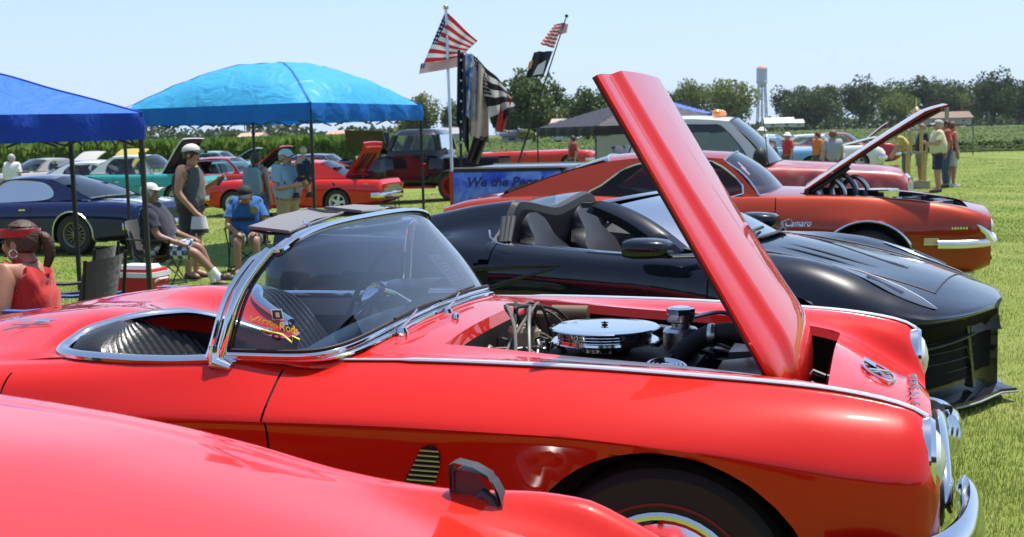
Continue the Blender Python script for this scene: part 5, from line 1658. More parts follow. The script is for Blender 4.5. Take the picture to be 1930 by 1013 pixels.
    MB().box(hp(.985, -.3, -.09), (.03, .06, .12), ALU).build('hood_latch', H)
    for sd in (-1, 1):
        MB().tube([(-.45, sd * .57, .96), hp(.30, sd * .93, -.06)], .02, BLACK, 6).build('hood_hinge', T)
    # upper works
    greenhouse(T, ORANGE, (-.88, .935), (-1.20, 1.265), (-2.20, 1.262), (-2.98, .975), [(-1.02, .945), (-1.24, 1.21), (-1.55, 1.245), (-1.85, 1.235), (-2.05, 1.18), (-2.25, 1.04), (-2.36, .955), (-1.8, .93)], .735, .545, glass('dark cabin tint', (.22, .23, .24), .6), GLASSD, bowx=.18, sail=.20, front=GLASS)  # dark tint added to the side panes so the lowered windows show a dark cabin
    # spoiler on the tail
    SP = mat('matt black spoiler', (.006, .006, .006), .9, spec=.1)
    m = MB()
    rows = [[(-3.05 - .10 * u + .04 * abs(v) ** 2, .70 * v, .965 + .065 * u - .02 * abs(v) ** 3) for v in np.linspace(-1, 1, 13)] for u in (0, .5, 1)]
    m.grid(rows, SP, flip=True); m.grid([rows[-1], [(x - .03, y, .95) for x, y, z in rows[-1]]], SP, flip=True)
    for sd in (-1, 1): m.add([(r[0 if sd < 0 else -1]) for r in rows] + [(-3.18, sd * .70, .94), (-3.03, sd * .70, .95)], [(0, 1, 2, 3, 4)], SP)
    m.build('spoiler', T)
    # front end
    for sd in (-1, 1):
        m = MB()
        m.tube(crom([(.55, sd * .885, .535), (.72, sd * .87, .535), (.88, sd * .80, .54), (.985, sd * .66, .545), (1.02, sd * .40, .55), (1.02, sd * .02, .55)], 6), .032, TRIM, 10, flat=(.8, 1.1))
        m.build('bumper', T)
        MB().tube([(.84, sd * .79, .70), (.93, sd * .76, .62), (.97, sd * .72, .56)], [.015, .035, .035], CHROME, 8).build('bumper_end', T)
        lamp_round(T, (.955, sd * .56, .66), .09)
        o = text_mesh('Camaro', .082, CHROME, 'script', T, extrude=.003, shear=.4)
        for v in o.data.vertices:
            x, z = -.555 + v.co.x * .8 * (1 if sd < 0 else -1), .715 + v.co.y
            v.co = Vector((x, sd * (B.side_y(x, z) + .004 + v.co.z), z))
        for k in range(6):
            x, z = .665 + .022 * k, .665
            MB().box((x, sd * (B.side_y(x, z) + .003), z), (.013, .006, .020 if k % 2 else .016), CHROME).build('badge', T, smoothed=False)
        m = MB(); x0 = .50
        m.poly([(x, sd * (B.side_y(x, z) + .006), z) for x, z in ((.445, .535), (.555, .535), (.555, .585), (.445, .585))], mat('amber marker', (.75, .60, .35), .25), (0, sd * .006, 0))
        m.tube([(x, sd * (B.side_y(x, z) + .012), z) for x, z in ((.445, .535), (.555, .535), (.555, .585), (.445, .585))], .005, CHROME, 5, closed=True)
        m.build('marker_lamp', T, smoothed=False)
    m = MB(); m.box((.955, 0, .64), (.04, .9, .16), BLACK)
    for k in range(6): m.tube([(.978, -.45, .58 + .025 * k), (.978, .45, .58 + .025 * k)], .004, CHROME, 5)
    m.build('grille', T, smoothed=False)
    m = MB(); m.box((.80, 0, .36), (.10, 1.3, .16), mat('silver valance', (.5, .5, .52), .3, .8)); m.build('front_valance', T)
    MB().tube([(.92, -.45, .44), (.99, -.45, .40), (1.0, -.40, .38)], .015, BLACK, 6).build('tow_hook', T)
    for y in (-.30, .2):
        MB().tube([(-1.0, y, .965), (-1.03, y + .28, .985)], .010, BLACK, 6).build('wiper', T)
    m = MB()
    for k, (x, z) in enumerate(((-1.02, 1.10), (-1.06, 1.14))):
        m.poly([(x + .02, -.25 + .1 * k, z), (x + .02, -.12 + .1 * k, z), (x - .05, -.13 + .1 * k, z + .07), (x - .05, -.26 + .1 * k, z + .07)], PAPER)
    m.build('show_card', T, smoothed=False)
    for x in (0, -2.745):
        for sd in (-1, 1):
            wheel(T, (x, sd * .775, .33), sd, .33, .21, .19, 'five', rimm=ALU)
    m = MB(); m.box((-1.4, 0, .24), (4.2, 1.3, .06), BLACK); m.build('underbody', T, smoothed=False)
    return T
COUPE = orange_coupe()
# ================================================================== older cars farther off, one builder for their shared bones
def csec(w, zc, zk, zm, lo=.24):
    return [(0, zc), (.36 * w, zc - .004), (.64 * w, zc * .6 + zk * .4), (.80 * w, zk + .006), (.87 * w, zk - .004), (.945 * w, zk - .075), (w, zm), (w - .015, zm - .22), (w - .06, lo), (.55, lo - .05)]

def classic_body(T, P, Lf=.9, wb=2.8, Lr=1.2, W=.92, zh=.95, zb=.93, zd=.95, zn=.82, zt=.86, r=.34, hood=False, trunk=False, wheels=True, style='five', rimm=None, fin=0.0, chromearch=False, dx=.09, name='body', lo=.24, rn=.92, bumpers=True):
    te = -(wb + Lr)
    st = [(Lf, csec(W * rn * .93, zn - .10, zn - .14, .58, .40)), (Lf - .06, csec(W * rn, zn, zn - .03, .62, .34)), (Lf * .45, csec(W * .97, zh - .02, zh - .03, .66, lo)), (0, csec(W, zh, zh - .015, .68, lo)),
          (-.70, csec(W, zh + .02, zb, .68, lo)), (-1.6, csec(W, zb + .04, zb, .68, lo)), (-wb + .35, csec(W * 1.01, zd + .01, zb + .01, .69, lo)), (-wb, csec(W * 1.02, zd, zb + .005 + fin * .3, .69, lo)),
          (-wb - Lr * .6, csec(W * .99, zd - .03, zd - .045 + fin, .66, lo + .06)), (te + .07, csec(W * .95, zt, zt - .015 + fin, .62, lo + .14)), (te, csec(W * .90, zt - .10, zt - .12 + fin, .58, .42))]
    B = Body(st, dx=dx, sub=3)
    def keep(x, a, z, j):
        if hood and j < 2.6 and -.55 < x < Lf - .18: return False
        if trunk and j < 2.6 and te + .16 < x < -wb - .05: return False
        if -2.0 < x < -.72 and j > 3.9 and z > .28: return False
        return True
    b, rings = B.build(name, P, T, keep, wheels=[(0, r, r + .045), (-wb, r, r + .045)] , cap0=P, cap1=P, angle=35, snapx=(-.72, -2.0))
    for sd in (-1, 1):
        d, _ = B.build('door', P, T, lambda x, a, z, j: -1.99 < x < -.73 and j > 3.9 and z > .28, wells=False, sides=(sd,), snapx=(-.73, -1.99), angle=35)
        MB().box((-1.85, sd * (B.side_y(-1.85, .80) + .02), .80), (.13, .03, .025), CHROME).build('handle', d)
    if chromearch:
        for ring in rings:
            for sd in (-1, 1):
                MB().tube([(p[0], sd * (p[1] + .006), p[2]) for p in ring], .012, TRIM, 5).build('arch_moulding', T)
    if wheels:
        for x in (0, -wb):
            for sd in (-1, 1):
                wheel(T, (x, sd * (W - .13), r), sd, r, .22, r * .60, style, rimm=rimm or ALU)
    if hood or trunk:
        m = MB()
        if hood:
            m.box((.1, 0, .55), (Lf + .3, W * 1.2, .04), BLACK); m.box((0, 0, .78), (.7, .5, .2), BLACK); m.lathe([(.001, 0), (.18, 0), (.18, .07), (.001, .08)], CHROME, 18, (0, 0, .9))
            for sd in (-1, 1): m.box((.1, sd * W * .66, .70), (Lf + .25, .03, .35), BLACK)
        if trunk:
            m.box(((te - wb) / 2, 0, .55), (Lr - .15, W * 1.25, .04), BLACK); m.box((-wb - .04, 0, .72), (.03, W * 1.25, .35), BLACK); m.box((te + .15, 0, .70), (.03, W * 1.25, .3), BLACK)
            for sd in (-1, 1): m.box(((te - wb) / 2, sd * W * .66, .72), (Lr - .15, .03, .35), BLACK)
        m.build('open_bay', T, smoothed=False)
    if bumpers:
        for x, s_ in ((Lf + .06, 1), (te - .06, -1)):
            MB().tube(crom([(x - s_ * .30, -W - .01, .50), (x - s_ * .08, -W * .9, .50), (x, -W * .5, .50), (x, W * .5, .50), (x - s_ * .08, W * .9, .50), (x - s_ * .30, W + .01, .50)], 5), .05, CHROME, 8, flat=(.6, 1.3)).build('bumper', T)
    m = MB(); m.box((-wb / 2, 0, .25), (wb + 1.2, 1.2, .06), BLACK); m.build('underbody', T, smoothed=False)
    return B

def lid(T, P, hinge, length, ang, hw, name='hood', curve=.03, under=None, thick=.035, nose=.05, holes=False, sgn=1):
    """a raised hood (sgn 1: hinged at its rear, opens to the front) or trunk lid (sgn -1)"""
    org = Vector(hinge); a = rad(ang)
    ax = Vector((sgn * cos(a), 0, sin(a))); nr = Vector((-sgn * sin(a), 0, cos(a)))
    def hp(u, v, off=0): return org + ax * (length * u) + nr * (off + curve * (1 - v * v) - nose * smooth((u - .82) / .18)) + Vector((0, hw * v, 0))
    us = np.linspace(0, 1, 10); vv = np.linspace(-1, 1, 11)
    t_ = [[hp(u, v) for v in vv] for u in us]; b_ = [[hp(u, v, -thick) for v in vv] for u in us]
    m = MB().grid(t_, P)
    for A_, B_ in (([r[0] for r in t_], [r[0] for r in b_]), ([r[-1] for r in t_], [r[-1] for r in b_]), (t_[-1], b_[-1]), (t_[0], b_[0])): m.grid([A_, B_], P)
    H = m.build(name, T, angle=40)
    U = under or BLACK
    m = MB().grid(b_, U)
    for v in (-.85, 0, .85): m.tube([hp(u, v, -thick - .01) for u in (.05, .5, .92)], .03, U, 6)
    for u in (.08, .9): m.tube([hp(u, v, -thick - .01) for v in (-.85, 0, .85)], .03, U, 6)
    if holes:
        for k in range(4):
            v = -.62 + .41 * k
            m.add([hp(.25, v - .13, -thick - .012), hp(.25, v + .13, -thick - .012), hp(.75, v + .10, -thick - .012), hp(.75, v - .10, -thick - .012)], [(0, 1, 2, 3)], DARK)
    m.build(name + '_lining', H, angle=40)
    return hp

def dark_blue_coupe():
    P = paint('midnight blue', (.008, .014, .075), .3)
    T = thing('coupe', 'midnight blue fastback coupe with its tail to the camera beside the blue canopy', 'car', (0, 0, 0), rad(164))
    B = classic_body(T, P, Lf=1.0, wb=2.85, Lr=1.25, W=.95, zh=.95, zb=.92, zd=.96, zn=.82, zt=.86, style='many', rimm=mat('dull rim', (.25, .24, .18), .35, .7), r=.36, chromearch=True, dx=.06)
    greenhouse(T, P, (-.80, .95), (-1.25, 1.33), (-2.15, 1.33), (-3.05, .98), [(-.98, .96), (-1.28, 1.27), (-1.7, 1.295), (-2.10, 1.25), (-2.32, 1.12), (-2.30, .99), (-1.8, .945)], .78, .58, GLASS, GLASS, bowx=.14, sail=.12)
    for sd in (-1, 1):
        MB().lathe([(.075, 0), (.07, -.03), (.001, -.04)], REDLENS, 16, (-4.12, sd * .66, .70), axis='x').lathe([(.085, .01), (.09, -.03), (.075, -.02)], CHROME, 16, (-4.12, sd * .66, .70), axis='x').build('tail_lamp', T)
        # white tail stripe blocks over the deck
        MB().grid([[(x, sd * y, B.top_z(x, y) + .006) for y in (.20, .33, .46)] for x in np.linspace(-3.15, -4.0, 8)], mat('white stripe', (.75, .75, .75), .25, coat=1.0), flip=sd > 0).build('stripe', T)
    MB().box((-4.16, 0, .50), (.02, .30, .15), mat('plate white', (.7, .72, .75), .4)).build('licence_plate', T)
    MB().tube([(-3.9, .55, .30), (-4.15, .55, .29)], .04, ALU, 8).build('tailpipe', T)
    return T

def red_coupe():
    P = paint('signal red', (.62, .02, .012), .33)
    T = thing('coupe', 'bright red two-door coupe with its trunk lid wide open under the light blue canopy', 'car', (0, 0, 0), rad(166))
    B = classic_body(T, P, Lf=.85, wb=2.79, Lr=1.15, W=.90, zh=.93, zb=.90, zd=.93, zn=.84, zt=.88, style='five', rimm=mat('bright alloy', (.78, .78, .78), .3, .5), r=.335, trunk=True, dx=.07)
    greenhouse(T, P, (-.78, .93), (-1.20, 1.32), (-2.25, 1.32), (-2.90, .95), [(-.95, .94), (-1.22, 1.26), (-1.6, 1.285), (-2.0, 1.26), (-2.12, 1.15), (-2.15, .95), (-1.6, .925)], .76, .58, GLASSD, GLASSD, bowx=.10, sail=.14)
    lid(T, P, (-2.92, 0, .95), 1.0, 52, .66, 'trunk_lid', under=mat('red lid lining', (.45, .015, .01), .4), holes=True, sgn=-1, nose=-.10)
    m = MB(); m.box((-3.97, 0, .66), (.02, 1.4, .14), ALU); m.build('tail_panel', T)
    for sd in (-1, 1):
        MB().box((-3.985, sd * .62, .72), (.02, .22, .10), REDLENS).build('tail_lamp', T)
        MB().lathe([(.045, 0), (.04, .02), (.001, .02)], CHROME, 12, (-2.75, sd * .91, .80), axis='y').build('fuel_cap', T)
        MB().tube([(-3.62 + .022 * k, sd * (B.side_y(-3.6, .78) + .006), .775 + .018 * (k % 2)) for k in range(6)], .006, CHROME, 5).build('badge', T)
    MB().box((-3.99, 0, .50), (.02, .30, .15), mat('plate white', (.7, .72, .75), .4)).build('licence_plate', T)
    return T

def black_hot_rod():
    P = paint('hot rod black', (.006, .007, .012), .3)
    RM = paint('hot rod red', (.45, .02, .012), .35)
    T = thing('pickup', 'black vintage hot rod pickup with red wheels and raised hood', 'truck', (0, 0, 0), rad(166))
    W = .82
    st = [(.55, csec(.42, .80, .76, .62, .5)), (.45, csec(.50, 1.08, 1.0, .72, .45)), (-.2, csec(.58, 1.13, 1.04, .75, .45)), (-.85, csec(.68, 1.17, 1.08, .78, .42)), (-1.0, csec(.78, 1.20, 1.13, .80, .42)), (-1.8, csec(.82, 1.20, 1.15, .80, .42)), (-2.45, csec(.80, 1.18, 1.12, .80, .42)), (-2.5, csec(.78, 1.1, 1.05, .8, .45))]
    B = Body(st, dx=.08, sub=3)
    B.build('body', P, T, lambda x, a, z, j: not (j < 2.6 and -.75 < x < .40), cap0=ALU, cap1=P, angle=35)
    # tall cab
    m = MB()
    loop = lambda f, z, x0, x1, w: [(x0, -w * .9, z), (x0 - .08, -w, z), (x1 + .1, -w, z), (x1, -w * .85, z), (x1, w * .85, z), (x1 + .1, w, z), (x0 - .08, w, z), (x0, w * .9, z)]
    L0 = loop(0, 1.14, -1.0, -2.45, .78); L1 = loop(0, 1.28, -1.05, -2.43, .76); L2 = loop(0, 1.66, -1.22, -2.36, .68); L3 = loop(0, 1.78, -1.32, -2.26, .58); L4 = loop(0, 1.81, -1.5, -2.1, .35)
    m.grid([L0, L1], P, closev=True); m.grid([L2, L3, L4], P, closev=True); m.add(L4, [tuple(range(8))], P)
    for k in range(8):
        m.tube([L1[k], L2[k]], .05, P, 6)
    m.build('cab', T, angle=50)
    for a, b in ((7, 0), (1, 2), (3, 4), (5, 6)):
        MB().add([L1[a], L1[b], L2[b], L2[a]], [(0, 1, 2, 3)], GLASS).build('cab_window', T, smoothed=False)
    for sd in (-1, 1):
        MB().box((-1.70, sd * .835, .86), (.9, .03, .64), P).box((-2.05, sd * .86, .95), (.12, .03, .03), CHROME).build('door', T)
        for x in (0, -2.75):
            pts = crom([(x + .62, sd * .78, .34), (x + .44, sd * .80, .64), (x + .05, sd * .80, .80), (x - .40, sd * .80, .66), (x - .72, sd * .80, .36)], 5)
            m = MB(); m.grid([[p + Vector((0, -sd * .22, .02)) for p in pts], pts, [p + Vector((0, sd * .05, -.05)) for p in pts]], P)
            m.build('fender', T, angle=60)
            wheel(T, (x, sd * .72, .37), sd, .37, .22, .25, 'many', rimm=RM)
        MB().box((-1.35, sd * .80, .36), (1.9, .26, .05), RM).build('running_board', T)
        lamp_round(T, (.50, sd * .55, .85), .11, depth=.07)
    m = MB()
    m.box((-3.2, 0, .62), (1.35, 1.2, .05), BLACK)
    for sd in (-1, 1): m.box((-3.2, sd * .62, .83), (1.4, .05, .42), P); m.tube([(-2.5, sd * .62, 1.05), (-3.9, sd * .62, 1.05)], .035, P, 6)
    m.build('cargo_bed', T, angle=30)
    MB().box((-3.9, 0, .83), (.05, 1.25, .42), P).build('tailgate', T)
    m = MB(); m.box((-.1, 0, .85), (.9, .5, .35), BLACK); m.lathe([(.001, 0), (.2, 0), (.2, .1), (.001, .12)], CHROME, 18, (-.1, 0, 1.05)); m.build('engine_block', T, smoothed=False)
    for sd, a_ in ((-1, 62), (1, 70)):
        a = rad(a_)
        p0 = Vector((-.85, sd * .08, 1.20)); up_ = Vector((cos(a) * .25, sd * .30, sin(a))) * .62; fo = Vector((1.1, sd * .02, .12))
        MB().poly([p0, p0 + fo, p0 + fo * .95 + up_ * .9, p0 + up_], P, (0, sd * .02, .0)).build('hood_panel', T, smoothed=False)
        MB().tube([p0 + fo * .1 + up_ * .5 + Vector((0, -sd * .012, 0)), p0 + fo * .85 + up_ * .45 + Vector((0, -sd * .012, 0))], .02, RM, 6).build('hood_stripe', T)
    return T

def banner_pickup():
    P = paint('faded truck red', (.44, .028, .018), .4)
    WH = paint('truck white', (.72, .70, .68), .35)
    BL = None
    m_, nt, b = new_mat('flag blue truck wrap')
    tc = nt.nodes.new('ShaderNodeTexCoord'); n = nt.nodes.new('ShaderNodeTexNoise'); n.inputs['Scale'].default_value = 4; n.inputs['Detail'].default_value = 8; n.inputs['Distortion'].default_value = 1.2
    r = nt.nodes.new('ShaderNodeValToRGB'); r.color_ramp.elements[0].position = .36; r.color_ramp.elements[0].color = (.006, .045, .60, 1); r.color_ramp.elements[1].position = .70; r.color_ramp.elements[1].color = (.20, .36, .88, 1)
    nt.links.new(tc.outputs['Object'], n.inputs['Vector']); nt.links.new(n.outputs['Fac'], r.inputs['Fac']); nt.links.new(r.outputs[0], b.inputs['Base Color']); b.inputs['Roughness'].default_value = .5; b.inputs['Coat Weight'].default_value = .15
    BL = m_
    m_, nt, b = new_mat('faded flag mural')
    tc = nt.nodes.new('ShaderNodeTexCoord'); n = nt.nodes.new('ShaderNodeTexNoise'); n.inputs['Scale'].default_value = 3; n.inputs['Detail'].default_value = 9; n.inputs['Distortion'].default_value = .8
    r = nt.nodes.new('ShaderNodeValToRGB'); e = r.color_ramp.elements; e[0].position = .30; e[0].color = (.16, .012, .012, 1); e[1].position = .70; e[1].color = (.50, .28, .24, 1); k = e.new(.52); k.color = (.40, .035, .022, 1)
    nt.links.new(tc.outputs['Object'], n.inputs['Vector']); nt.links.new(n.outputs['Fac'], r.inputs['Fac']); nt.links.new(r.outputs[0], b.inputs['Base Color']); b.inputs['Roughness'].default_value = .38; b.inputs['Coat Weight'].default_value = .7
    MU = m_
    T = thing('pickup_truck', 'large pickup truck with a blue lettered bed, faded red mural hood and white roof', 'truck', (4.10, 15.85, -.14), -rad(15.5))
    W = .97
    def s_(w, zc, zk): return [(0, zc), (.4 * w, zc - .004), (.68 * w, zc * .5 + zk * .5), (.84 * w, zk + .004), (.91 * w, zk - .01), (.97 * w, zk - .09), (w, zk - .24), (w - .005, .72), (w - .02, .46), (.7, .42)]
    st = [(.92, s_(.90, 1.0, .96)), (.84, s_(.94, 1.09, 1.05)), (.3, s_(W, 1.15, 1.10)), (-.45, s_(W, 1.20, 1.14)), (-.80, s_(W, 1.22, 1.15)), (-1.6, s_(W, 1.22, 1.15)), (-2.55, s_(W, 1.2, 1.15))]
    B = Body(st, dx=.07, sub=3)
    B.build('body', MU, T, lambda x, a, z, j: not (-2.0 < x < -.80 and j > 4 and z > .5) and not (j < 3 and x < -.8), wheels=[(0, .40, .50)], cap0=BLACK, cap1=P, angle=35, snapx=(-.8, -2.0))
    for sd in (-1, 1):
        d, _ = B.build('door', P, T, lambda x, a, z, j: -1.99 < x < -.81 and j > 4 and z > .5, wells=False, sides=(sd,), snapx=(-.81, -1.99))
        MB().box((-1.88, sd * .985, 1.0), (.14, .03, .04), CHROME).build('handle', d)
    greenhouse(T, WH, (-.72, 1.19), (-1.22, 1.74), (-2.28, 1.76), (-2.5, 1.17), [(-.98, 1.2), (-1.27, 1.64), (-1.5, 1.69), (-2.1, 1.69), (-2.18, 1.62), (-2.2, 1.2), (-1.6, 1.185)], .86, .68, GLASS, GLASSD, bowx=.12, trim=BLACK)
    for k in range(3):
        MB().lathe([(.06, 0), (.065, .02), (.055, .06), (.03, .08), (.001, .08)], mat('amber beacon', (.85, .28, .02), .25, coat=1.0), 14, (-1.40, -.30 + .3 * k, 1.80)).build('beacon', T)
    # bed
    m = MB()
    for sd in (-1, 1):
        G = [[(x, sd * y, z) for x in np.linspace(-2.62, -4.75, 14)] for y, z in ((.90, 1.17), (.955, 1.155), (.975, 1.10), (.985, .95), (.98, .75), (.96, .52))]
        m = MB().grid(G, BL, flip=sd < 0)
        m.grid([[(x, sd * .90, 1.17) for x in (-2.62, -4.75)], [(x, sd * .90, .70) for x in (-2.62, -4.75)]], BLACK)
        m.build('bed_side', T, angle=40)
        MB().tube([(-2.62, sd * .93, 1.18), (-4.75, sd * .93, 1.18)], .04, BLACK, 6).build('bed_rail', T)
        o = text_mesh('We the People', .30, mat('dark blue script', (.012, .025, .20), .5), 'lettering', T, extrude=.002, shear=.25, bold=.009)
        
        for v in o.data.vertices: v.co = Vector((-4.02 + v.co.x * .60 * (1 if sd < 0 else -1), sd * (.985 + v.co.z), 1.02 + v.co.y * .56))
        for sx_ in (-3.0, -3.45, -4.1):
            pts = [(sx_ + .11 * cos(pi / 2 + k * pi / 5) * (1 if k % 2 == 0 else .4), sd * .987, .68 + .11 * sin(pi / 2 + k * pi / 5) * (1 if k % 2 == 0 else .4)) for k in range(10)]
            MB().poly(pts, mat('pale star', (.30, .40, .70), .5), (0, sd * .002, 0)).build('star', T, smoothed=False)
    MB().box((-4.78, 0, .86), (.06, 1.9, .62), P).build('tailgate', T)
    MB().box((-3.7, 0, .68), (2.1, 1.78, .05), BLACK).box((-2.64, 0, .92), (.05, 1.8, .48), P).build('bed_floor', T, smoothed=False)
    MB().grid([[(x, y, 1.20) for y in np.linspace(-.86, .86, 3)] for x in (-2.7, -4.7)], mat('blue grey tonneau', (.13, .2, .32), .6)).build('bed_cover', T)
    # face
    m = MB(); m.box((.93, 0, .80), (.05, 1.25, .34), BLACK)
    for k in range(9): m.box((.965, -.56 + .14 * k, .80), (.03, .03, .32), CHROME)
    m.tube([(.96, -.64, .64), (.96, .64, .64), (.96, .64, .97), (.96, -.64, .97)], .03, CHROME, 6, closed=True)
    m.build('grille', T, smoothed=False)
    for sd in (-1, 1):
        MB().box((.94, sd * .77, .80), (.07, .22, .28), LENSG).build('headlight', T)
        m = MB(); m.ball((-.80, sd * 1.10, 1.27), .12, BLACK, 12, 8, (.75, .95, 1.1)).tube([(-.8, sd * .93, 1.2), (-.8, sd * 1.05, 1.25)], .02, BLACK, 6); m.build('door_mirror', T)
        for x in (0, -3.55): wheel(T, (x, sd * .82, .40), sd, .40, .27, .24, 'five', rimm=ALU)
        G = [[(-3.55 + .50 * cos(t), sd * (.99 + dy), .42 + .50 * sin(t)) for t in np.linspace(0, pi, 14)] for dy in (0, .05)]
        MB().grid(G, P).build('wheel_arch', T)
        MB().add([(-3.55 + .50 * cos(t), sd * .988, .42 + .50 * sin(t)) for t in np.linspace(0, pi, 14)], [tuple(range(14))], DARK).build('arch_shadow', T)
    MB().tube(crom([(.70, -1.0, .52), (.98, -.85, .52), (1.04, 0, .52), (.98, .85, .52), (.70, 1.0, .52)], 6), .09, CHROME, 8, flat=(.5, 1.2)).build('bumper', T)
    MB().box((-4.88, 0, .52), (.1, 1.8, .15), CHROME).build('rear_bumper', T)
    MB().tube([(-.72, -.86, 1.18), (-.78, -.88, 1.75)], .006, BLACK, 5).build('aerial', T)
    MB().box((-2.0, 0, .40), (5.0, 1.1, .16), BLACK).build('underbody', T, smoothed=False)
    return T

def put(T, local, world):
    """move a thing so that its local point stands on a world point"""
    R_ = Matrix.Rotation(T.rotation_euler.z, 3, 'Z')
    q = R_ @ Vector(local)
    x, y = world[0] - q.x, world[1] - q.y
    T.location = (x, y, world[2] if len(world) > 2 else ground_z(world[0], world[1]))

put(dark_blue_coupe(), (-2.85, .82, 0), on_ground(92, 284))
put(red_coupe(), (-2.79, .78, 0), on_ground(397, 238.5))
HR = black_hot_rod(); HR.scale = (1.12, 1.12, 1.12)
put(HR, (-2.75, .72, 0), on_ground(519, 221))
PICKUP = banner_pickup()

def far_car(name, label, col, px, py, rz, kind='coupe', roof=None, hood=False, trunk=False, lidc=None, ref=(-1.4, .9, 0), ang=55, group='classic cars at the far side of the show', zt=1.38, top=True, dims={}):
    P = paint('paint ' + ' '.join('%.2f' % c for c in col), col, .33)
    R_ = P if roof is None else paint('paint ' + ' '.join('%.2f' % c for c in roof), roof, .33)
    T = thing(name, label, 'car', (0, 0, 0), rad(rz), group)
    classic_body(T, P, hood=hood, trunk=trunk, dx=.12, **dims)
    zb = dims.get('zb', .93)
    if top:
        greenhouse(T, R_, (-.80, zb + .02), (-1.2, zt), (-2.2, zt), (-2.85, zb + .04), [(-.98, zb + .03), (-1.25, zt - .07), (-1.7, zt - .05), (-2.15, zt - .08), (-2.3, zb + .04), (-1.6, zb + .01)], dims.get('W', .92) * .84, dims.get('W', .92) * .66, GLASS, GLASS)
    L_ = R_ if lidc is None else paint('paint ' + ' '.join('%.2f' % c for c in lidc), lidc, .33)
    if hood: lid(T, L_, (-.56, 0, dims.get('zh', .95)), 1.25, ang, .64, 'hood')
    if trunk: lid(T, L_, (-2.9, 0, dims.get('zd', .95)), .95, 55, .64, 'trunk_lid', sgn=-1)
    put(T, ref, on_ground(px, py))
    return T
# left rows, half hidden by the canopies
far_car('sedan', 'turquoise and white rounded old sedan with bulging fenders and open hood', (.03, .32, .30), 192, 226, 346, roof=(.74, .73, .68), hood=True, lidc=(.75, .74, .68), zt=1.52, dims=dict(Lf=.95, W=.90, zh=1.02, zb=1.0, zd=1.0, zn=.9, zt=.92))
far_car('hardtop', 'white hardtop parked behind the midnight blue coupe', (.72, .73, .74), 140, 226, 350, zt=1.36, dims=dict(W=.93))
far_car('coupe', 'tan coupe with its yellow hood raised behind the midnight blue coupe', (.40, .33, .20), 92, 222, 62, hood=True, lidc=(.62, .48, .06), ang=40, zt=1.36)
far_car('coupe', 'grey coupe with open hood at the far left edge of the show', (.35, .33, .30), 50, 214, 58, hood=True, lidc=(.60, .57, .5), ang=35)
far_car('coupe', 'dark red car with raised hood behind the seated spectators', (.42, .02, .015), 283, 222, 352, hood=True, lidc=(.60, .03, .03), ang=40)
far_car('coupe', 'pale turquoise car with open hood, farthest behind the light blue canopy', (.20, .50, .52), 268, 196, 350, hood=True, lidc=(.30, .60, .62), ang=30)
far_car('coupe', 'dark navy car with red-striped raised hood left of the hot rod pickup', (.012, .02, .06), 392, 216, 350, hood=True, lidc=(.012, .02, .06), ang=38)
# behind the orange coupe and the pickup
far_car('convertible', 'low red roadster with black seats beyond the lettered truck bed', (.55, .03, .02), 640, 186, 345, top=False, dims=dict(zh=.90, zb=.86, zd=.88))
far_car('coupe', 'sky blue car beyond the pickup, its long hood closed', (.18, .38, .60), 905, 192, 344, zt=1.30, dims=dict(Lf=1.0))
far_car('coupe', 'white coupe with its hood raised beyond the sky blue car', (.72, .71, .66), 960, 186, 344, hood=True, ang=14, zt=1.32)
far_car('coupe', 'orange and white striped car beyond the white coupe', (.62, .16, .04), 905, 178, 344, roof=(.7, .7, .7), zt=1.3)
far_car('coupe', 'dark red car with its hood up at the far right end of the row', (.38, .02, .03), 985, 180, 344, hood=True, ang=40, zt=1.32)
# ================================================================== canopies
def cloth(name, col, transl=.35, rough=.55, wr=.15):
    m = bpy.data.materials.new(name); m.use_nodes = True
    nt = m.node_tree; b = nt.nodes['Principled BSDF']; out = nt.nodes['Material Output']
    b.inputs['Base Color'].default_value = (*col, 1); b.inputs['Roughness'].default_value = rough; b.inputs['Specular IOR Level'].default_value = .35
    tr = nt.nodes.new('ShaderNodeBsdfTranslucent'); tr.inputs[0].default_value = (*col, 1)
    mx = nt.nodes.new('ShaderNodeMixShader'); mx.inputs[0].default_value = transl
    tc = nt.nodes.new('ShaderNodeTexCoord'); n = nt.nodes.new('ShaderNodeTexNoise'); n.inputs['Scale'].default_value = 3.0; n.inputs['Detail'].default_value = 5; n.inputs['Distortion'].default_value = 1.0
    bp = nt.nodes.new('ShaderNodeBump'); bp.inputs['Strength'].default_value = min(1, wr * 4); bp.inputs['Distance'].default_value = .10
    nt.links.new(tc.outputs['Object'], n.inputs['Vector']); nt.links.new(n.outputs['Fac'], bp.inputs['Height']); nt.links.new(bp.outputs[0], b.inputs['Normal'])
    nt.links.new(b.outputs[0], mx.inputs[1]); nt.links.new(tr.outputs[0], mx.inputs[2]); nt.links.new(mx.outputs[0], out.inputs[0])
    return m

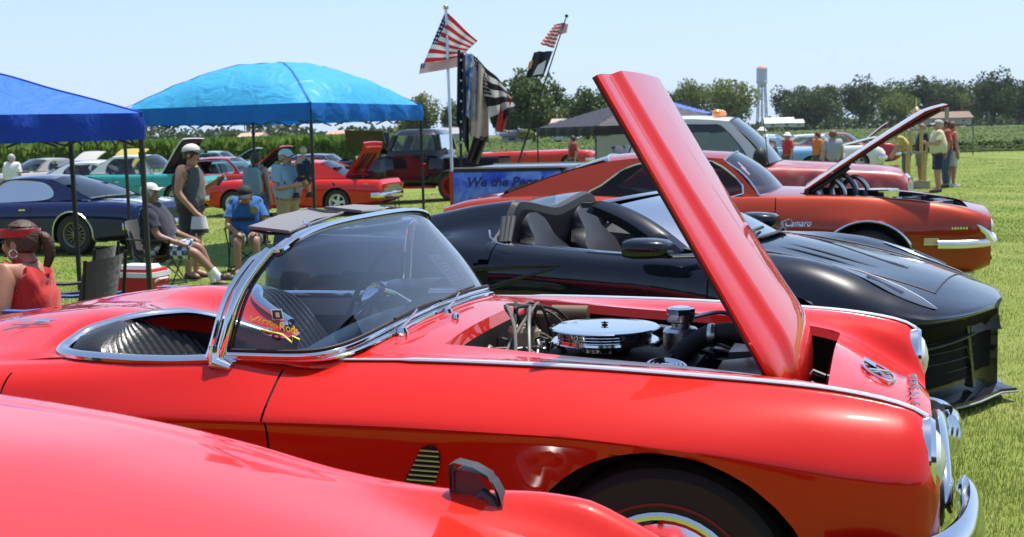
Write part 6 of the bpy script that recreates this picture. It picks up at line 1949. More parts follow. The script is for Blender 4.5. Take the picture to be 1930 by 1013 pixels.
def canopy(label, N, L, R_, zt, zv, apex, col_top, col_val, dome=False, legs=(0, 1, 2, 3), wall=None, scallop=.0, legm=None):
    """N, L, R_: near, left and right corners on the ground; zt/zv: top and bottom of the valance; apex: height of the peak"""
    N, L, R_ = Vector(N), Vector(L), Vector(R_)
    F_ = L + R_ - N
    T = thing('canopy', label, 'canopy tent', (N.x, N.y, 0))
    cr = [N - N, R_ - N, F_ - N, L - N]
    g = [ground_z(p.x, p.y) for p in (N, R_, F_, L)]
    LM = legm or mat('dark canopy frame', (.035, .033, .035), .4, .3)
    top = []
    K = 24
    for i in range(K + 1):
        row = []
        for j in range(K + 1):
            u, v = -1 + 2 * i / K, -1 + 2 * j / K
            a, b = (u + 1) / 2, (v + 1) / 2
            p = cr[0] * (1 - a) * (1 - b) + cr[1] * a * (1 - b) + cr[2] * a * b + cr[3] * (1 - a) * b
            if dome:
                h = (1 - abs(u) ** 2.1) * (1 - abs(v) ** 2.1)
                h = h ** .62
                z = zt + (apex - zt) * h
            else:
                d = max(abs(u), abs(v)); z = zt + (apex - zt) * (1 - d) + .010 * sin(9 * u + 5 * v) * (1 - d)
            row.append((p.x, p.y, z))
        top.append(row)
    if dome:
        for i in range(1, K):
            for j in range(1, K):
                x, y, z = top[i][j]; top[i][j] = (x, y, z + .018 * sin(i * 1.9 + j * .6) * sin(j * 1.3) + .03 * sin(pi * i / K) * sin(7 * pi * j / K) * .4)
    MB().grid(top, col_top).build('canopy_top', T, angle=30 if dome else 12)
    for path in ([top[i][i] for i in range(K + 1)], [top[i][K - i] for i in range(K + 1)]):
        MB().tube([(x, y, z + .004) for x, y, z in path], .012, col_val, 5, flat=(1.6, .5)).build('seam', T)
    for q in range(4):
        a, b = cr[q], cr[(q + 1) % 4]
        n = 30
        r0 = []; r1 = []; r2 = []
        outw = (b - a).normalized().cross(Vector((0, 0, 1)))
        for k in range(n + 1):
            p = a.lerp(b, k / n); w = .035 * sin(k * 1.1) + .02 * sin(k * 2.9)
            dz = scallop * abs(sin(k / n * pi * 6))
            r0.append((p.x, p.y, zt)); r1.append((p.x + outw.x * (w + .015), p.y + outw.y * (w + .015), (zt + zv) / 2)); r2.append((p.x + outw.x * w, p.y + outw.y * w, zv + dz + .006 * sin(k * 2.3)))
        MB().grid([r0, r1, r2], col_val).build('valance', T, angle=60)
    for q in legs:
        p = cr[q]; c = (cr[0] + cr[2]) / 2
        i_ = (c - p).normalized() * .03
        m = MB().box((p.x + i_.x, p.y + i_.y, (g[q] + zt) / 2), (.045, .045, zt - g[q] - .02), LM).box((p.x + i_.x, p.y + i_.y, g[q] + .02), (.12, .12, .03), LM).box((p.x + i_.x, p.y + i_.y, zt - .42), (.06, .06, .06), LM)
        m.build('leg', T, smoothed=False)
    m = MB()
    for q in range(4):
        a, b = cr[q], cr[(q + 1) % 4]
        zz = [zt - .06, zv - .05]
        cc = (cr[0] + cr[2]) / 2; a = a + (cc - a).normalized() * .10; b = b + (cc - b).normalized() * .10
        for k in range(4):
            p0, p1 = a.lerp(b, k / 4 + .01), a.lerp(b, (k + 1) / 4 - .01)
            m.tube([(p0.x, p0.y, zz[k % 2]), (p1.x, p1.y, zz[(k + 1) % 2])], .014, LM, 5); m.tube([(p0.x, p0.y, zz[(k + 1) % 2]), (p1.x, p1.y, zz[k % 2])], .014, LM, 5)
        c = (cr[0] + cr[2]) / 2
        m.tube([(a.x, a.y, zt - .12), ((a.x + c.x) / 2, (a.y + c.y) / 2, zt + (apex - zt) * (.72 if dome else .38)), (c.x, c.y, apex - .06)], .014, LM, 5)
    m.build('truss', T)
    if wall is not None:
        for q in wall:
            a, b = cr[q], cr[(q + 1) % 4]
            rows = [[(a.x + (b.x - a.x) * t, a.y + (b.y - a.y) * t + .03 * sin(t * 25), z) for t in np.linspace(0, 1, 24)] for z in (zv + .02, .8, g[0])]
            MB().grid(rows, cloth('grey tent wall', (.40, .40, .38), .3)).build('side_wall', T)
    return T
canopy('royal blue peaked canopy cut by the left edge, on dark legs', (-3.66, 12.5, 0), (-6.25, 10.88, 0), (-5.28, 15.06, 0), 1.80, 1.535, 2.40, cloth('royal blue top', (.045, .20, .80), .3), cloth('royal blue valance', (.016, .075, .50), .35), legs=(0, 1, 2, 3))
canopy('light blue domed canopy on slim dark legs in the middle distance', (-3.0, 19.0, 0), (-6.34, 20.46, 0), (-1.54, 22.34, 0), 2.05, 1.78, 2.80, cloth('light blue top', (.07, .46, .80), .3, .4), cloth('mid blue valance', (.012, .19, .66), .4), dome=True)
NB_ = at_depth(655, 165, 38)
canopy('black canopy with a pale grey side wall behind the pickup', (2.5, 36.0, 0), (.9, 40.0, 0), (7.0, 37.2, 0), 1.66, 1.38, 2.50, cloth('black tent top', (.035, .033, .040), .1), cloth('black tent valance', (.02, .02, .022), .1), wall=(0, 1))
canopy('small blue peaked canopy behind the pickup cab', (6.0, 52.0, 0), (4.0, 54.5, 0), (8.8, 53.2, 0), 2.15, 1.95, 2.9, cloth('blue tent top', (.05, .14, .50), .2), cloth('blue tent valance', (.03, .09, .40), .2))

# ================================================================== people
SKINS = {}
def skin_mat(c): return mat('skin %.2f' % c[0], c, .5, noise=.08, nscale=20)
BASE = dict(pelvis=(0, 0, .53), waist=(0, 0, .62), chest=(.005, 0, .735), neck=(0, 0, .825), jaw=(.012, 0, .868), skull=(.008, 0, .925), crown=(0, 0, .965), nose=(.062, 0, .895),
            shl=(0, .10, .805), ell=(-.015, .135, .64), wrl=(.02, .14, .50), pal=(.03, .138, .455), shr=(0, -.10, .805), elr=(-.015, -.135, .64), wrr=(.02, -.14, .50), par=(.03, -.138, .455),
            hil=(0, .055, .51), knl=(.01, .06, .285), anl=(-.01, .06, .045), tol=(.085, .07, .015), hir=(0, -.055, .51), knr=(.01, -.06, .285), anr=(-.01, -.06, .045), tor=(.085, -.07, .015))
RAD = dict(pelvis=.085, waist=.078, chest=.090, neck=.034, jaw=.042, skull=.056, crown=.030, nose=.010, shl=.044, ell=.028, wrl=.020, pal=.024, hil=.062, knl=.038, anl=.024, tol=.022)
for k in list(RAD):
    if k.endswith('l') and k[:-1] + 'r' in BASE and k not in ('skull',): RAD[k[:-1] + 'r'] = RAD[k]
EDG = [('pelvis', 'waist'), ('waist', 'chest'), ('chest', 'neck'), ('neck', 'jaw'), ('jaw', 'skull'), ('skull', 'crown'), ('skull', 'nose'),
       ('chest', 'shl'), ('shl', 'ell'), ('ell', 'wrl'), ('wrl', 'pal'), ('chest', 'shr'), ('shr', 'elr'), ('elr', 'wrr'), ('wrr', 'par'),
       ('pelvis', 'hil'), ('hil', 'knl'), ('knl', 'anl'), ('anl', 'tol'), ('pelvis', 'hir'), ('hir', 'knr'), ('knr', 'anr'), ('anr', 'tor')]
def skinned(name, J, radii, edges, m, parent, H, sub=2):
    keys = []
    for e in edges:
        for k in e:
            if k not in keys: keys.append(k)
    if 'pelvis' in keys: keys.remove('pelvis'); keys.insert(0, 'pelvis')
    me = bpy.data.meshes.new(name)
    me.from_pydata([Vector(J[k]) * H for k in keys], [(keys.index(a), keys.index(b)) for a, b in edges], [])
    me.materials.append(m)
    o = bpy.data.objects.new(name, me); COL.objects.link(o); o.parent = parent
    o.modifiers.new('skin', 'SKIN').use_smooth_shade = True
    sk = me.skin_vertices[0].data
    for i, k in enumerate(keys):
        r = radii[k]
        sk[i].radius = (r * H, r * H) if not isinstance(r, tuple) else (r[0] * H, r[1] * H)
    sk[0].use_root = True
    md = o.modifiers.new('smooth', 'SUBSURF'); md.levels = sub; md.render_levels = sub
    return o
def hand(J, s, curl=.5):
    """five fingers rooted in the palm"""
    p = Vector(J['pa' + s]); w = Vector(J['wr' + s]); d = (p - w)
    if d.length < 1e-5: d = Vector((0, 0, -1))
    d.normalize(); sd = d.cross(Vector((1, 0, 0)) if abs(d.x) < .8 else Vector((0, 0, 1))).normalized(); n = d.cross(sd)
    out = []
    for k, (o_, L) in enumerate(((-.015, .046), (-.005, .054), (.005, .052), (.015, .042))):
        a = p + sd * o_; b = a + d * L * .55; c = b + (d * .5 + n * curl * .7) * L * .5
        J['f%s%da' % (s, k)] = b; J['f%s%db' % (s, k)] = c; out += [('pa' + s, 'f%s%da' % (s, k)), ('f%s%da' % (s, k), 'f%s%db' % (s, k))]
    a = w.lerp(p, .55) - sd * .022 + n * .01; b = a + d * .03 - sd * .008 + n * .01
    J['f%s4a' % s] = a; J['f%s4b' % s] = b; out += [('pa' + s, 'f%s4a' % s), ('f%s4a' % s, 'f%s4b' % s)]
    return out
def person(label, loc, rz, H=1.74, pose={}, shirt=None, sleeve='short', legs=None, longleg=False, skin=(.42, .23, .15), hair=None, cap=None, capback=False, shoes=(.02, .02, .02), socks=None, group=None, stout=1.0, hat=None, detail=True, hairlong=False, sub=2, z=None):
    gz = ground_z(loc[0], loc[1]) if z is None else z
    T = thing('person', label, 'person', (loc[0], loc[1], gz), rz, group)
    J = {k: Vector(v) for k, v in BASE.items()}
    for k, v in pose.items(): J[k] = Vector(v)
    R_ = dict(RAD)
    stout = 1 + (stout - 1) * 1.35; R_['waist'] = RAD['waist'] * stout * 1.12; R_['pelvis'] = RAD['pelvis'] * (.5 + .5 * stout); R_['chest'] = RAD['chest'] * (.7 + .3 * stout)
    ed = list(EDG)
    if detail:
        for s in 'lr': ed += hand(J, s)
        for k in J:
            if k[0] == 'f' and k not in R_: R_[k] = .0055
    S_ = skin_mat(skin)
    body = skinned('body', J, R_, ed, S_, T, H, sub)
    dg = bpy.context.evaluated_depsgraph_get()
    me = bpy.data.meshes.new_from_object(body.evaluated_get(dg))
    body.modifiers.clear(); old = body.data; body.data = me; me.name = 'body'; bpy.data.meshes.remove(old)
    me.polygons.foreach_set('use_smooth', [True] * len(me.polygons))
    co = np.zeros(len(me.vertices) * 3); me.vertices.foreach_get('co', co); co = co.reshape(-1, 3) / H
    no = np.zeros(len(me.vertices) * 3); me.vertices.foreach_get('normal', no); no = no.reshape(-1, 3)
    bones = [(a, b) for a, b in EDG]
    best = np.full(len(co), 9.0); bi = np.zeros(len(co), int); bt = np.zeros(len(co))
    for k, (a, b) in enumerate(bones):
        A_, B_ = np.array(J[a]), np.array(J[b]); d = B_ - A_
        tt = np.clip(((co - A_) @ d) / max(1e-9, d @ d), 0, 1)
        dist = np.linalg.norm(co - (A_ + tt[:, None] * d), axis=1) - (R_[a] * (1 - tt) + R_[b] * tt)
        u_ = dist < best; best[u_] = dist[u_]; bi[u_] = k; bt[u_] = tt[u_]
    polys = [tuple(q.vertices) for q in me.polygons]
    EV = np.zeros(len(me.edges) * 2, int); me.edges.foreach_get('vertices', EV); EV = EV.reshape(-1, 2)
    fold = np.sin(co[:, 2] * 70 + 3 * np.sin(co[:, 1] * 40 + co[:, 0] * 30)) * .5 + .5
    def garment(name, sel, off, flare, m_):
        """sel(bone, t) says where the cloth lies; it stands off the skin by off"""
        pick = np.array([sel(bones[b_], t_) for b_, t_ in zip(bi, bt)])
        fld = pick.astype(float)
        for _ in range(5):
            acc = fld.copy(); n_ = np.ones(len(fld))
            np.add.at(acc, EV[:, 0], fld[EV[:, 1]]); np.add.at(acc, EV[:, 1], fld[EV[:, 0]]); np.add.at(n_, EV[:, 0], 1); np.add.at(n_, EV[:, 1], 1)
            fld = acc / n_
        pick = fld > .5
        fs = [f for f in polys if all(pick[v] for v in f)]
        if not fs: return None
        used = sorted({v for f in fs for v in f}); mp = {v: n_ for n_, v in enumerate(used)}
        u_ = np.array(used)
        P_ = (co[u_] + no[u_] * (off + flare * bt[u_] + .005 * fold[u_])[:, None]) * H
        mb = MB(); mb.add(P_, [tuple(mp[v] for v in f) for f in fs], m_)
        # turned-in hem so that the cloth shows an edge
        from collections import Counter
        cnt = Counter(tuple(sorted((f[k], f[(k + 1) % len(f)]))) for f in fs for k in range(len(f)))
        hem = [e_ for e_, n_ in cnt.items() if n_ == 1]
        inner = {v for e_ in hem for v in e_}; base_n = len(mb.v); ix = {}
        for v in inner:
            ix[v] = len(mb.v); mb.v.append(tuple((co[v] + no[v] * .001) * H))
        for a, b in hem:
            mb.f.append((mp[a], mp[b], ix[b], ix[a])); mb.m.append(0)
        return mb.build(name, T, angle=70)
    if shirt is not None:
        sm = shirt if not isinstance(shirt, tuple) else cloth_mat(shirt)
        def ssel(b_, t_):
            a, b = b_
            if b == 'waist': return t_ > .05
            if b == 'chest': return True
            if b == 'neck': return t_ < (.62 if sleeve != 'none' else .40)
            if b in ('shl', 'shr'): return sleeve != 'none' or t_ < .80
            if b in ('ell', 'elr'): return sleeve == 'long' or (sleeve == 'short' and t_ < .72)
            if b in ('wrl', 'wrr'): return sleeve == 'long' and t_ < .92
            return b in ('hil', 'hir') and t_ < .35
        garment('shirt', ssel, .011, .008, sm)
    if legs is not None:
        lm = legs if not isinstance(legs, tuple) else cloth_mat(legs)
        def lsel(b_, t_):
            a, b = b_
            if b == 'waist': return t_ < .12
            if b in ('hil', 'hir'): return True
            if b in ('knl', 'knr'): return longleg or t_ < .88
            if b in ('anl', 'anr'): return longleg and t_ < .93
            return False
        garment('trousers' if longleg else 'shorts', lsel, .007, .014, lm)
    for s in 'lr':
        a, t = J['an' + s] * H, J['to' + s] * H
        m = MB(); dd = (t - a); dd.z = 0
        if dd.length < 1e-4: dd = Vector((1, 0, 0))
        dd.normalize(); ang = math.atan2(dd.y, dd.x); Rz = Matrix.Rotation(ang, 3, 'Z')
        rows = []
        for x, w_, h in ((-.05, .030, .075), (-.03, .042, .085), (.04, .046, .075), (.11, .048, .055), (.17, .042, .045), (.195, .02, .03)):
            rows.append([Vector((a.x, a.y, min(a.z, t.z) - .02)) + Rz @ Vector((x, w_ * yy_, h * zz_)) for yy_, zz_ in ((-1, 0), (-1, .5), (-.6, 1), (.6, 1), (1, .5), (1, 0))])
        m.grid(rows, mat('shoe %.2f' % shoes[0], shoes, .6)); m.add(rows[0], [tuple(range(6))], mat('shoe %.2f' % shoes[0], shoes, .6)); m.add(rows[-1], [tuple(range(6))], mat('shoe %.2f' % shoes[0], shoes, .6))
        m.build('shoe', T)
        if socks:
            k = J['kn' + s] * H
            MB().tube([a.lerp(k, -.02), a.lerp(k, .17), a.lerp(k, .33)], [.052, .050, .058], mat('sock white', socks, .8), 10).build('sock', T)
    sk_, jw, cw = J['skull'] * H, J['jaw'] * H, J['crown'] * H
    up_ = (cw - jw).normalized(); fwd = (J['nose'] * H - sk_); fwd = (fwd - up_ * fwd.dot(up_)).normalized(); rt_ = fwd.cross(up_)
    def hp(f, s_, u): return sk_ + fwd * f * H + rt_ * s_ * H + up_ * u * H
    hr = .060
    if hair is not None:
        hm = mat('hair %.2f' % hair[0], hair, .55, noise=.45, nscale=45, bump=.9, bscale=55)
        m = MB(); rows = []
        for i in range(8):
            th = pi * .60 * i / 7
            rows.append([hp(-.010 + hr * 1.05 * sin(th) * cos(p), hr * 1.0 * sin(th) * sin(p), .004 + hr * 1.12 * cos(th) - (.012 if cos(p) < 0 and i > 5 else 0)) for p in np.linspace(rad(52), rad(308), 18)] if i > 3 else
                        [hp(-.008 + hr * 1.05 * sin(th) * cos(p), hr * 1.0 * sin(th) * sin(p), .004 + hr * 1.12 * cos(th)) for p in np.linspace(0, 2 * pi, 18)])
        m.grid(rows[:4], hm, closev=False); m.grid(rows[4:], hm)
        r3, r4 = rows[3], rows[4]
        if hairlong:
            m.tube(crom([hp(-.055, 0, .02), hp(-.085, 0, .012), hp(-.098, .005, -.035), hp(-.088, .0, -.085)], 4), [.012 * H + .007 * H * sin(pi * k / 12) for k in range(13)], hm, 10)
        m.ball(hp(-.012, 0, .008), hr * H * .96, hm, 14, 10, (1.0, .98, 1.02))
        m.build('hair', T)
    if cap is not None or hat is not None:
        cm = mat('cap %.2f %.2f' % ((cap or hat)[0], (cap or hat)[2]), cap or hat, .8)
        m = MB(); rows = []
        for i in range(7):
            th = pi * .50 * i / 6
            rows.append([hp(-.006 + hr * 1.14 * sin(th) * cos(p), hr * 1.08 * sin(th) * sin(p), .022 + hr * .90 * cos(th)) for p in np.linspace(0, 2 * pi, 20)])
        m.grid(rows, cm)
        bm_ = mat('cap brim %.2f' % ((cap or hat)[0]), (.02, .025, .05) if capback else (cap or hat), .8)
        if cap is not None:
            m.grid([[hp(hr * .95 * cos(p), hr * 1.0 * sin(p), .022) for p in np.linspace(-1.1, 1.1, 9)], [hp(.03 + hr * 1.45 * cos(p * .8), hr * 1.0 * sin(p), .006 - .01 * p * p) for p in np.linspace(-1.1, 1.1, 9)]], bm_)
            m.grid([[hp(hr * .95 * cos(p), hr * 1.0 * sin(p), .016) for p in np.linspace(-1.1, 1.1, 9)], [hp(.03 + hr * 1.45 * cos(p * .8), hr * 1.0 * sin(p), .001 - .01 * p * p) for p in np.linspace(-1.1, 1.1, 9)]], bm_, flip=True)
        else:
            m.grid([[hp(hr * 1.1 * cos(p), hr * 1.08 * sin(p), .024) for p in np.linspace(0, 2 * pi, 20)], [hp(hr * 1.75 * cos(p), hr * 1.6 * sin(p), .010) for p in np.linspace(0, 2 * pi, 20)]], cm)
        m.build('cap' if cap is not None else 'sun_hat', T, angle=60)
    if detail:
        for s_ in (-1, 1):
            MB().ball(hp(.050, s_ * .020, -.006), .0075 * H, mat('eye dark', (.02, .015, .012), .2), 8, 6, (.6, 1, .7)).build('eye', T)
            MB().ball(hp(-.002, s_ * .055, -.012), .018 * H, S_, 8, 6, (.7, .35, 1.1)).build('ear', T)
        MB().ball(hp(.050, 0, -.052), .013 * H, mat('lips', (.30, .12, .10), .5), 8, 5, (.5, 1.1, .4)).build('mouth', T)
    return T
CLM = {}
def cloth_mat(c):
    return mat('cloth %.2f %.2f %.2f' % c, c, .85, noise=.12, nscale=9, bump=.4, bscale=14, sheen=.2)
def check_mat(name, c1, c2, scale):
    if name in MATS: return MATS[name]
    m, nt, b = new_mat(name)
    tc = nt.nodes.new('ShaderNodeTexCoord'); w1 = nt.nodes.new('ShaderNodeTexChecker'); w1.inputs['Scale'].default_value = scale; w1.inputs['Color1'].default_value = (*c1, 1); w1.inputs['Color2'].default_value = (*c2, 1)
    nt.links.new(tc.outputs['Object'], w1.inputs['Vector']); nt.links.new(w1.outputs[0], b.inputs['Base Color']); b.inputs['Roughness'].default_value = .85
    MATS[name] = m
    return m
SEATED = dict(hil=(.0, .06, .50), hir=(.0, -.06, .50), knl=(.25, .075, .52), knr=(.25, -.075, .52), anl=(.26, .08, .26), anr=(.26, -.08, .26), tol=(.35, .085, .235), tor=(.35, -.085, .235))
def seated(shift=-.235, lean=-.05, **kw):
    """a sitting pose; the seat at about .27 of the standing height"""
    P = {}
    for k, v in BASE.items():
        x, y, z = v
        if z > .56: x += lean * (z - .53) / .3
        P[k] = (x, y, z)
    P.update(SEATED); P.update(kw)
    return {k: (v[0], v[1], v[2] + shift) for k, v in P.items()}

def camp_chair(label, loc, rz, col, group='folding camp chairs', arm=None, z=None):
    T = thing('camp_chair', label, 'camp chair', (loc[0], loc[1], ground_z(loc[0], loc[1]) if z is None else z), rz, group)
    c = cloth_mat(col); m_ = mat('chair tube black', (.02, .02, .02), .4, .5)
    MB().grid([[(-.20 + .45 * u, v * .26, .42 + .03 * u - .05 * (1 - v * v) * sin(pi * u)) for v in np.linspace(-1, 1, 9)] for u in np.linspace(0, 1, 7)], c).build('seat', T)
    MB().grid([[(-.22 - .10 * u - .04 * (1 - v * v), v * .27, .44 + .45 * u) for v in np.linspace(-1, 1, 9)] for u in np.linspace(0, 1, 7)], c).build('backrest', T)
    for s in (-1, 1):
        MB().tube([(.25, s * .28, .02), (-.22, s * .26, .46)], .010, m_, 6).build('leg', T); MB().tube([(-.28, s * .30, .02), (.25, s * .26, .45)], .010, m_, 6).build('leg', T)
        MB().tube([(-.24, s * .28, .40), (-.30, s * .28, .62), (-.33, s * .28, .90)], .010, m_, 6).build('upright', T); MB().tube([(.24, s * .27, .44), (.27, s * .29, .64)], .010, m_, 6).build('upright', T)
        MB().tube([(-.30, s * .29, .66), (0, s * .30, .64), (.28, s * .29, .65)], .030, cloth_mat(arm) if arm else c, 6, flat=(1, .35)).build('armrest', T)
    MB().tube([(.25, -.28, .03), (-.28, .30, .03)], .009, m_, 6).tube([(.25, .28, .03), (-.28, -.30, .03)], .009, m_, 6).tube([(.25, -.28, .03), (.25, .28, .45)], .009, m_, 6).tube([(.25, .28, .03), (.25, -.28, .45)], .009, m_, 6).build('cross_brace', T)
    return T
def wp(px, py, d): return at_depth(px, py, d)

# seated man in navy with plaid shorts, side-on under the royal blue canopy
D = 16.2; p = at_depth(190, 290, D); p.z = ground_z(p.x, p.y)
camp_chair('black camp chair under the man in the navy shirt', (p.x - .04, p.y), rad(-6), (.015, .016, .02))
person('man in navy shirt and plaid shorts sitting, pale cap, leg stretched out', (p.x, p.y), rad(-8), 1.80, seated(
    anr=(.46, -.06, .30), tor=(.54, -.06, .33), knr=(.28, -.08, .50), knl=(.26, .07, .53), anl=(.36, .08, .265), tol=(.45, .08, .24), elr=(.04, -.15, .62), wrr=(.17, -.13, .57), par=(.215, -.12, .56), ell=(.05, .15, .62), wrl=(.18, .11, .58), pal=(.22, .10, .57)),
    (.010, .012, .035), 'short', check_mat('blue plaid', (.05, .09, .24), (.55, .58, .62), 16), skin=(.30, .15, .10), hair=(.45, .43, .40), cap=(.50, .54, .50), shoes=(.03, .03, .03), socks=(.78, .78, .80), stout=1.25, sub=3)
# person in a blue jersey facing the camera
D = 18.3; p = at_depth(291, 285, D)
camp_chair('black camp chair with a red striped back under the person in the blue jersey', (p.x, p.y), rad(-82), (.02, .02, .022), arm=(.02, .02, .02))
pj = person('person in a bright blue jersey sitting face to the camera, dark cap, head bowed', (p.x, p.y), rad(-80), 1.74, seated(
    skull=(.085, 0, .885), crown=(.095, 0, .925), jaw=(.07, 0, .845), nose=(.14, 0, .855), neck=(.02, 0, .815), elr=(.05, -.16, .63), wrr=(.19, -.08, .58), par=(.23, -.06, .565), ell=(.05, .16, .63), wrl=(.19, .08, .58), pal=(.23, .06, .565)),
    (.010, .11, .34), 'short', (.25, .26, .27), skin=(.33, .18, .12), hair=(.02, .015, .012), cap=(.016, .016, .02), shoes=(.05, .05, .05), socks=None, stout=1.15, sub=3)
MB().grid([[(.165 - .25 * y * y, y, z) for y in np.linspace(-.17, .12, 9)] for z in (.745, .80)], mat('jersey navy print', (.008, .012, .03), .7)).build('jersey_print', pj)
MB().lathe([(.001, 0), (.055, 0), (.055, .008), (.001, .01)], mat('jersey crest gold', (.25, .2, .05), .6), 16, axis='x').build('jersey_crest', pj).location = (.165, .12, .90)
m = MB()
for k in range(5):
    m.box((p.x + .42 + .0, p.y + .3, ground_z(p.x, p.y) + .50 + .07 * k), (.16, .02, .035), mat('stripe red', (.55, .03, .03), .8) if k % 2 == 0 else WHITE)
T_ = thing('folded_flag_towel', 'red and white striped towel hanging on the chair beside the blue jersey', 'towel', (0, 0, 0)); m.build('stripe', T_, smoothed=False); tag(T_.children[0], kind='stuff')
# woman in red at the left edge
D = 6.7; p = at_depth(54, 330, D); zg = ground_z(p.x, p.y)
camp_chair('dark camp chair with a blue armrest beside the woman in red', (p.x + .0, p.y + .05), rad(176), (.035, .028, .030), arm=(.03, .08, .35))
camp_chair('dark brown camp chair standing empty just behind the woman in red', (p.x - .22, p.y + .70), rad(184), (.035, .025, .026))
T_ = person('woman in red tank top at the left edge, dark ponytail, red visor, looking left', (p.x, p.y), rad(178), 1.62, seated(shift=-.292, lean=.10,
    skull=(.075, 0, .905), crown=(.07, 0, .948), jaw=(.075, 0, .85), nose=(.137, 0, .875), neck=(.045, 0, .82), ell=(.10, .16, .63), wrl=(.20, .06, .77), pal=(.185, .04, .81), elr=(.08, -.15, .62), wrr=(.22, -.11, .58), par=(.26, -.10, .57)),
    (.55, .020, .018), 'none', (.03, .05, .12), skin=(.40, .19, .12), hair=(.060, .028, .016), hairlong=True, shoes=(.05, .05, .05), stout=.80, sub=3)
m = MB(); vm = cloth_mat((.45, .02, .025)); sk_ = Vector((.075, 0, .905 - .292)) * 1.62
m.grid([[sk_ + Vector((.108 * cos(t), .104 * sin(t), .045 + h)) for t in np.linspace(0, 2 * pi, 24)] for h in (-.02, .02)], vm)
m.grid([[sk_ + Vector((.105 * cos(t), .10 * sin(t), .030)) for t in np.linspace(-1.2, 1.2, 10)], [sk_ + Vector((.03 + .165 * cos(t * .8), .115 * sin(t), .010)) for t in np.linspace(-1.2, 1.2, 10)]], vm)
m.build('visor', T_)
MB().tube([sk_ + Vector((.0 + .022 * cos(t), .098, -.062 + .022 * sin(t))) for t in np.linspace(0, 2 * pi, 12, endpoint=False)], .003, CHROME, 5, closed=True).build('earring', T_)
# man in a tank top looking at his phone
g = at_depth(226, 290, 17.4)
T_ = person('man in dark grey tank top standing, pale cap, looking down at a phone', (g.x, g.y), rad(-14), 1.90, dict(
    skull=(.04, 0, .92), crown=(.03, 0, .963), nose=(.095, 0, .878), jaw=(.042, 0, .862), neck=(.015, 0, .825), elr=(-.01, -.15, .64), wrr=(.10, -.12, .50), par=(.135, -.11, .47), ell=(.06, .14, .66), wrl=(.20, .07, .72), pal=(.235, .06, .745)),
    (.055, .065, .075), 'none', (.03, .03, .035), skin=(.42, .22, .15), hair=(.05, .03, .02), cap=(.60, .55, .50), capback=True, stout=1.12, sub=3)
MB().box((.44, .10, 1.36), (.012, .075, .15), BLACKGLOSS, Matrix.Rotation(.7, 3, 'Y')).build('phone', None, smoothed=False)
ph = bpy.data.objects['phone']; ph.parent = None
Rz = Matrix.Rotation(rad(-14), 4, 'Z'); ph.matrix_world = Matrix.Translation(T_.location) @ Rz; tag(ph, 'dark smartphone held up by the man in the grey tank top', 'phone')
m = MB(); cb = cloth_mat((.62, .60, .60))
m.grid([[(.24 + .13 * cos(t) * (1 - .25 * h), -.21 + .10 * sin(t) * (1 - .25 * h), .72 + .17 * h) for t in np.linspace(0, 2 * pi, 16)] for h in (0, .4, .8, 1)], cb); m.grid([[(.24 + .13 * cos(t), -.21 + .10 * sin(t), .72) for t in np.linspace(0, 2 * pi, 16)], [(.24 + .14 * cos(t), -.21 + .11 * sin(t), .66) for t in np.linspace(0, 2 * pi, 16)]], cloth_mat((.015, .015, .02)))
bag = m.build('lunch_bag'); bag.matrix_world = Matrix.Translation(T_.location) @ Rz; tag(bag, 'white and black soft bag hanging from the hand of the man in grey', 'bag')
# light blue shirt man carrying a child, and the woman with a backpack
g = at_depth(338, 248.5, 20.3); g.z = ground_z(g.x, g.y)
T_ = person('man in light blue shirt and khaki shorts with a white cap, carrying a child', (g.x, g.y), rad(-35), 1.76, dict(
    elr=(.02, -.16, .64), wrr=(.17, -.10, .66), par=(.21, -.06, .67), ell=(.05, .15, .66), wrl=(.20, .06, .68), pal=(.23, .02, .69), anl=(.05, .07, .045), tol=(.145, .08, .015), anr=(-.05, -.06, .045), tor=(.045, -.07, .015)),
    (.30, .44, .58), 'short', (.42, .30, .17), skin=(.50, .27, .19), hair=(.35, .33, .3), cap=(.70, .70, .68), stout=1.35, shoes=(.05, .04, .03))
u_ = Vector((cos(rad(-35)), sin(rad(-35)), 0))
c = g + u_ * .30 + Vector((.08, .0, 0))
person('small blond child in navy overalls held in the arms of the man in blue', (c.x, c.y), rad(120), .95, dict(
    knl=(.12, .10, .40), knr=(.12, -.10, .40), anl=(.10, .12, .20), anr=(.10, -.12, .20), tol=(.18, .13, .18), tor=(.18, -.13, .18), ell=(.10, .13, .70), elr=(.10, -.13, .70), wrl=(.20, .10, .72), wrr=(.20, -.10, .72), pal=(.24, .09, .73), par=(.24, -.09, .73),
    skull=(.01, 0, .965), crown=(0, 0, 1.03), nose=(.09, 0, .935), jaw=(.015, 0, .885)), (.012, .014, .05), 'none', (.012, .014, .05), skin=(.58, .34, .25), hair=(.60, .48, .28), z=ground_z(c.x, c.y) + .80, stout=1.2)
g = at_depth(303, 242, 23.0)
T_ = person('woman in red sleeveless top wearing a grey backpack, brown hair, back to the camera', (g.x, g.y), rad(75), 1.70, {}, (.50, .02, .03), 'none', (.05, .09, .18), skin=(.48, .26, .18), hair=(.10, .045, .02), hairlong=True, stout=1.1)
m = MB(); bm2 = cloth_mat((.30, .33, .38))
rows = [[Vector((-.13 - d_, s_ * w_, z_)) for s_ in (-1, -.6, 0, .6, 1) for d_ in ([.16 - .05 * s_ * s_])] for z_, w_ in ((.92, .12), (.98, .17), (1.2, .17), (1.36, .14), (1.42, .08))]
m.grid(rows, bm2); m.grid([[p_ + Vector((.15, 0, 0)) for p_ in r] for r in rows], bm2, flip=True)
e = [r[0] for r in rows] + rows[-1][1:-1] + [r[-1] for r in rows[::-1]] + rows[0][1:-1][::-1]
m.grid([e, [p_ + Vector((.15, 0, 0)) for p_ in e]], bm2, closev=True)
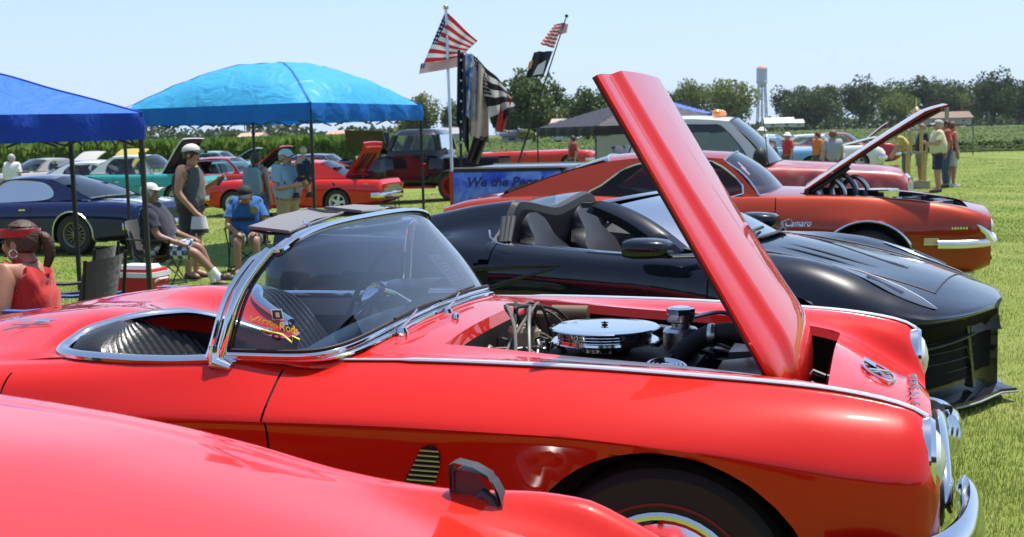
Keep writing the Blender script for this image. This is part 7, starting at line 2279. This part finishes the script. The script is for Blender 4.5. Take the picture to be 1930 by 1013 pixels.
for s_ in (-1, 1): m.tube([(-.14, s_ * .11, 1.40), (.0, s_ * .12, 1.46), (.13, s_ * .12, 1.30), (.02, s_ * .14, 1.02), (-.14, s_ * .13, .98)], .018, bm2, 6)
bp_ = m.build('backpack', angle=60); bp_.matrix_world = Matrix.Translation(T_.location) @ Matrix.Rotation(rad(75), 4, 'Z'); tag(bp_, 'grey backpack on the woman in the red sleeveless top', 'backpack')
# others
g = on_ground(18, 236); person('grey-haired man in white shirt seen from behind among the left-hand cars', (g.x, g.y), rad(80), 1.72, {}, (.72, .72, .74), 'short', (.1, .1, .12), hair=(.42, .40, .38), skin=(.5, .3, .22), stout=1.2, longleg=True)
g = on_ground(1099, 210.5); person('man in pale yellow shirt and navy shorts standing on the open grass, cap on', (g.x, g.y), rad(172), 1.74, dict(ell=(.03, .15, .66), wrl=(.15, .06, .68), pal=(.19, .03, .69), elr=(.03, -.15, .66), wrr=(.15, -.06, .68), par=(.19, -.03, .69)), (.62, .56, .34), 'short', (.012, .02, .06), skin=(.48, .27, .18), hair=(.4, .38, .36), cap=(.36, .33, .30), stout=1.35, shoes=(.04, .03, .03))
g = on_ground(1108, 205); person('man in red shirt and jeans partly hidden behind the man in pale yellow', (g.x, g.y), rad(170), 1.74, {}, (.42, .05, .04), 'short', (.05, .08, .16), skin=(.35, .18, .12), hair=(.06, .04, .03), longleg=True)
g = on_ground(1115, 204); person('man in dark top and white shorts, last of the three on the grass', (g.x, g.y), rad(10), 1.70, {}, (.02, .025, .03), 'none', (.60, .60, .62), skin=(.45, .24, .16), hair=(.12, .06, .03), shoes=(.7, .7, .7))
g = on_ground(1062, 203); person('person in yellow shirt and white cap leaning towards the open cars', (g.x, g.y), rad(170), 1.62, dict(chest=(.09, 0, .71), neck=(.15, 0, .78), jaw=(.175, 0, .815), skull=(.18, 0, .87), crown=(.175, 0, .91), nose=(.235, 0, .84), shl=(.10, .10, .77), shr=(.10, -.10, .77), ell=(.15, .13, .63), elr=(.15, -.13, .63), wrl=(.22, .12, .52), wrr=(.22, -.12, .52), pal=(.24, .12, .48), par=(.24, -.12, .48)), (.55, .42, .10), 'short', (.1, .1, .12), skin=(.5, .3, .2), cap=(.7, .7, .7), hair=(.4, .4, .4), longleg=True)
g = on_ground(1080, 202); person('person in black shirt crouching by the golden trophy', (g.x, g.y), rad(190), 1.66, {}, (.015, .015, .02), 'short', (.3, .28, .2), skin=(.5, .3, .2), hair=(.3, .2, .1), stout=1.2)
for px, ph_, lb, sh, ht, hr_ in ((893, 134, 'person in white shirt and white hat behind the pickup windshield', (.7, .7, .68), (.75, .75, .73), None), (923, 142, 'person in red shirt and white hat beyond the parked cars', (.5, .03, .03), (.76, .76, .76), None),
                            (958, 147, 'person in orange top, small and far beyond the parked cars', (.65, .2, .04), None, (.10, .06, .04)), (976, 137, 'person with brown hair in a grey patterned shirt seen from behind near the open hoods', (.32, .33, .36), None, (.16, .09, .05)), (671, 150, 'person in dark red shirt standing by the black canopy wall', (.30, .03, .02), None, (.05, .03, .02))):
    dd = 29 if px == 976 else 36
    q = at_depth(px, ph_, dd); gz_ = ground_z(q.x, q.y); Hh_ = max(1.5, min(1.85, (q.z - gz_)))
    person(lb, (q.x, q.y), rad(90 if px == 976 else 200), Hh_, {}, sh, 'short', (.06, .07, .10), hat=ht, hair=hr_ or (.4, .4, .4), skin=(.5, .28, .2), longleg=True, detail=False)

# ================================================================== things on the grass
p = at_depth(166, 318, 13.3); zg = ground_z(p.x, p.y)
T = thing('cooler', 'red cooler with a white lid on the shaded grass under the canopy', 'cooler', (p.x, p.y, zg), rad(-20))
CR = mat('cooler red', (.50, .018, .018), .4)
MB().box((0, 0, .165), (.46, .30, .33), CR, taper=1.06).build('body', T, angle=30)
MB().box((0, 0, .355), (.51, .35, .05), WHITE).box((0, 0, .395), (.47, .31, .04), CR, taper=.95).box((-.02, 0, .43), (.40, .27, .05), WHITE, taper=.85).build('lid', T, angle=30)
for s in (-1, 1): MB().tube([(s * .24, -.1, .28), (s * .28, -.08, .31), (s * .28, .08, .31), (s * .24, .1, .28)], .012, WHITE, 6).build('handle', T)
p = at_depth(163, 283, 16.4)
T = thing('drink_jug', 'grey green water jug on a small stand beside the seated man', 'jug', (p.x, p.y, ground_z(p.x, p.y)))
MB().lathe([(.001, .25), (.085, .25), (.09, .28), (.09, .54), (.07, .57), (.001, .58)], mat('jug grey green', (.10, .13, .13), .5), 18).build('body', T); MB().lathe([(.075, .57), (.08, .59), (.06, .65), (.001, .66)], BLACK, 16).build('lid', T)
m = MB(); m.box((0, 0, .235), (.34, .30, .02), BLACK)
for a in (-1, 1):
    for b in (-1, 1): m.tube([(a * .15, b * .12, .23), (a * .17, b * .14, 0)], .01, BLACK, 5)
m.build('stand', T)
# small stand of bits by the red coupe's bumper
g = on_ground(446, 236)
T = thing('camp_table', 'low dark folding table with odds and ends behind the red coupe', 'table', (g.x, g.y, g.z), rad(-10))
MB().box((0, 0, .42), (1.0, .45, .03), BLACK).build('tabletop', T)
for a in (-1, 1):
    for b in (-1, 1): MB().tube([(a * .42, b * .18, .42), (a * .45, b * .2, 0)], .014, BLACK, 5).build('leg', T)
# golden trophy, taller than a man
g = on_ground(1073, 206)
GOLD = mat('trophy gold', (.62, .47, .22), .22, 1.0); MARB = mat('trophy marble', (.34, .28, .20), .3, coat=.6, noise=.3)
T = thing('trophy', 'towering golden show trophy with columns, an eagle cup and a spire', 'trophy', (g.x, g.y, g.z), rad(-10))
for z_, w_, h_ in ((.10, .62, .20), (.92, .50, .05), (1.50, .36, .05)): MB().box((0, 0, z_), (w_, w_, h_), MARB).build('tier', T, angle=30)
for a in (-1, 1):
    for b in (-1, 1):
        MB().tube([(a * .2, b * .2, .20), (a * .2, b * .2, .90)], .035, GOLD, 10).build('column', T)
        MB().tube([(a * .13, b * .13, .95), (a * .13, b * .13, 1.48)], .028, GOLD, 10).build('column', T)
MB().lathe([(.08, 1.52), (.04, 1.58), (.03, 1.66), (.10, 1.74), (.13, 1.86), (.13, 1.98), (.08, 2.04), (.04, 2.08), (.02, 2.12), (.012, 2.28), (.001, 2.30)], GOLD, 18).build('cup', T)

# ================================================================== flags
def flag_mat(name, canton=(.012, .02, .10), red=(.50, .02, .03), white=(.75, .75, .75), cw=.40, ns=6.5):
    """thirteen stripes and a canton drawn on the sheet's own UVs"""
    m = bpy.data.materials.new(name); m.use_nodes = True; nt = m.node_tree; b = nt.nodes['Principled BSDF']; out = nt.nodes['Material Output']
    uv = nt.nodes.new('ShaderNodeUVMap'); sp = nt.nodes.new('ShaderNodeSeparateXYZ'); nt.links.new(uv.outputs[0], sp.inputs[0])
    mu = nt.nodes.new('ShaderNodeMath'); mu.operation = 'MULTIPLY'; mu.inputs[1].default_value = ns; nt.links.new(sp.outputs[1], mu.inputs[0])
    fr = nt.nodes.new('ShaderNodeMath'); fr.operation = 'FRACT'; nt.links.new(mu.outputs[0], fr.inputs[0])
    lt = nt.nodes.new('ShaderNodeMath'); lt.operation = 'LESS_THAN'; lt.inputs[1].default_value = .5; nt.links.new(fr.outputs[0], lt.inputs[0])
    mx = nt.nodes.new('ShaderNodeMix'); mx.data_type = 'RGBA'; mx.inputs[6].default_value = (*white, 1); mx.inputs[7].default_value = (*red, 1); nt.links.new(lt.outputs[0], mx.inputs[0])
    a = nt.nodes.new('ShaderNodeMath'); a.operation = 'LESS_THAN'; a.inputs[1].default_value = cw; nt.links.new(sp.outputs[0], a.inputs[0])
    c = nt.nodes.new('ShaderNodeMath'); c.operation = 'GREATER_THAN'; c.inputs[1].default_value = 6 / 13; nt.links.new(sp.outputs[1], c.inputs[0])
    e = nt.nodes.new('ShaderNodeMath'); e.operation = 'MULTIPLY'; nt.links.new(a.outputs[0], e.inputs[0]); nt.links.new(c.outputs[0], e.inputs[1])
    vo = nt.nodes.new('ShaderNodeTexVoronoi'); vo.inputs['Scale'].default_value = 16; nt.links.new(uv.outputs[0], vo.inputs['Vector']); vo.inputs['Randomness'].default_value = .15
    st = nt.nodes.new('ShaderNodeMath'); st.operation = 'LESS_THAN'; st.inputs[1].default_value = .28; nt.links.new(vo.outputs['Distance'], st.inputs[0])
    cm = nt.nodes.new('ShaderNodeMix'); cm.data_type = 'RGBA'; cm.inputs[6].default_value = (*canton, 1); cm.inputs[7].default_value = (*white, 1); nt.links.new(st.outputs[0], cm.inputs[0])
    m2 = nt.nodes.new('ShaderNodeMix'); m2.data_type = 'RGBA'; nt.links.new(e.outputs[0], m2.inputs[0]); nt.links.new(mx.outputs[2], m2.inputs[6]); nt.links.new(cm.outputs[2], m2.inputs[7])
    nt.links.new(m2.outputs[2], b.inputs['Base Color']); b.inputs['Roughness'].default_value = .7
    tr = nt.nodes.new('ShaderNodeBsdfTranslucent'); nt.links.new(m2.outputs[2], tr.inputs[0]); ms = nt.nodes.new('ShaderNodeMixShader'); ms.inputs[0].default_value = .5
    nt.links.new(b.outputs[0], ms.inputs[1]); nt.links.new(tr.outputs[0], ms.inputs[2]); nt.links.new(ms.outputs[0], out.inputs[0])
    return m
def sheet_flag(name, quad, m, parent, nu=24, nv=16, wave=.05, wn=2.2, seed=0, droop=0.0):
    """quad: hoist top, hoist bottom, fly bottom, fly top"""
    A, B_, C_, D_ = [Vector(q) for q in quad]
    G = []
    nrm = (B_ - A).cross(D_ - A).normalized()
    for i in range(nv + 1):
        v = i / nv; row = []
        for j in range(nu + 1):
            u = j / nu
            p = (A * (1 - v) + B_ * v) * (1 - u) + (D_ * (1 - v) + C_ * v) * u
            p += nrm * wave * u ** .6 * sin(wn * 2 * pi * u + 1.4 * v + seed) + Vector((0, 0, -droop * u * u * (1 - v)))
            row.append(p)
        G.append(row)
    mb = MB().grid(G, m)
    o = mb.build(name, parent)
    uv = o.data.uv_layers.new(name='UVMap')
    co = {}
    for i in range(nv + 1):
        for j in range(nu + 1): co[i * (nu + 1) + j] = (j / nu, 1 - i / nv)
    for l in o.data.loops: uv.data[l.index].uv = co[l.vertex_index]
    return o
FLAG = flag_mat('stars and stripes', cw=.13, red=(.60, .025, .035), white=(.82, .82, .82))
DF = 22.0
q = lambda px, py, d=DF: at_depth(px, py, d)
POLEM = mat('silver flag pole', (.62, .62, .64), .3, .8)
base = q(531, 215); base.z = ground_z(base.x, base.y); topp = q(522.5, -6)
T = thing('flag_pole', 'silver pole flying a large stars and stripes flag', 'flag pole', (base.x, base.y, base.z))
MB().tube([(0, 0, 0), topp - base], .028, POLEM, 10).ball(topp - base, .05, GOLD, 10, 8).build('pole', T)
fl = sheet_flag('flag', [q(522, -2), q(492, 70), q(536, 56), q(560, 34)], FLAG, T, wave=.06, wn=1.2)
for v in fl.data.vertices: v.co -= base
fl2 = sheet_flag('flag', [q(493, 60, 21.9), q(491, 72, 21.9), q(536, 64, 21.9), q(536, 52, 21.9)], FLAG, T, wave=.03, wn=1)
for v in fl2.data.vertices: v.co -= base
# second pole with the blue eagle flag and the black-and-white striped flag
DARKF = flag_mat('grey striped flag', (.01, .01, .012), (.020, .02, .022), (.60, .57, .56), cw=.3, ns=3.5)
m_, nt, b = new_mat('blue sky print flag')
tc = nt.nodes.new('ShaderNodeTexCoord'); n_ = nt.nodes.new('ShaderNodeTexNoise'); n_.inputs['Scale'].default_value = 4; n_.inputs['Detail'].default_value = 8; n_.inputs['Distortion'].default_value = 1.5
rp = nt.nodes.new('ShaderNodeValToRGB'); e = rp.color_ramp.elements; e[0].position = .40; e[0].color = (.07, .20, .55, 1); e[1].position = .60; e[1].color = (.75, .78, .80, 1)
nt.links.new(tc.outputs['Object'], n_.inputs['Vector']); nt.links.new(n_.outputs['Fac'], rp.inputs['Fac']); nt.links.new(rp.outputs[0], b.inputs['Base Color']); b.inputs['Roughness'].default_value = .7
BLUEF = m_
base = q(540, 205, 20); base.z = ground_z(base.x, base.y)
T = thing('flag_pole', 'dark pole draped with a blue sky flag, a cream flag and a black striped flag', 'flag pole', (base.x, base.y, base.z))
tp = q(538, 44, 20) - base
MB().tube([(0, 0, 0), tp], .022, BLACK, 8).build('pole', T)
q2 = lambda px, py: at_depth(px, py, 20.0) - base
CRM = mat('cream printed flag', (.66, .50, .38), .75, noise=.4, nscale=4)
STAR = mat('navy starred flag', (.012, .014, .035), .7)
o = sheet_flag('navy_flag', [q2(536, 44), q2(535, 128), q2(550, 170), q2(547, 52)], STAR, T, wave=.12, wn=1.6, seed=1)
for k in range(9):
    py_ = 56 + 12 * k
    MB().ball(q2(540.5 + (k % 2) * 2, py_) + Vector((0, -.05, 0)), .018, WHITE, 6, 5, (1, .3, 1)).build('star', o)
sheet_flag('blue_flag', [q2(545, 46), q2(541, 118), q2(556, 128), q2(560, 52)], BLUEF, T, wave=.12, wn=1.7, seed=2)
sheet_flag('cream_flag', [q2(553, 50), q2(552, 145), q2(573, 152), q2(572, 72)], CRM, T, wave=.12, wn=1.4, seed=3.0)
sheet_flag('striped_flag', [q2(553, 48), q2(578, 136), q2(606, 112), q2(590, 84)], DARKF, T, wave=.13, wn=1.5, seed=.5)
sheet_flag('red_stripe', [q2(590, 92), q2(580, 138), q2(590, 140), q2(600, 102)], mat('flag red line', (.50, .05, .04), .7), T, wave=.04, seed=.4, nu=8, nv=12)
sheet_flag('dark_flag', [q2(555, 145), q2(546, 176), q2(560, 178), q2(572, 146)], mat('brown flag', (.05, .035, .03), .75), T, wave=.10, seed=1.5)
# thin leaning pole with two small flags
base = q(600, 172, 24); tp = q(664, 4, 24)
T = thing('flag_pole', 'thin dark leaning pole with a small stars and stripes and a dark flag', 'flag pole', (base.x, base.y, base.z))
MB().tube([(0, 0, -.4), tp - base], [.022, .010], BLACK, 8).ball(tp - base, .035, BLACK, 8, 6).build('pole', T)
q3 = lambda px, py: at_depth(px, py, 24.0) - base
sheet_flag('flag', [q3(660, 12), q3(649, 42), q3(633, 37), q3(650, 14)], FLAG, T, wave=.05, seed=2)
sheet_flag('flag', [q3(660, 12), q3(654, 26), q3(664, 24), q3(666, 14)], FLAG, T, wave=.05, seed=2)
sheet_flag('dark_flag', [q3(648, 45), q3(637, 75), q3(616, 76), q3(626, 46)], mat('black printed flag', (.03, .028, .035), .7, noise=.5, nscale=3), T, wave=.06, seed=1)
MB().add([q3(640, 56) + Vector((0, -.09, 0)), q3(636, 72) + Vector((0, -.09, 0)), q3(624, 74) + Vector((0, -.09, 0)), q3(630, 62) + Vector((0, -.09, 0))], [(0, 1, 2, 3)], mat('white flag print', (.7, .68, .66), .7)).build('flag_print', T, smoothed=False)
MB().add([q3(625, 56) + Vector((0, -.09, 0)), q3(622, 66) + Vector((0, -.09, 0)), q3(618, 66) + Vector((0, -.09, 0)), q3(620, 58) + Vector((0, -.09, 0))], [(0, 1, 2, 3)], mat('orange flag print', (.75, .35, .06), .7)).build('flag_print', T, smoothed=False)
# ================================================================== summer haze in the air
hz = bpy.data.materials.new('haze'); hz.use_nodes = True
nt = hz.node_tree; nt.nodes.clear()
out = nt.nodes.new('ShaderNodeOutputMaterial'); pv = nt.nodes.new('ShaderNodeVolumePrincipled')
pv.inputs['Color'].default_value = (.86, .92, 1, 1); pv.inputs['Density'].default_value = .00011; pv.inputs['Anisotropy'].default_value = .3
nt.links.new(pv.outputs[0], out.inputs['Volume'])
o = MB().box((100, 480, 29), (1600, 1280, 61.5), hz).build('haze', smoothed=False)
o['kind'] = 'stuff'
